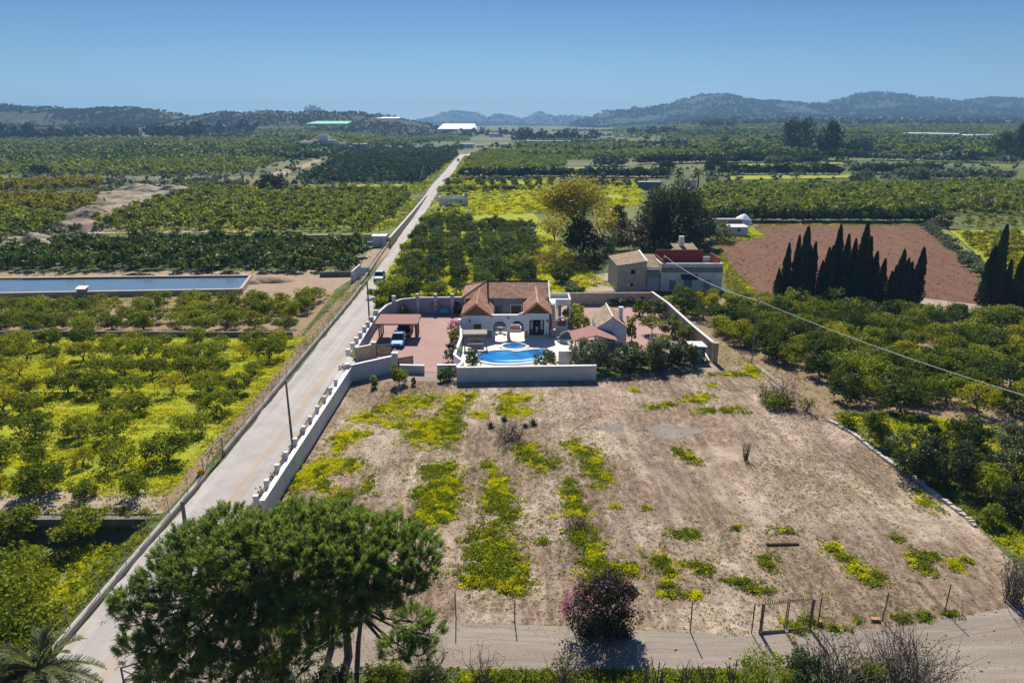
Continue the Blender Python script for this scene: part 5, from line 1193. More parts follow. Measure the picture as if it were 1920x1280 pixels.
sheet(572, 652, 227, 232, 'net', 'bright green netting cover on the terraced hill', 'shade_net', 'netting', 1300)
sheet(820, 894, 232, 242, 'whiteplot', 'large white greenhouse roof at the valley end', 'greenhouse', 'greenhouse', 1500)
for k, (a, b, c, d) in enumerate((((1688, 258), (1800, 264), (1800, 259), (1700, 254)), ((1800, 263), (1872, 258), (1868, 250), (1802, 258)))):
    gh = MB(); gh.slab([tuple(G(*q)[:2]) for q in (a, b, c, d)], float(G(*a).z) - 4, float(G(*a).z) + 5.5); tag(gh.build('greenhouse', M['whiteplot']), ('left part of the long white plastic greenhouse on the right plain', 'right part of the long white plastic greenhouse on the right plain')[k], 'greenhouse')
sheet(702, 748, 219, 222, 'whiteplot', 'white greenhouse strip on top of the flat hill', 'greenhouse', 'greenhouse', 1310)
# ------------------------------------------------------------------ poles, wires, front fence
def pole(px, py, top, r0, r1, mat, lab, lean=(0, 0), cross=False):
    c = P(px, py); o = rooted('utility_pole', (c.x, c.y, 0), 0, lab, 'pole')
    MB().tube([(0, 0, -.3), (lean[0], lean[1], top)], [r0, r1], 8).build('shaft', M[mat], o)
    MB().box(lean[0] - .12, lean[0] + .12, lean[1] - .05, lean[1] + .05, top - .3, top - .1).build('bracket', M['metal'], o)
    return o
pole(549, 840, 6.6, .12, .085, 'oldwood', 'brown wooden utility pole beside the planting strip'); pole(693, 604, 6.2, .13, .1, 'darkstone', 'dark utility pole at the edge of the lane by the carport')
pole(1409, 681, 8.2, .075, .06, 'greyconc', 'grey utility pole at the corner of the right orchard')
c = G(796, 353); o = rooted('utility_pole', (c.x, c.y, c.z), 0, 'tall grey utility pole with a stay pole by the upper lane', 'pole'); MB().tube([(0, 0, -.3), (0, 0, 10.5)], [.2, .14], 8).build('shaft', M['metal'], o); MB().tube([(-3.2, 0, -.3), (-.1, 0, 10)], [.16, .12], 8).build('stay_pole', M['wallwhite'], o)
c = P(712, 452); o = rooted('utility_pole', (c.x + .3, c.y - 1.5, 0), 0, 'slim grey utility pole in front of the white pump hut', 'pole'); MB().tube([(0, 0, -.3), (0, 0, 8.6)], [.12, .09], 8).build('shaft', M['metal'], o); MB().box(-.4, .4, -.04, .04, 8.3, 8.4).build('crossarm', M['metal'], o)
for px, py, h_, lab in ((1511, 281, 6.5, 'thin pale pole beside the left twin pine'), (1647, 279, 8, 'thin pale pole right of the twin pines')):
    c = G(px, py); o = MB().tube([(0, 0, 0), (0, 0, h_)], .25, 6).build('utility_pole', M['wallwhite'], None, c); tag(o, lab, 'pole')
A_ = Vector((26.3, 119.0, 6.3)); B_ = P(1409, 681); B_ = Vector((B_.x, B_.y, 7.9))
dB = ray(2010, 768); k_ = (6.5 - CAM_H) / dB[2]; C_ = Vector((dB[0] * k_, dB[1] * k_, 6.5))
def sag(a, b, s, n=16): return [a.lerp(b, i / n) - Vector((0, 0, s * 4 * (i / n) * (1 - i / n))) for i in range(n + 1)]
o = MB().tube(sag(A_, B_, .9) + sag(B_, C_, .5)[1:], .032, 5).build('power_cable', M['wallwhite'], None); tag(o, 'pale overhead cable running from the old farm across the right orchard', 'cable')
# front fence posts
for px, py, h_, lab in ((855, 1160, 2.0, 'thin fence post nearest the pine on the dirt track'), (965, 1167, 1.5, 'fence post between the pine and the pink bush'), (1073, 1174, 1.4, 'fence post half hidden left of the pink bush'), (1294, 1184, 2.05, 'thin fence post right of the pink bush'), (1409, 1187, 2.05, 'thin fence post just left of the frame gate'), (1533, 1175, 2.05, 'thin fence post just right of the frame gate'), (1654, 1163, 2.0, 'leaning fence post right of the orange ball'), (1771, 1148, 2.0, 'rusty fence post near the right end of the fence'), (1885, 1128, 2.0, 'fence post beside the grey shrub at the right edge')):
    c = P(px, py); o = MB().tube([(0, 0, -.2), (.02, 0, h_)], .035, 6).build('fence_post', M['rust'], None, c); tag(o, lab, 'post', 'fence posts along the dirt track'); o.rotation_euler = (random.uniform(-.02, .02), random.uniform(-.03, .03), 0)
q = [P(855, 1160), P(965, 1167), P(1073, 1174), P(1294, 1184), P(1409, 1187)]; wm = MB()
for h_ in (.5, 1.0, 1.45): wm.tube([p + Vector((0, 0, h_)) for p in q], .004, 3, cap=False)
q = [P(1533, 1175), P(1654, 1163), P(1771, 1148), P(1885, 1128)]
for h_ in (.5, 1.0, 1.45, 1.9): wm.tube([p + Vector((0, 0, h_)) for p in q], .004, 3, cap=False)
o = wm.build('fence_wire', M['metal'], None); tag(o, 'thin wires strung between the posts of the front fence', 'wire')
a, b = P(1424, 1187), P(1519, 1178); L_ = (b - a).length; fg2 = rooted('frame_gate', a, math.atan2(b.y - a.y, b.x - a.x), 'brown steel double gate frame with no panels on the dirt track', 'gate')
for x in (0, L_): MB().tube([(x, 0, -.2), (x, 0, 2.05)], .06, 6).build('gate_post', M['oldwood'], fg2)
for x0_, x1_ in ((.1, L_ / 2 - .05), (L_ / 2 + .05, L_ - .1)):
    MB().tube([(x0_, 0, .15), (x0_, 0, 2.0), (x1_, 0, 2.0), (x1_, 0, .15), (x0_, 0, .15)], .04, 5).build('leaf_frame', M['oldwood'], fg2)
tt = MB()
for k in range(22): x = .15 + (L_ - .3) * k / 21; tt.tube([(x, 0, 2.03), (x, 0, 2.17)], .022, 4)
tt.build('top_spikes', M['rust'], fg2); MB().box(0, L_ / 2, -.08, .08, -.02, .1).build('sill', M['bank'], fg2)
c = P(1537, 1171); o = MB(); n = 10
o.tube([(0, 0, .0), (0, 0, .05), (0, 0, .15), (0, 0, .25), (0, 0, .3)], [.02, .12, .16, .12, .02], 12); o = o.build('ball', M['terracotta'], None, c, True); tag(o, 'round orange ball lying beside the frame gate', 'ball')
c = P(1640, 1163); o = MB().slab([(-.25, -.1), (.25, -.14), (.3, .1), (-.2, .14)], 0, .18).build('brick', M['terracotta'], None, c); tag(o, 'broken brick by the leaning fence post', 'brick')
a, b = P(1437, 1022), P(1498, 1021); o = MB().tube([(a.x, a.y, .08), ((a.x + b.x) / 2, a.y + .05, .09), (b.x, b.y, .07)], [.10, .11, .08], 7).build('log', M['wood'], None); tag(o, 'dark log lying in the dry field', 'log')
# stone kerb along the right side of the field
kp = [P(*p) for p in ((1555, 790), (1600, 815), (1650, 855), (1690, 885), (1725, 905), (1755, 930), (1790, 955), (1815, 975), (1828, 988))]
kb = MB()
for i in range(len(kp) - 1):
    n = 5
    for k in range(n):
        p = kp[i].lerp(kp[i + 1], k / n); p2 = kp[i].lerp(kp[i + 1], (k + .85) / n); h_ = random.uniform(.15, .3)
        kb.wall((p.x, p.y), (p2.x, p2.y), random.uniform(.25, .4), -.05, h_)
o = kb.build('stone_kerb', M['concrete'], None); tag(o, 'broken pale stone kerb along the right side of the dry field', 'kerb')
fence('field_fence', [tuple(P(1700, 860)[:2]), tuple(P(1775, 915)[:2]), tuple(P(1845, 950)[:2]), tuple(P(1915, 1000)[:2]), tuple(P(1990, 1060)[:2])], 1.7, 2.6, 'thin wire fence in the weedy strip at the right', wires=(.5, 1.0, 1.5), pr=.04)
rgf = rooted('rusty_gate', P(232, 1278), .4, 'rusty brown braced gate at the lane corner by the pine', 'gate'); MB().tube([(0, 0, 0), (0, 0, .95)], .05, 6).tube([(0, 0, .9), (1.3, 0, 1.0)], .04, 6).tube([(1.3, 0, 0), (1.3, 0, 1.0)], .04, 6).tube([(0, 0, .1), (1.3, 0, .1)], .04, 6).build('frame', M['rust'], rgf); MB().tube([(0, 0, .1), (1.3, 0, .95)], .03, 5).tube([(0, 0, .8), (.7, 0, .1)], .03, 5).build('brace', M['rust'], rgf)
c = P(1310, 690); fence('garden_fence', [tuple(P(1130, 706)[:2]), tuple(P(1215, 700)[:2]), tuple(P(1310, 688)[:2])], 1.9, 2.5, 'thin wire fence in front of the oleander hedge', wires=(.5, 1.0, 1.5), pr=.03)

# ------------------------------------------------------------------ the person in the doorway
def person(loc, lab):
    me = bpy.data.meshes.new('person')
    J = {'pel': (0, 0, .92), 'waist': (0, 0, 1.05), 'chest': (0, -.01, 1.28), 'neck': (0, -.01, 1.45), 'head': (0, -.03, 1.56), 'top': (0, -.02, 1.68),
         'shl': (.17, 0, 1.4), 'ell': (.24, .02, 1.13), 'hal': (.22, -.08, .9), 'fil': (.21, -.11, .82), 'shr': (-.17, 0, 1.4), 'elr': (-.25, .03, 1.14), 'har': (-.2, -.12, .95), 'fir': (-.17, -.16, .88),
         'hil': (.09, 0, .88), 'knl': (.1, -.02, .48), 'anl': (.1, .02, .08), 'tol': (.11, -.14, .04), 'hir': (-.09, 0, .88), 'knr': (-.11, -.02, .48), 'anr': (-.12, .02, .08), 'tor': (-.13, -.14, .04)}
    rr = {'pel': .14, 'waist': .125, 'chest': .15, 'neck': .055, 'head': .095, 'top': .07, 'shl': .065, 'shr': .065, 'ell': .045, 'elr': .045, 'hal': .035, 'har': .035, 'fil': .025, 'fir': .025, 'hil': .1, 'hir': .1, 'knl': .07, 'knr': .07, 'anl': .05, 'anr': .05, 'tol': .035, 'tor': .035}
    k = list(J); E = [('pel', 'waist'), ('waist', 'chest'), ('chest', 'neck'), ('neck', 'head'), ('head', 'top'), ('chest', 'shl'), ('shl', 'ell'), ('ell', 'hal'), ('hal', 'fil'), ('chest', 'shr'), ('shr', 'elr'), ('elr', 'har'), ('har', 'fir'), ('pel', 'hil'), ('hil', 'knl'), ('knl', 'anl'), ('anl', 'tol'), ('pel', 'hir'), ('hir', 'knr'), ('knr', 'anr'), ('anr', 'tor')]
    me.from_pydata([J[a] for a in k], [(k.index(a), k.index(b)) for a, b in E], [])
    o = bpy.data.objects.new('person', me); COL.objects.link(o)
    md = o.modifiers.new('skin', 'SKIN'); 
    me.skin_vertices.new() if len(me.skin_vertices) == 0 else None
    for i, a in enumerate(k): me.skin_vertices[0].data[i].radius = (rr[a], rr[a]); me.skin_vertices[0].data[i].use_root = (a == 'pel')
    s2 = o.modifiers.new('sub', 'SUBSURF'); s2.levels = 1; s2.render_levels = 1
    dg = bpy.context.evaluated_depsgraph_get(); nm = bpy.data.meshes.new_from_object(o.evaluated_get(dg)); bpy.data.objects.remove(o)
    skin = plain('skin', (0.42, 0.24, 0.17), .6, .05); shirt = plain('dark_shirt', (0.03, 0.03, 0.04), .9, .2); tr_ = plain('white_trousers', (0.62, 0.64, 0.68), .9, .1); hair = plain('dark_hair', (0.03, 0.02, 0.015), .7, .2); shoe = plain('shoes', (0.1, 0.1, 0.1), .7, .1)
    nm.materials.clear(); [nm.materials.append(x) for x in (skin, shirt, tr_, shoe)]
    for p in nm.polygons:
        c = p.center; p.material_index = 0
        if c.z < .1: p.material_index = 3
        elif c.z < .98 and abs(c.x) < .2 - (.03 if c.z > .8 else 0): p.material_index = 2
        elif c.z < 1.44 and (c.z > 1.15 or abs(c.x) < .19): p.material_index = 1
        p.use_smooth = True
    nm.name = 'person'; b = link('person', nm, None, loc); tag(b, 'person in a dark top and white trousers standing in the villa doorway', 'person')
    h = MB(); vs = []; fs = []
    for i in range(6):
        for j in range(12):
            e = math.pi * .5 * i / 5; a = 2 * math.pi * j / 12; vs.append((.105 * math.cos(a) * math.cos(e), .01 + .115 * math.sin(a) * math.cos(e), 1.6 + .125 * math.sin(e)))
    for i in range(5):
        for j in range(12): fs.append((i * 12 + j, i * 12 + (j + 1) % 12, (i + 1) * 12 + (j + 1) % 12, (i + 1) * 12 + j))
    h.add(vs, fs).build('hair', hair, b)
    f = MB(); f.tube([(0, -.115, 1.575), (0, -.145, 1.55), (0, -.12, 1.54)], [.012, .018, .012], 5).build('nose', skin, b)
    for s in (-1, 1): MB().tube([(s * .035, -.108, 1.59), (s * .035, -.122, 1.59)], .012, 6).build('eye', hair, b)
    for s in (1, -1):
        fb = MB(); base = Vector((.21, -.11, .82)) if s > 0 else Vector((-.17, -.16, .88))
        for q in range(4): fb.tube([base + Vector(((q - 1.5) * .018, 0, 0)), base + Vector(((q - 1.5) * .019, -.012, -.05)), base + Vector(((q - 1.5) * .018, .004, -.085 + abs(q - 1.3) * .01))], [.009, .008, .006], 5)
        fb.tube([base + Vector((-s * .03, -.01, .04)), base + Vector((-s * .05, -.03, -.01))], [.01, .007], 5); fb.build('fingers', skin, b)
person((3.42, 91.35, .5), '')
# ================================================================== VEGETATION
rg = np.random.default_rng(5)
LM = {}
LM['citrus'] = leaf_mat('citrus_leaves', (0.07, 0.10, 0.012), (0.165, 0.195, 0.018), .34, (1.5, 1.5, .35), .06, c=(0.31, 0.32, 0.03))
LM['citrusy'] = leaf_mat('yellowing_citrus_leaves', (0.11, 0.13, 0.012), (0.25, 0.25, 0.018), .38, (1.45, 1.4, .35), .06, c=(0.40, 0.35, 0.03))
LM['citrusd'] = leaf_mat('dark_citrus_leaves', (0.028, 0.050, 0.011), (0.07, 0.10, 0.017), .28, (1.4, 1.5, .45), .06, c=(0.15, 0.18, 0.028))
LM['darkfar'] = leaf_mat('dark_orchard_leaves', (0.022, 0.042, 0.018), (0.045, 0.072, 0.026), .3, (1.2, 1.3, .6), .03)
LM['yellowor'] = leaf_mat('golden_orchard_leaves', (0.13, 0.13, 0.012), (0.26, 0.235, 0.014), .4, (1.4, 1.3, .3), .03)
LM['palegreen'] = leaf_mat('pale_orchard_leaves', (0.09, 0.125, 0.018), (0.21, 0.235, 0.03), .42, (1.4, 1.4, .4), .03)
LM['pine'] = leaf_mat('pine_needles', (0.088, 0.135, 0.042), (0.175, 0.235, 0.068), .5, (1.35, 1.4, .6), .08, c=(0.28, 0.33, 0.11))
LM['deadpine'] = leaf_mat('dry_pine_needles', (0.10, 0.075, 0.05), (0.17, 0.135, 0.09), .2, (1.2, 1.1, .8))
LM['cypress'] = leaf_mat('cypress_leaves', (0.012, 0.022, 0.012), (0.028, 0.046, 0.02), .15, (1.3, 1.4, .7), .05, c=(0.055, 0.078, 0.03))
LM['olive'] = leaf_mat('olive_leaves', (0.085, 0.105, 0.065), (0.17, 0.19, 0.12), .3, (1.2, 1.25, .8), .06)
LM['oleander'] = leaf_mat('oleander_leaves', (0.03, 0.05, 0.016), (0.07, 0.10, 0.03), .3, (1.5, 1.5, .5), c=(0.14, 0.16, 0.05))
LM['darktree'] = leaf_mat('dark_tree_leaves', (0.02, 0.034, 0.017), (0.045, 0.066, 0.03), .25, (1.4, 1.4, .6), .05, c=(0.08, 0.10, 0.045))
LM['golden'] = leaf_mat('golden_leaves', (0.17, 0.16, 0.012), (0.32, 0.28, 0.018), .45, (1.4, 1.3, .3), c=(0.42, 0.33, 0.03))
LM['bamboo'] = leaf_mat('cane_leaves', (0.11, 0.11, 0.018), (0.22, 0.20, 0.03), .4, (1.4, 1.3, .4), c=(0.30, 0.26, 0.06))
LM['oxalis'] = leaf_mat('yellow_flowers', (0.34, 0.38, 0.006), (0.56, 0.55, 0.006), .42, (1.3, 1.25, .25), .08, c=(0.72, 0.63, 0.008))
LM['weed'] = leaf_mat('green_weeds', (0.075, 0.105, 0.012), (0.18, 0.21, 0.02), .45, (1.45, 1.45, .35), .08, c=(0.33, 0.355, 0.025))
LM['grassdry'] = leaf_mat('dry_grass', (0.16, 0.10, 0.06), (0.42, 0.32, 0.20), .25, (1.1, 1.05, .9), .1, c=(0.58, 0.47, 0.32))
LM['twig'] = plain('grey_brown_twigs', (0.15, 0.115, 0.085), .95, .3, 4)
LM['bark'] = plain('orange_tree_bark', (0.10, 0.078, 0.055), .95, .35, 5)
LM['pinebark'] = plain('pine_bark', (0.14, 0.105, 0.08), .95, .35, 4)
LM['scrub'] = leaf_mat('hill_scrub_leaves', (0.022, 0.034, 0.017), (0.05, 0.064, 0.031), .2, (1.2, 1.2, .7), .02)
LM['pink'] = leaf_mat('pink_blossom', (0.26, 0.07, 0.15), (0.42, 0.14, 0.27), .38, (1.2, 1.0, 1.0), .08, c=(0.34, 0.19, 0.22))
LM['bougleaf'] = leaf_mat('dusky_shrub_leaves', (0.022, 0.024, 0.012), (0.05, 0.05, 0.022), .25, (1.3, 1.2, .6), .1, c=(0.13, 0.075, 0.075))
LM['palm'] = leaf_mat('palm_fronds', (0.13, 0.15, 0.075), (0.24, 0.255, 0.13), .5, (1.3, 1.3, .6), .35, c=(0.22, 0.20, 0.09))
LM['reddish'] = leaf_mat('bronze_leaves', (0.06, 0.045, 0.02), (0.12, 0.10, 0.03), .35, (1.3, 1.2, .5))

def trunk_mesh(h, r, limbs, spread, top, rng, name='trunk', mat='bark', n=6):
    mb = MB(); lean = rng.normal(size=2) * .08 * h
    fork = Vector((lean[0], lean[1], h)); mb.tube([(0, 0, -.15), (lean[0] * .4, lean[1] * .4, h * .5), fork], [r * 1.25, r, r * .85], n)
    for k in range(limbs):
        a = 2 * math.pi * (k + rng.uniform(-.3, .3)) / limbs; s = spread * rng.uniform(.6, 1.0)
        e = Vector((math.cos(a) * s, math.sin(a) * s, top * rng.uniform(.75, 1.0))); md = fork.lerp(e, .5) + Vector((0, 0, -.1 * (top - h)))
        mb.tube([fork - Vector((0, 0, .05)), md, e], [r * .65, r * .42, r * .15], 5)
    return mb
def tree_parts(root, crown_me, trunk_me, crown_name='crown'):
    link(crown_name, crown_me, root); link('trunk', trunk_me, root)

# ---- citrus templates (several crowns, shared by the individual trees)
def citrus_crown(seed, mat, n=1000, rx=1.9, rz=1.25, zc=1.75, size=.155, clumps=26, cr=.36, low=-.55):
    r = np.random.default_rng(seed)
    C, D = crown_pts(n, rx * r.uniform(.85, 1.15), rx * r.uniform(.85, 1.15), rz * r.uniform(.85, 1.12), zc, r, clumps, cr, .55, low)
    k = C[:, 2] > .25; C, D = C[k], D[k]
    V, F = leaves(C, D, size, .9, r)
    return npmesh('crown', V, F, LM[mat])
TEMPL = {k: [citrus_crown(100 + 7 * i + j * 50, k, int(a[0] * (.5 if i % 4 == 3 else 1)), *a[1:]) for i in range(8)] for j, (k, a) in enumerate((('citrus', (2300, 1.95, 1.15, 1.4, .125, 34, .34, -.75)), ('citrusy', (1900, 1.9, 1.12, 1.4, .125, 28, .34, -.7)), ('citrusd', (2400, 2.1, 1.4, 1.55, .135, 36, .34, -.8))))}
def _tm(i):
    o = trunk_mesh(.55, .11, 4, 1.0, 1.7, np.random.default_rng(i)).build('trunk', LM['bark']); me = o.data; bpy.data.objects.remove(o); return me
TRUNKS = [_tm(i) for i in range(4)]
CIT = {k: [] for k in TEMPL}
for k in TEMPL:
    for i, me in enumerate(TEMPL[k]): CIT[k].append((me, TRUNKS[i % 4]))
def put_citrus(kind, p, s, label, group, name='orange_tree', sz=None):
    cm, tm = CIT[kind][int(rg.integers(0, 8))]
    t = empty(name, p, rg.uniform(0, 6.28), label, 'tree', group); t.scale = (s, s, s * (sz or rg.uniform(.9, 1.15)))
    tree_parts(t, cm, tm); return t
def visible(p, m=70):
    v = Vector(p) - Vector((0, 0, CAM_H)); zc = v.y * CT - v.z * ST
    if zc < 5: return False
    px = 960 + FPX * v.x / zc; py = 640 - FPX * (v.y * ST + v.z * CT) / zc
    return -m < px < 1920 + m and py < 1280 + 3 * m

# left orchard on the flowering ground
n_ind = 0
poly = [(-29.0, 46.6), (-30.2, 91), (-93, 91), (-93, 46.6)]
for p in rows(poly, 3.7, 5.5, .03, .35, rg, .1):
    if not visible(p): continue
    kind = 'citrusy' if rg.uniform() < .3 else 'citrus'
    put_citrus(kind, p, rg.choice([rg.uniform(.5, .75), rg.uniform(.75, 1.02)], p=[.25, .75]), 'orange tree standing in the yellow flowering ground cover left of the lane', 'orange trees on yellow ground left of the lane'); n_ind += 1
poly = [(-31.0, 92.8), (-31.5, 112), (-50, 108), (-108, 104.5), (-108, 92.8)]
rest_left = []
for p in rows(poly, 4.0, 4.0, .03, .4, rg, .04):
    if not visible(p): continue
    put_citrus('citrus' if rg.uniform() < .85 else 'citrusy', p, rg.uniform(.85, 1.12), 'orange tree on brown soil between the terrace wall and the pond', 'orange trees below the pond'); n_ind += 1
for p in rows([(-47, 106.5), (-53, 111.5), (-108, 109.5), (-108, 104.5)], 3.6, 3.2, .03, .4, rg, .05):
    if not visible(p): continue
    put_citrus('citrus', p, rg.uniform(.5, .72), 'low orange tree just in front of the pond wall', 'low orange trees along the pond wall'); n_ind += 1
# lower plot by the pine: a handful of bigger trees
for px, py, s, lab in ((150, 1015, 1.0, 'broad orange tree below the dark retaining wall'), (10, 1090, 1.0, 'orange tree at the left edge below the retaining wall'), (30, 1150, 1.0, 'orange tree at the left edge, middle of the lower plot'), (110, 1190, 1.0, 'dense orange tree in the lower plot beside the lane wall'), (15, 1225, 1.1, 'orange tree in the bottom left corner above the palm'), (35, 1010, 1.0, 'orange tree against the left end of the retaining wall')):
    c = P(px, py, -1.5); put_citrus('citrus', c, s, lab, None); n_ind += 1
# right orchard
poly = [P(1352, 640), P(1262, 586), P(1262, 560), P(1440, 572), P(1700, 592), P(1990, 604), P(2060, 805), P(1930, 785), P(1660, 772), P(1570, 748), P(1480, 684)]
for p in rows(poly, 3.5, 3.6, .4, .45, rg, .02):
    if not visible(p): continue
    put_citrus('citrusy' if rg.uniform() < .18 else ('citrus' if rg.uniform() < .45 else 'citrusd'), p, rg.uniform(.8, 1.15), 'citrus tree in the dense orchard right of the garden wall', 'citrus trees of the right orchard'); n_ind += 1
# grove behind the villa
poly = [P(735, 566), P(760, 560), P(862, 556), P(880, 545), P(1020, 535), P(1000, 470), P(1000, 432), P(812, 412), P(776, 460), P(752, 505)]
gp = rows(poly, 4.3, 4.5, .1, .5, rg, .06)
gp = gp[np.argsort(gp[:, 1])]
far_grove = []
for p in gp:
    if n_ind < 370: put_citrus('citrusd' if rg.uniform() < .85 else 'citrus', p, rg.uniform(.8, 1.08), 'dark citrus tree in the grove between villa and golden tree', 'citrus trees of the grove behind the villa'); n_ind += 1
    else: far_grove.append(p)

# ---- far fields as masses
def blob(seed, n, size, rx=1.0, rz=.75, zc=.75, clumps=8, cr=.45):
    r = np.random.default_rng(seed); C, D = crown_pts(n, rx, rx, rz, zc, r, clumps, cr, .5, -.3); return leaves(C, D, size, 1.2, r, .8)
B1 = [blob(200 + i, 260, .15, clumps=14, cr=.4) for i in range(8)]     # middle distance
B2 = [blob(220 + i, 110, .21, clumps=10) for i in range(8)]
B3 = [blob(240 + i, 40, .34, clumps=6) for i in range(8)]
def orchard(name, specs, mat, label, LOD, r0, h=1.0):
    pts, sc = [], []
    for pix, dx, dy, ang, jit in specs:
        q = rows([G(*p) for p in pix], dx, dy, ang, jit, rg, .04); pts.append(q)
    pts = np.concatenate(pts); s = rg.uniform(.8, 1.15, len(pts)) * r0
    o = mass(name, pts, np.column_stack([s, s, s * h * rg.uniform(.85, 1.2, len(pts))]), LOD, LM[mat], rg)
    return tag(o, label, 'orchard', None, 'stuff')
if far_grove: tag(mass('citrus_grove', far_grove, np.full(len(far_grove), 2.1), B1, LM['citrusd'], rg), 'far part of the dark citrus grove behind the villa', 'orchard', None, 'stuff')
orchard('citrus_orchard', [([(-120, 514), (660, 508), (680, 485), (692, 464), (640, 462), (500, 457), (150, 457), (60, 480), (-120, 490)], 3.5, 3.6, .05, .4)], 'citrusd', 'green orchard between the pond and the long retaining wall', B1, 2.0)
orchard('terraced_orchard', [([(150, 438), (690, 436), (740, 398), (760, 362), (660, 358), (520, 366), (350, 352), (320, 372), (250, 395), (190, 415)], 4.6, 4.8, .0, .45)], 'citrus', 'olive green terraced orchard left of the upper lane', B2, 2.0)
orchard('terraced_orchard', [([(720, 420), (765, 380), (765, 362), (700, 366), (690, 420)], 4.6, 4.8, .0, .5)], 'citrus', 'orchard corner beside the upper lane wall', B1, 2.0)
orchard('golden_orchard', [([(-60, 365), (190, 356), (190, 342), (-60, 346)], 4.2, 4.5, 0, .4), ([(-60, 404), (145, 398), (185, 382), (180, 372), (-60, 376)], 4.2, 4.5, 0, .4)], 'yellowor', 'golden green orchard terraces at the left edge', B2, 2.3)
orchard('mixed_orchard', [([(-60, 462), (60, 452), (115, 424), (110, 410), (-60, 410)], 4.2, 4.4, 0, .5)], 'citrus', 'bushy green orchard at the left edge below the golden terraces', B1, 2.4)
orchard('dark_orchard', [([(566, 344), (600, 346), (788, 346), (858, 292), (852, 280), (628, 280), (622, 300)], 5.2, 4.6, .32, .3)], 'darkfar', 'dark green orchard in neat rows left of the far lane', B2, 2.1)
orchard('far_orchard', [([(-60, 326), (300, 330), (470, 322), (530, 303), (552, 292), (548, 284), (340, 290), (-60, 300)], 5.5, 5.0, .05, .5)], 'citrus', 'wide green orchards of the left plain', B3, 2.2)
orchard('far_orchard', [([(-60, 296), (330, 288), (560, 280), (560, 262), (300, 262), (-60, 262)], 7, 6.5, .05, .6)], 'palegreen', 'pale green orchards at the foot of the left hill', B3, 2.6)
orchard('far_orchard', [([(-60, 310), (350, 303), (352, 288), (-60, 293)], 5.5, 5.5, .05, .5)], 'citrusd', 'darker orchard stripe across the left plain', B3, 2.3)
orchard('pale_orchard', [([(868, 330), (1000, 326), (1060, 312), (1060, 282), (905, 284), (876, 300)], 5.0, 4.6, .2, .4)], 'palegreen', 'light green orchard right of the far lane', B2, 2.2)
orchard('terrace_orchard', [([(1060, 300), (1460, 286), (1460, 278), (1060, 288)], 5.0, 5.0, .1, .5), ([(1000, 282), (1220, 276), (1220, 268), (960, 272)], 7, 7, .1, .8)], 'palegreen', 'light green terraces beyond the hedge banks', B3, 2.5)
orchard('right_far_orchard', [([(1305, 402), (1640, 408), (1760, 405), (1990, 400), (1990, 345), (1640, 350), (1330, 352)], 4.4, 4.4, .12, .5)], 'citrus', 'broad green orchard above the ploughed field', B2, 2.15)
orchard('small_vines', [([(1790, 440), (1990, 440), (1990, 505), (1880, 510)], 3.2, 3.2, .3, .4), ([(1800, 430), (1990, 425), (1990, 405), (1790, 408)], 5, 5, .2, .5)], 'citrusy', 'small yellowish trees on the plot at the right edge', B1, 1.1)
orchard('valley_orchard', [([(1240, 282), (1990, 282), (1990, 262), (1240, 256)], 4.2, 33, .06, .7), ([(640, 262), (880, 266), (880, 252), (640, 246)], 6, 16, 0, .8)], 'palegreen', 'terraced green plots across the valley floor', B3, 2.6, .8)
orchard('valley_orchard', [([(1150, 262), (1990, 258), (1990, 234), (1150, 238)], 7, 75, .06, 1.2), ([(470, 262), (760, 262), (740, 240), (500, 240)], 9, 20, 0, 1.2)], 'citrus', 'hedged plots far across the valley floor', B3, 3.6, .8)
# shrubby terrace banks
def bank_line(name, lines, mat, label, r0, LOD, jit=1.5, h=1.1):
    pts = []
    for (a, b, n, wd) in lines:
        A_, B_ = G(*a), G(*b)
        for k in range(n):
            p = A_.lerp(B_, (k + rg.uniform(-.4, .4)) / n); x, y = p.x + rg.normal() * jit, p.y + rg.uniform(-wd, wd); pts.append((x, y, float(hgt(x, y))))
    s = rg.uniform(.6, 1.3, len(pts)) * r0
    return tag(mass(name, pts, np.column_stack([s * 1.2, s, s * h]), LOD, LM[mat], rg), label, 'hedge', None, 'stuff')
bank_line('hedge_bank', [((1000, 331), (1240, 333), 90, 3), ((870, 333), (1000, 333), 40, 2)], 'darktree', 'dark hedge bank above the young orange row', 2.6, B2)
bank_line('hedge_bank', [((1200, 308), (1530, 307), 120, 4), ((1130, 312), (1170, 312), 14, 4)], 'darktree', 'dark hedge bank across the upper right terraces', 3.4, B2)
bank_line('hedge_bank', [((1365, 328), (1580, 327), 70, 3), ((1605, 326), (1760, 324), 50, 3)], 'darktree', 'dark hedge bank above the yellow terrace on the right', 2.8, B2)
bank_line('hedge_bank', [((1440, 308), (1535, 306), 40, 3), ((1640, 300), (1900, 306), 70, 6), ((1700, 335), (1900, 338), 50, 6)], 'olive', 'grey green scrub on the right terraces', 2.6, B2)
bank_line('hedge_bank', [((1330, 414), (1750, 415), 150, 2)], 'citrusd', 'dark hedge along the far edge of the ploughed field', 2.3, B1, 1)
bank_line('hedge_bank', [((1738, 424), (1850, 522), 60, 1.5)], 'olive', 'grey green scrub along the right verge of the ploughed field', .9, B1, .8)
bank_line('scrub_bank', [((130, 380), (300, 350), 70, 14), ((330, 345), (440, 352), 40, 8), ((60, 440), (110, 470), 40, 6)], 'olive', 'dry scrub on the earth banks at the left', 1.5, B2, 6)
bank_line('roadside_scrub', [((772, 470), (745, 530), 30, 3), ((745, 535), (712, 575), 30, 2)], 'weed', 'bright green weeds along the right verge of the lane', 1.0, B1, .8)
bank_line('roadside_scrub', [((800, 420), (850, 400), 20, 5), ((850, 398), (870, 330), 40, 5), ((830, 360), (1000, 356), 50, 3)], 'weed', 'green scrub around the ruined hut', 1.4, B2, 2)
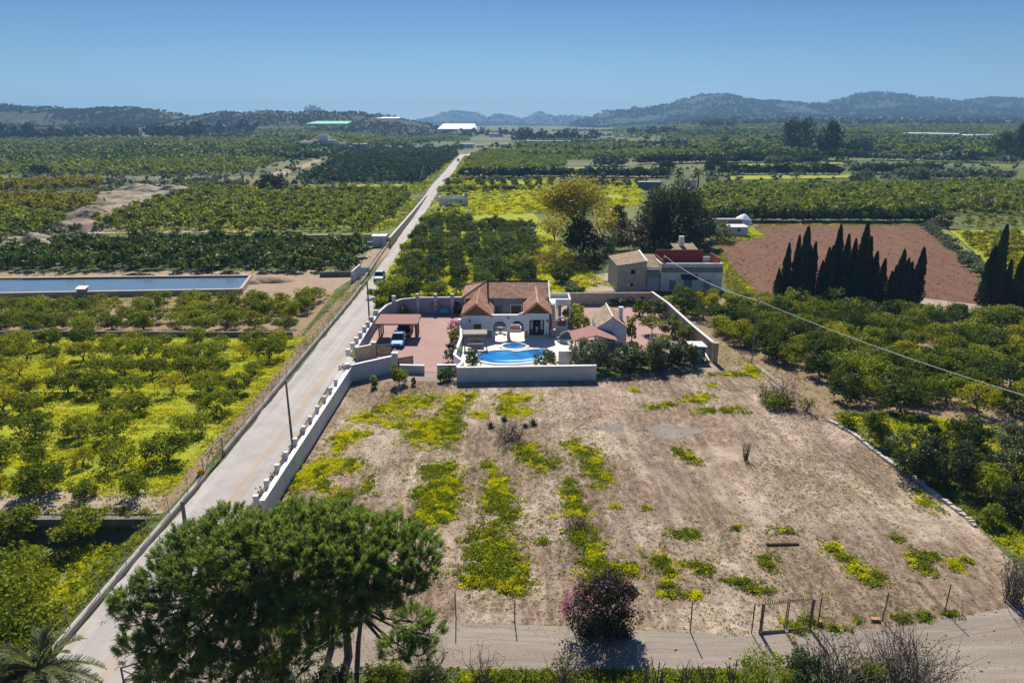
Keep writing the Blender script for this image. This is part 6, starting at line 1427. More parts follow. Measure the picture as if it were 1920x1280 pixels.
bank_line('tree_belt', [((0, 262), (120, 262), 26, 40), ((180, 258), (230, 258), 9, 20), ((262, 258), (372, 258), 24, 20), ((380, 254), (480, 248), 16, 30)], 'scrub', 'dark belt of trees at the foot of the left hill', 9, B3, 12)
bank_line('tree_belt', [((975, 266), (1130, 263), 30, 40), ((1190, 252), (1252, 252), 12, 20), ((870, 256), (975, 256), 20, 60), ((1320, 240), (1360, 240), 6, 20)], 'scrub', 'dark belt of trees at the valley end right of the lane', 7, B3, 12)
# hedged terrace lines and loose trees all over the valley floor
hl = np.random.default_rng(31)
def valley_lines(label, n, px0, px1, py0, py1, lmin, lmax, r0, mat):
    L = []
    for k in range(n):
        py = py0 + (py1 - py0) * (k + hl.uniform(0, 1)) / n; a = hl.uniform(px0, px1 - lmin); b = min(px1, a + hl.uniform(lmin, lmax)); L.append(((a, py), (b, py + hl.uniform(-1.5, 1.5)), int((b - a) * .42), 2))
    return bank_line('terrace_hedge', L, mat, label, r0, B3, 1.5)
valley_lines('dark terrace hedges across the right plain', 16, 1000, 1980, 240, 300, 120, 420, 2.6, 'citrusd')
valley_lines('light green terrace rows across the right plain', 30, 960, 1980, 238, 296, 120, 420, 2.8, 'palegreen')
valley_lines('dark hedges across the left plain', 16, -40, 600, 250, 300, 80, 260, 2.6, 'citrusd')
valley_lines('terrace rows left of the far lane end', 16, 560, 860, 232, 276, 80, 260, 3.0, 'palegreen')
def loose(label, n, px0, px1, py0, py1, r0, mat):
    pts = []
    for k in range(n):
        p = G(hl.uniform(px0, px1), py0 + (py1 - py0) * hl.uniform(0, 1) ** .8)
        if -50 < p.x - np.interp(p.y, [330, 690], [-36, -47]) + 0 < 50 and abs(p.x - np.interp(p.y, [330, 690], [-36, -47])) < 7: continue
        pts.append(p)
    s_ = hl.uniform(.5, 1.3, len(pts)) * r0
    return tag(mass('loose_trees', pts, np.column_stack([s_, s_, s_ * 1.1]), B3, LM[mat], hl), label, 'trees', None, 'stuff')
loose('scattered trees over the right plain', 420, 900, 1980, 234, 290, 3.2, 'scrub'); loose('scrub at the foot of the right mountain ridge', 1700, 1090, 1980, 214, 236, 5.0, 'scrub'); loose('scattered trees over the left plain', 900, -60, 860, 236, 300, 3.0, 'citrusd'); loose('scattered shrubs between the left orchards', 420, -60, 740, 300, 352, 1.7, 'olive'); loose('scattered shrubs on the right terraces', 260, 880, 1980, 300, 345, 1.7, 'olive')
# scrub on the hills
def scrub(V, n, r0, label, rng):
    J, I, _ = V.shape; t = rng.uniform(0, .735, n) * (J - 1); i = rng.uniform(0, 1, n) * (I - 1.001)
    j0 = t.astype(int); i0 = i.astype(int); fj = (t - j0)[:, None]; fi = (i - i0)[:, None]
    p = (V[j0, i0] * (1 - fi) + V[j0, i0 + 1] * fi) * (1 - fj) + (V[j0 + 1, i0] * (1 - fi) + V[j0 + 1, i0 + 1] * fi) * fj
    k = fbm(p[:, 0] / 140, p[:, 1] / 140, 3) + rng.uniform(-.12, .12, n) > .43
    top = np.abs(t / (J - 1) - (33 / (J - 1))) < .02; p = p[k | top]
    s = rng.uniform(.5, 1.2, len(p)) * r0 * .62
    return tag(mass('hill_scrub', p, np.column_stack([s, s, s]), B3, LM['scrub'], rng), label, 'scrub', None, 'stuff')
hk = list(HILLS)
scrub(HILLS[hk[0]], 9000, 5.5, 'dark scrub dotted over the left hill', rg); scrub(HILLS[hk[1]], 5000, 4.5, 'dark scrub dotted over the flat topped hill', rg)
scrub(HILLS[hk[2]], 3000, 14, 'scrub on the distant small peaks', rg); scrub(HILLS[hk[3]], 14000, 10, 'scrub covering the right mountain ridge', rg)

# ---- single trees and shrubs
def solve_h(px, pyt, Y):
    d = ray(px, pyt); return CAM_H + d[2] * Y / d[1]
def foliage(w_, h_, z0, mat, s, rng, cover=5.5, spx=2.3, clumps=None, cr=.36, low=-.8, name='crown', bias=.9, aspect=.55, lift=0):
    """crown mesh of given width and height whose leaves suit the size it has in view"""
    ls = max(.06, spx / s); n = int(min(14000, max(60, cover * .785 * w_ * h_ / (1.1 * ls * ls))))
    C, D = crown_pts(n, w_ / 2, w_ / 2, h_ / 2, z0 + h_ / 2, rng, clumps or int(np.clip(18 + w_ * 4, 18, 70)), cr, .62, low); k = C[:, 2] > .05
    V, F = leaves(C[k], D[k], ls, bias, rng, aspect); return npmesh(name, V, F, LM[mat])
def tree(name, px, pyb, pyt, wpx, mat, label, cat='tree', z0f=.25, limbs=5, tr=None, seed=0, bark='bark', group=None, **kw):
    r = np.random.default_rng(seed + int(px * 7 + pyb)); c = G(px, pyb); s = scale_at(c); H = max(.5, solve_h(px, pyt, c.y) - c.z); w_ = wpx / s
    t = empty(name, c, r.uniform(0, 6.28), label, cat, group)
    link('crown', foliage(w_, H * (1 - z0f), H * z0f, mat, s, r, **kw), t)
    o = trunk_mesh(H * max(.12, z0f), tr or max(.06, .025 * H), limbs, w_ * .33, H * .8, r).build('trunk', LM[bark], t); return t
def bush(name, px, pyb, pyt, wpx, mat, label, cat='shrub', group=None, **kw):
    return tree(name, px, pyb, pyt, wpx, mat, label, cat, z0f=.02, limbs=6, group=group, **kw)

# cypresses
def cypress_mesh(seed):
    r = np.random.default_rng(seed); n = 2200; z = r.uniform(0.0, 1, n) ** 1.1; prof = np.minimum(1, (z / .15 + .6)) * (1 - z ** 1.9) ** .85 + .02
    a = r.uniform(0, 6.283, n); lump = 1 + .22 * np.sin(a * 3 + z * 9 + seed) + .14 * np.sin(z * 31 + a * 2 + seed * 2) ; rad = .5 * prof * lump * r.uniform(.65, 1.05, n)
    C = np.column_stack([rad * np.cos(a), rad * np.sin(a), z]); Vv = np.zeros((n * 4, 3))
    u = np.column_stack([-np.sin(a), np.cos(a), 0 * a]); up = np.column_stack([np.cos(a) * .12, np.sin(a) * .12, np.ones(n) * .035]) ; s = r.uniform(.05, .13, n)[:, None]
    up[:, 2] = .03
    V = np.stack([C - u * s, C + up * .4 - u * s * .2 - np.array([0, 0, .012]), C + u * s, C + up * .6 + np.array([0, 0, .02])], 1).reshape(-1, 3)
    return npmesh('crown', V, np.arange(n * 4).reshape(-1, 4), LM['cypress'])
CY = [cypress_mesh(i) for i in range(4)]
o = MB().tube([(0, 0, -.02), (0, 0, .5)], [.06, .03], 6).build('trunk', LM['bark']); CYT = o.data; bpy.data.objects.remove(o)
def cypress(tx, ty, by, wpx, lab, grp):
    c = P(tx, by); H = solve_h(tx, ty, c.y); w_ = wpx / scale_at(c); t = empty('cypress', c, rg.uniform(0, 6), lab, 'tree', grp); t.scale = (w_, w_, H); tree_parts(t, CY[int(rg.integers(0, 4))], CYT)
CL = [(265, 370, 34), (312, 205, 44), (372, 155, 42), (422, 100, 66), (455, 230, 50), (482, 200, 46), (545, 320, 40), (578, 235, 46), (600, 222, 44), (632, 88, 56), (690, 150, 50), (740, 178, 46), (800, 78, 66), (838, 165, 56), (892, 262, 50), (950, 308, 44), (1008, 385, 30), (1030, 350, 34), (1065, 248, 52), (1103, 303, 40), (1130, 328, 40), (1190, 235, 56)]
for i, (zx, zy, w_) in enumerate(CL):
    lab = 'dark cypress in the row in front of the ploughed field'
    if zx == 800: lab = 'tallest dark cypress in the middle of the long row'
    if zx == 632: lab = 'slim tall cypress just left of the tallest one'
    if zx == 422: lab = 'broad tall cypress in the left part of the long row'
    if zx == 265: lab = 'short cypress at the left end of the long row'
    if zx == 1190: lab = 'blunt topped cypress at the right end of the long row'
    cypress(1380 + zx / 3.556, 400 + zy / 3.556, 561 + 8 * (zx / 1200) + rg.uniform(-2, 2), w_ / 3.556 * 1.45, lab, 'cypresses of the long row')
for zx, zy, w_, lab in ((1650, 228, 60, 'left broad cypress of the right hand group'), (1695, 88, 62, 'tallest cypress of the right hand group'), (1730, 300, 40, 'low cypress filling the middle of the right hand group'), (1775, 315, 40, 'slim cypress right of the tallest in the right hand group'), (1800, 430, 34, 'shortest cypress of the right hand group'), (1855, 278, 56, 'pointed cypress near the right edge'), (1918, 420, 50, 'cypress cut by the right edge of the picture')):
    cypress(1380 + zx / 3.556, 400 + zy / 3.556, 572, w_ / 3.556 * 1.5, lab, 'cypresses of the right hand group')

# big trees of the middle ground
def branched(name, px, pyb, pyt, wpx, mat, label, seed, nleaf=5000, lv=4, open_=1.0, bark='bark', lsz=2.2):
    r = np.random.default_rng(seed); c = G(px, pyb); s = scale_at(c); H = solve_h(px, pyt, c.y) - c.z; Wd = wpx / s
    t = empty(name, c, 0, label, 'tree'); mb = MB(); tips = []
    def grow(p, d, L, rad, k):
        e = p + d * L; mb.tube([p, p.lerp(e, .5) + Vector(r.normal(size=3)) * L * .06, e], [rad, rad * .8, rad * .6], 5)
        if k == 0: tips.append(e); return
        for _ in range(3 if k > 1 else 4):
            nd = (d + Vector(r.normal(size=3)) * .55 * open_ + Vector((0, 0, .12))).normalized(); grow(e, nd, L * r.uniform(.62, .85), rad * .58, k - 1)
        tips.append(e)
    grow(Vector((0, 0, -.2)), Vector((.03, 0, 1)), H * .26, H * .028, lv)
    T = np.array(tips); ctr = T.mean(0); zmax = T[:, 2].max(); sx = Wd / 2 / np.percentile(np.hypot(T[:, 0] - ctr[0], T[:, 1] - ctr[1]), 97); sz = H * .95 / zmax
    mb.v = [(v[0] * min(1.0 + (sx - 1) * min(1, v[2] / (H * .3)), 9), v[1] * min(1.0 + (sx - 1) * min(1, v[2] / (H * .3)), 9), v[2] * sz) for v in mb.v]
    T = np.column_stack([T[:, 0] * sx, T[:, 1] * sx, T[:, 2] * sz])
    mb.build('trunk', LM[bark], t); ls = lsz / s; i = r.integers(0, len(T), nleaf); off = r.normal(size=(nleaf, 3)) * Wd * .07
    V, F = leaves(T[i] + off, off + np.array([0, 0, .3]), ls, .8, r); link('crown', npmesh('crown', V, F, LM[mat]), t); return t
branched('golden_tree', 1088, 478, 344, 160, 'golden', 'wide golden yellow tree with bare spreading limbs behind the villa', 3, 9000, 4, 1.1)
for px, py, pt, w_, lab in ((1040, 452, 392, 62, 'left low half of the golden tree clump'), (1130, 450, 388, 60, 'right low half of the golden tree clump')): tree('golden_tree', px, py, pt, w_, 'golden', lab, z0f=.1, cover=2.2)
tree('dark_tree', 1264, 468, 346, 112, 'darktree', 'tall dense dark grey green tree behind the old farm', z0f=.01, cr=.4, clumps=60, cover=9, low=-.95, seed=4)
tree('dark_tree', 1305, 462, 386, 60, 'darktree', 'right hand lower half of the dark tree clump behind the old farm', z0f=.02, cover=5, seed=5); tree('dark_tree', 1225, 462, 372, 60, 'darktree', 'left hand part of the dark tree clump behind the old farm', z0f=.02, cover=5, seed=6)
tree('dark_tree', 1088, 482, 408, 66, 'darktree', 'dark evergreen standing in front of the golden tree trunk', z0f=.02, cover=5, seed=9)
tree('dark_tree', 1158, 430, 384, 30, 'darktree', 'slim dark tree right of the golden tree', z0f=.05); tree('dark_tree', 1168, 450, 412, 50, 'darktree', 'low dark tree between golden tree and dark clump', z0f=.05)
for px, py, pt, w_, lab in ((1018, 505, 474, 62, 'left clump of yellow green canes behind the villa'), (1050, 508, 462, 66, 'middle clump of yellow green canes behind the villa'), (1082, 506, 468, 50, 'right clump of yellow green canes behind the villa')): bush('giant_cane', px, py, pt, w_, 'bamboo', lab, 'cane', cover=4, aspect=.25)
for px, py, pt, w_, mat, lab in ((988, 452, 424, 34, 'olive', 'round grey green olive tree at the top of the grove'), (1078, 552, 530, 40, 'olive', 'pale olive tree behind the roof terrace'), (1132, 478, 444, 44, 'olive', 'pale olive tree left of the stone barn'), (1055, 530, 500, 46, 'citrusd', 'dark round tree behind the villa roof'), (1110, 500, 470, 34, 'citrusd', 'dark tree left of the farm yard'), (1150, 470, 440, 40, 'citrusd', 'dark bush beside the barn roof'), (1190, 470, 424, 60, 'reddish', 'bronze leafless looking tree behind the stone barn'), (1230, 468, 446, 34, 'citrus', 'green bush behind the middle farm roof'), (1345, 452, 414, 56, 'olive', 'grey green bush left of the field hut'), (1318, 470, 450, 36, 'olive', 'pale shrub behind the red roof terrace'), (925, 512, 480, 34, 'olive', 'small grey olive in the grove above the villa flue'),
    (742, 560, 516, 56, 'citrus', 'shaggy green tree at the lane edge behind the yard wall'), (1280, 360, 334, 34, 'olive', 'round grey shrub below the two palms'), (510, 361, 330, 60, 'scrub', 'dark round bush by the sandy track'), (555, 360, 345, 16, 'olive', 'small grey bush right of the dark round bush'), (78, 328, 308, 34, 'scrub', 'dark round bush on the left plain'), (272, 282, 266, 44, 'reddish', 'brownish tree on the left plain'), (1605, 342, 325, 22, 'olive', 'grey bush in the right yellow terrace'), (1622, 338, 318, 30, 'olive', 'blue grey bush right of the yellow terrace'), (1718, 340, 312, 42, 'olive', 'large blue grey bush on the right terraces'), (1684, 322, 306, 26, 'darktree', 'dark bush above the right orchard'), (1140, 312, 290, 62, 'darktree', 'wide dark bush on the bank above the terraces'), (1342, 328, 298, 44, 'scrub', 'dark bare looking tree right of the palms'), (1250, 326, 300, 30, 'scrub', 'dark bare looking tree left of the palms'), (1750, 412, 384, 34, 'darktree', 'dark tree at the far right corner of the ploughed field'), (1772, 428, 400, 30, 'reddish', 'brown bare bush beside the ploughed field corner'), (1850, 396, 372, 60, 'reddish', 'pinkish brown bare trees in the right orchard'), (860, 281, 269, 18, 'darktree', 'dark tree at the end of the dark orchard')):
    bush('round_tree' if py > 400 else 'round_bush', px, py, pt, w_, mat, lab, 'tree')
# pines and big trees farther off
for px, pyb, pyt, w_, lab in ((1492, 287, 226, 54, 'left twin pine, tall and full, on the right terraces'), (1551, 300, 232, 46, 'right twin pine with a bare leaning trunk'), (1612, 293, 262, 48, 'low round pine right of the twin pines'), (1582, 292, 268, 34, 'low bushy pine at the foot of the right twin pine'), (1886, 296, 248, 60, 'spreading dark pine at the right edge'), (1912, 300, 228, 22, 'dark pointed pine cut by the right edge'), (586, 215, 197, 26, 'hilltop pine clump on the flat topped hill'), (603, 215, 201, 14, 'small pine at the right of the hilltop clump'), (985, 268, 240, 30, 'dark tree at the left end of the long warehouse'), (1795, 304, 282, 8, 'thin dark cypress like tree at the right'), (1816, 305, 285, 20, 'round dark tree at the right beside the thin one')):
    tree('pine_tree', px, pyb, pyt, w_, 'darktree', lab, 'tree', z0f=.25 if 'twin pine,' not in lab else .05, cover=7, clumps=34, cr=.4, low=-.9)
# palms up the valley
def palm(loc, H, fl, nf, lab, s, rng, thick=.22):
    t = empty('palm_tree', loc, 0, lab, 'tree'); MB().tube([(0, 0, -.3), (.1, 0, H * .5), (0, 0, H)], [thick * 1.3, thick, thick * .95], 8).build('trunk', LM['pinebark'], t); parts = []; mb = MB()
    for k in range(nf):
        a = 2 * math.pi * k * .618 ; el = rng.uniform(-.35, 1.25); L = fl * rng.uniform(.8, 1.1); pts = []
        d = np.array([math.cos(a), math.sin(a)])
        for q in range(13):
            u = q / 12; rr = L * u * math.cos(el) * (1 - .12 * u); zz = H + L * u * math.sin(el) - .55 * L * u * u * (.6 + .4 * math.cos(el)); pts.append(np.array([d[0] * rr, d[1] * rr, zz]))
        mb.tube([Vector(p) for p in pts], [max(.008, .03 * (1 - i / 13)) for i in range(13)], 4, cap=False)
        pts = np.array(pts); m = 70; u = np.linspace(.12, .99, m); base = np.column_stack([np.interp(u * 12, range(13), pts[:, i]) for i in range(3)]); tan = np.gradient(base, axis=0); tan /= np.linalg.norm(tan, axis=1)[:, None]
        side = np.cross(tan, [0, 0, 1.]); side /= np.linalg.norm(side, axis=1)[:, None] + 1e-9
        for sg in (-1, 1):
            dd = tan * .75 + side * sg * .8 + np.array([0, 0, .25]) + rng.normal(size=(m, 3)) * .06
            parts.append(blades(base, dd, fl * .17 * np.sin(np.pi * (.12 + .8 * u)) ** .6, np.full(m, .035 * fl / 2.6), rng))
    V, F = cat_meshes(parts); link('fronds', npmesh('fronds', V, F, LM['palm']), t); mb.build('frond_stalks', LM['palm'], t); return t
pr = np.random.default_rng(77)
for px, py, pt, lab in ((1270, 352, 318, 'left one of the two palms by the pinkish hut'), (1308, 352, 318, 'right one of the two palms by the pinkish hut')):
    c = G(px, py); palm(c, solve_h(px, pt + 6, c.y) - c.z, 3.6, 30, lab, 4, pr, .35)
palm(P(92, 1345), 2.9, 2.9, 40, 'palm with arching fronds at the bottom left corner', 40, np.random.default_rng(8), .3)
# young oranges in a row on the flowering terrace
young = [blob(300 + i, 150, .2, clumps=12) for i in range(3)]; YM = [npmesh('crown', V * np.array([1, 1, 1.15]) + np.array([0, 0, .35]), F, LM['citrusd']) for V, F in young]
k = 0
for py, x0_, x1_, st_ in ((353, 905, 1205, 21), (347, 895, 1195, 23), (342, 905, 1120, 26)):
    for px in np.arange(x0_, x1_, st_):
        c = G(px + rg.uniform(-3, 3), py + rg.uniform(-.5, .5)); t = empty('young_orange_tree', c, rg.uniform(0, 6), 'small round orange tree in the rows on the yellow terrace left of the blue container', 'tree', 'young orange trees on the flowering terrace'); s_ = rg.uniform(1.5, 1.9); t.scale = (s_, s_, s_); tree_parts(t, YM[k % 3], TRUNKS[k % 4]); k += 1
for px, py in ((842, 352), (853, 352), (838, 347)):
    c = G(px, py); t = empty('young_orange_tree', c, 0, 'small dark round tree beside the far lane, left of the long rows', 'tree', 'three small trees beside the far lane'); t.scale = (1.7, 1.7, 1.7); tree_parts(t, YM[k % 3], TRUNKS[k % 4]); k += 1
# ================================================================== GROUND PLANTS, FOREGROUND TREES, GARDEN
rw = np.random.default_rng(21)
def tuft(seed, n, r, h, size, aspect=.5, bias=.6):
    q = np.random.default_rng(seed); a = q.uniform(0, 6.28, n); d = r * np.sqrt(q.uniform(0, 1, n)); z = h * (1 - (d / r) ** 2 * .8) * q.uniform(.25, 1, n)
    C = np.column_stack([d * np.cos(a), d * np.sin(a), z]); D = np.column_stack([np.cos(a) * .4, np.sin(a) * .4, np.full(n, 1.)])
    return leaves(C, D, size, bias, q, aspect)
def grass_tuft(seed, n, r, h):
    q = np.random.default_rng(seed); a = q.uniform(0, 6.28, n); b = np.column_stack([q.normal(0, r * .4, n), q.normal(0, r * .4, n), np.zeros(n)])
    return blades(b, np.column_stack([np.cos(a) * .6, np.sin(a) * .6, q.uniform(.4, 1, n)]), q.uniform(.5, 1, n) * h, np.full(n, .03), q)
TW = [tuft(400 + i, 24, .25, .2, .062) for i in range(5)]
TS = [tuft(420 + i, 8, .16, .10, .06) for i in range(5)]
TG = [grass_tuft(440 + i, 7, .18, .16) for i in range(4)]
# --- flowering weeds in the dry field: patches (px, py, rx, ry, share of yellow, density)
E_ = [(1000 - 142, 752, 22, 14, .8, 1), (846, 770, 18, 18, .55, 1), (830, 800, 30, 22, .6, 1), (800, 815, 36, 22, .75, 1), (850, 800, 16, 30, .3, 1), (785, 752, 34, 12, .8, .8), (742, 798, 30, 6, .8, .9), (780, 795, 20, 7, .8, .9), (690, 782, 26, 10, .85, .9), (748, 752, 18, 8, .7, .7), (728, 765, 16, 8, .8, .8), (760, 776, 18, 10, .8, .7), (650, 818, 26, 16, .85, .9), (636, 838, 12, 14, .8, .8), (682, 816, 16, 6, .8, .9), (708, 770, 14, 8, .3, .4),
      (590, 885, 28, 22, .9, 1), (560, 905, 20, 18, .9, 1), (612, 872, 18, 12, .8, .9), (655, 872, 28, 14, .75, .9), (640, 928, 24, 18, .2, .6), (605, 912, 20, 14, .3, .5), (690, 910, 14, 18, .1, .7), (545, 940, 16, 8, .8, .5), (670, 955, 14, 8, .5, .5), (612, 938, 8, 6, .9, .7), (545, 955, 24, 8, .7, .7),
      (815, 880, 34, 14, .2, 1), (825, 910, 36, 22, .35, 1), (815, 945, 40, 24, .35, 1), (840, 925, 24, 34, .7, 1), (800, 975, 30, 16, .7, 1), (835, 970, 20, 14, .6, .9), (786, 930, 16, 12, .6, .8), (845, 880, 10, 14, .6, .8),
      (916, 872, 12, 8, .25, 1), (925, 895, 20, 16, .75, 1), (935, 925, 26, 20, .7, 1), (935, 950, 28, 22, .15, 1), (950, 970, 24, 14, .15, 1), (965, 962, 14, 6, .8, .7), (915, 1000, 34, 20, .2, 1), (905, 1040, 40, 30, .2, 1), (945, 1030, 32, 34, .45, 1), (925, 1075, 55, 30, .3, 1), (955, 1100, 34, 14, .55, .9), (880, 1090, 24, 14, .6, .8), (975, 1080, 14, 24, .6, .8),
      (960, 748, 36, 10, .75, 1), (950, 768, 22, 10, .35, 1), (985, 772, 16, 8, .8, .9), (958, 776, 12, 5, .8, .8), (900, 778, 16, 8, .85, .8), (888, 742, 10, 8, .7, .6),
      (990, 842, 26, 10, .8, .9), (1000, 862, 20, 12, .4, .9), (1012, 878, 18, 8, .5, .7), (972, 850, 14, 8, .6, .7), (1080, 836, 18, 10, .55, 1), (1100, 850, 22, 12, .35, 1), (1060, 834, 10, 5, .8, .9), (1112, 866, 18, 6, .75, .8), (1115, 885, 26, 16, .4, 1), (1135, 895, 16, 12, .6, .8), (1125, 912, 16, 5, .85, .8), (1068, 905, 12, 8, .3, 1), (1070, 922, 20, 12, .25, 1), (1078, 938, 10, 6, .8, .9), (1080, 950, 26, 14, .2, 1), (1080, 966, 26, 6, .9, 1),
      (1095, 995, 22, 12, .1, 1), (1085, 1012, 18, 14, .2, 1), (1105, 1030, 34, 18, .45, 1), (1120, 1055, 36, 18, .5, 1), (1140, 1080, 50, 16, .4, 1), (1180, 1068, 18, 14, .8, .9), (1120, 1095, 30, 12, .3, .8), (1240, 1052, 26, 14, .6, .8), (1255, 1072, 12, 14, .7, .8), (1250, 1098, 16, 6, .3, .9), (1255, 1115, 22, 6, .6, .9), (1300, 1116, 28, 8, .5, .8), (1290, 858, 18, 14, .08, 1), (1270, 846, 10, 6, .2, .8), (1275, 1000, 22, 8, .45, .8), (1295, 1002, 16, 10, .3, .7),
      (1225, 764, 14, 4, .6, .9), (1255, 758, 18, 4, .6, .9), (1300, 750, 26, 5, .6, .9), (1322, 742, 12, 5, .7, .8), (1345, 770, 46, 6, .3, 1), (1190, 732, 8, 4, .8, .8), (1335, 724, 10, 5, .5, .8), (1370, 702, 50, 4, .4, .7), (1410, 694, 12, 12, .6, .8),
      (1560, 1028, 18, 10, .6, 1), (1585, 1048, 20, 12, .4, 1), (1605, 1068, 18, 10, .5, .9), (1625, 1085, 22, 10, .5, 1), (1645, 1080, 18, 14, .1, .6), (1725, 1045, 20, 14, .2, .9), (1750, 1042, 14, 8, .4, .8), (1735, 1065, 20, 12, .3, .8), (1790, 1058, 14, 12, .7, 1), (1815, 1052, 10, 8, .7, .9), (1435, 1045, 16, 14, .3, .8), (1445, 1060, 20, 12, .1, .6), (1390, 1092, 28, 8, .3, .8), (1410, 1105, 20, 8, .4, .9), (1440, 1108, 26, 6, .1, .7), (1370, 1088, 16, 4, .3, .7), (1320, 1070, 20, 14, .1, .4), (1735, 945, 20, 14, .55, .9), (1748, 950, 14, 8, .7, .8), (1725, 925, 8, 10, .4, .7), (1300, 1060, 30, 12, .15, .35), (1020, 1016, 18, 6, .3, .6), (1010, 985, 12, 6, .1, .4), (1680, 1010, 20, 8, .1, .3), (1470, 995, 30, 10, .1, .3), (1380, 990, 16, 6, .3, .5), (1150, 950, 12, 5, .7, .6), (1210, 952, 10, 5, .7, .6), (1030, 870, 24, 12, .2, .4), (1520, 1165, 20, 8, .1, 1), (1610, 1162, 14, 5, .2, .9), (1690, 1160, 22, 6, .2, .9), (1730, 1155, 16, 8, .2, .9), (1770, 1150, 24, 6, .3, .8), (1495, 1178, 20, 12, .35, 1.2), (1565, 1178, 24, 5, .3, .8)]
pts, sc, mi = [], [], []
for (px, py, rx, ry, fy, dn) in E_:
    c = P(px, py); s = scale_at(c); wx = rx / s; wy = abs(P(px, py - ry).y - P(px, py + ry).y) / 2; A_e = math.pi * wx * wy; n = int(A_e * 52 * dn) + 3
    a = rw.uniform(0, 6.283, n); r = np.abs(rw.normal(size=n)) * .72; x = c.x + wx * r * np.cos(a); y = c.y + wy * r * np.sin(a)
    k = fbm(x * .9, y * .9, 4) + rw.uniform(-.15, .15, n) > .33; x, y = x[k], y[k]
    yel = (fbm(x * 1.3 + 31, y * 1.3, 6) - .47) * 2.2 + fy + rw.uniform(-.25, .25, len(x)) > .66
    pts.append(np.column_stack([x, y, np.zeros(len(x))])); sc.append(rw.uniform(.6, 1.35, len(x))); mi.append(yel.astype(int))
pts = np.concatenate(pts); sc = np.concatenate(sc); mi = np.concatenate(mi)
k = inpoly(pts[:, 0], pts[:, 1], [(p.x, p.y) for p in fieldpoly]) | (pts[:, 1] < 35); pts, sc, mi = pts[k], sc[k], mi[k]
tag(mass('flowering_weeds', pts, np.column_stack([sc, sc, sc * rw.uniform(.6, 1.4, len(sc))]), TW, [LM['weed'], LM['oxalis']], rw, mi_of=mi), 'streaks of green weeds and yellow flowers in the dry field', 'weeds', None, 'stuff')
# small sparse weeds and dry tufts all over the field
p = scatter(fieldpoly, 9, rw); d = fbm(p[:, 0] * .14, p[:, 1] * .14, 12, 5); left = sm(20, -14, p[:, 0]) * .1 + sm(56, 40, p[:, 1]) * .08
k = d + left + rw.uniform(-.16, .16, len(p)) > .545; p1 = p[k]
s = rw.uniform(.35, .95, len(p1)); tag(mass('sparse_weeds', p1, s, TS, [LM['weed'], LM['oxalis']], rw, mi_of=(rw.uniform(size=len(p1)) < .1).astype(int)), 'small scattered green weeds in the dry field', 'weeds', None, 'stuff')
p = scatter(fieldpoly, 22, rw); d = fbm(p[:, 0] * .16, p[:, 1] * .12, 15, 5); p = p[d + rw.uniform(-.10, .10, len(p)) > .50]
s = rw.uniform(.4, 1.2, len(p)); tag(mass('dry_grass', p, np.column_stack([s, s, s * .6]), TG, LM['grassdry'], rw), 'dry straw tufts covering the fallow field', 'dry grass', None, 'stuff')
# yellow carpet of the left orchard with darker furrows between
poly = [(-27.1, 48.0), (-27.9, 91.2), (-92, 91.2), (-92, 48.0)]
p = scatter(poly, 26, rw); v = np.array([visible(q, 20) for q in p]); p = p[v]; fur = np.abs(((p[:, 1] + .5 * fbm(p[:, 0] * .2, p[:, 1] * .2, 2)) % 4.6) - 2.3)
k = (fbm(p[:, 0] * .25, p[:, 1] * .35, 19) + rw.uniform(-.1, .1, len(p)) > .33) & (fur > .45 * fbm(p[:, 0] * .5, p[:, 1] * .1, 77) * 2); p = p[k]
yel = (fbm(p[:, 0] * .35, p[:, 1] * .5, 8) + rw.uniform(-.2, .2, len(p)) > .32).astype(int); s = rw.uniform(.8, 1.9, len(p))
tag(mass('flower_carpet', p, np.column_stack([s, s, s * .9]), TS, [LM['weed'], LM['oxalis']], rw, mi_of=yel), 'yellow flowering ground cover between the left orchard trees', 'ground cover', None, 'stuff')
# lower plot, right strip, near verge, grove floor
def cover(name, poly, dens, temps, mats, fy, label, smin=.6, smax=1.4, thr=.35, sx=.3):
    q = scatter(poly, dens, rw); q = q[np.array([visible(a, 220) for a in q])] if len(q) else q; q = q[fbm(q[:, 0] * sx, q[:, 1] * sx, 23) + rw.uniform(-.12, .12, len(q)) > thr]
    s = rw.uniform(smin, smax, len(q)); y = ((fbm(q[:, 0] * .4 + 9, q[:, 1] * .4, 31) - .47) * 2 + fy + rw.uniform(-.25, .25, len(q)) > .5).astype(int)
    return tag(mass(name, q, np.column_stack([s, s, s * rw.uniform(.7, 1.3, len(s))]), temps, mats, rw, mi_of=y), label, 'ground cover', None, 'stuff')
wy = [LM['weed'], LM['oxalis']]
cover('rough_weeds', [(-26.3, 24), (-26.3, 44.0), (-48, 44.0), (-48, 24)], 16, TW, wy, .25, 'green weeds and grass of the lower plot beside the lane', .8, 2.0, .36)
rstrip = [tuple(P(*q)[:2]) for q in ((1560, 775), (1640, 830), (1735, 900), (1815, 965), (1860, 1010), (2000, 1100), (2250, 1080), (2200, 900), (2050, 815), (1800, 790), (1650, 775))]
cover('rough_weeds', rstrip, 14, TW, wy, .38, 'green and yellow weeds in the strip right of the stone kerb', .8, 1.9, .33)
cover('rough_weeds', [tuple(P(*q)[:2]) for q in ((700, 1262), (1000, 1258), (1380, 1258), (1420, 1300), (690, 1320))], 34, TW, wy, .18, 'weeds with a few yellow flowers along the bottom edge of the picture', .7, 1.5, .34, .8)
cover('grass_cover', [(-22.5, 112), (-24, 125), (-27, 190), (10, 180), (18, 120), (-4, 110)], 3, TW, wy, .6, 'yellow green grass between the grove trees behind the villa', 1.4, 2.6, .36)
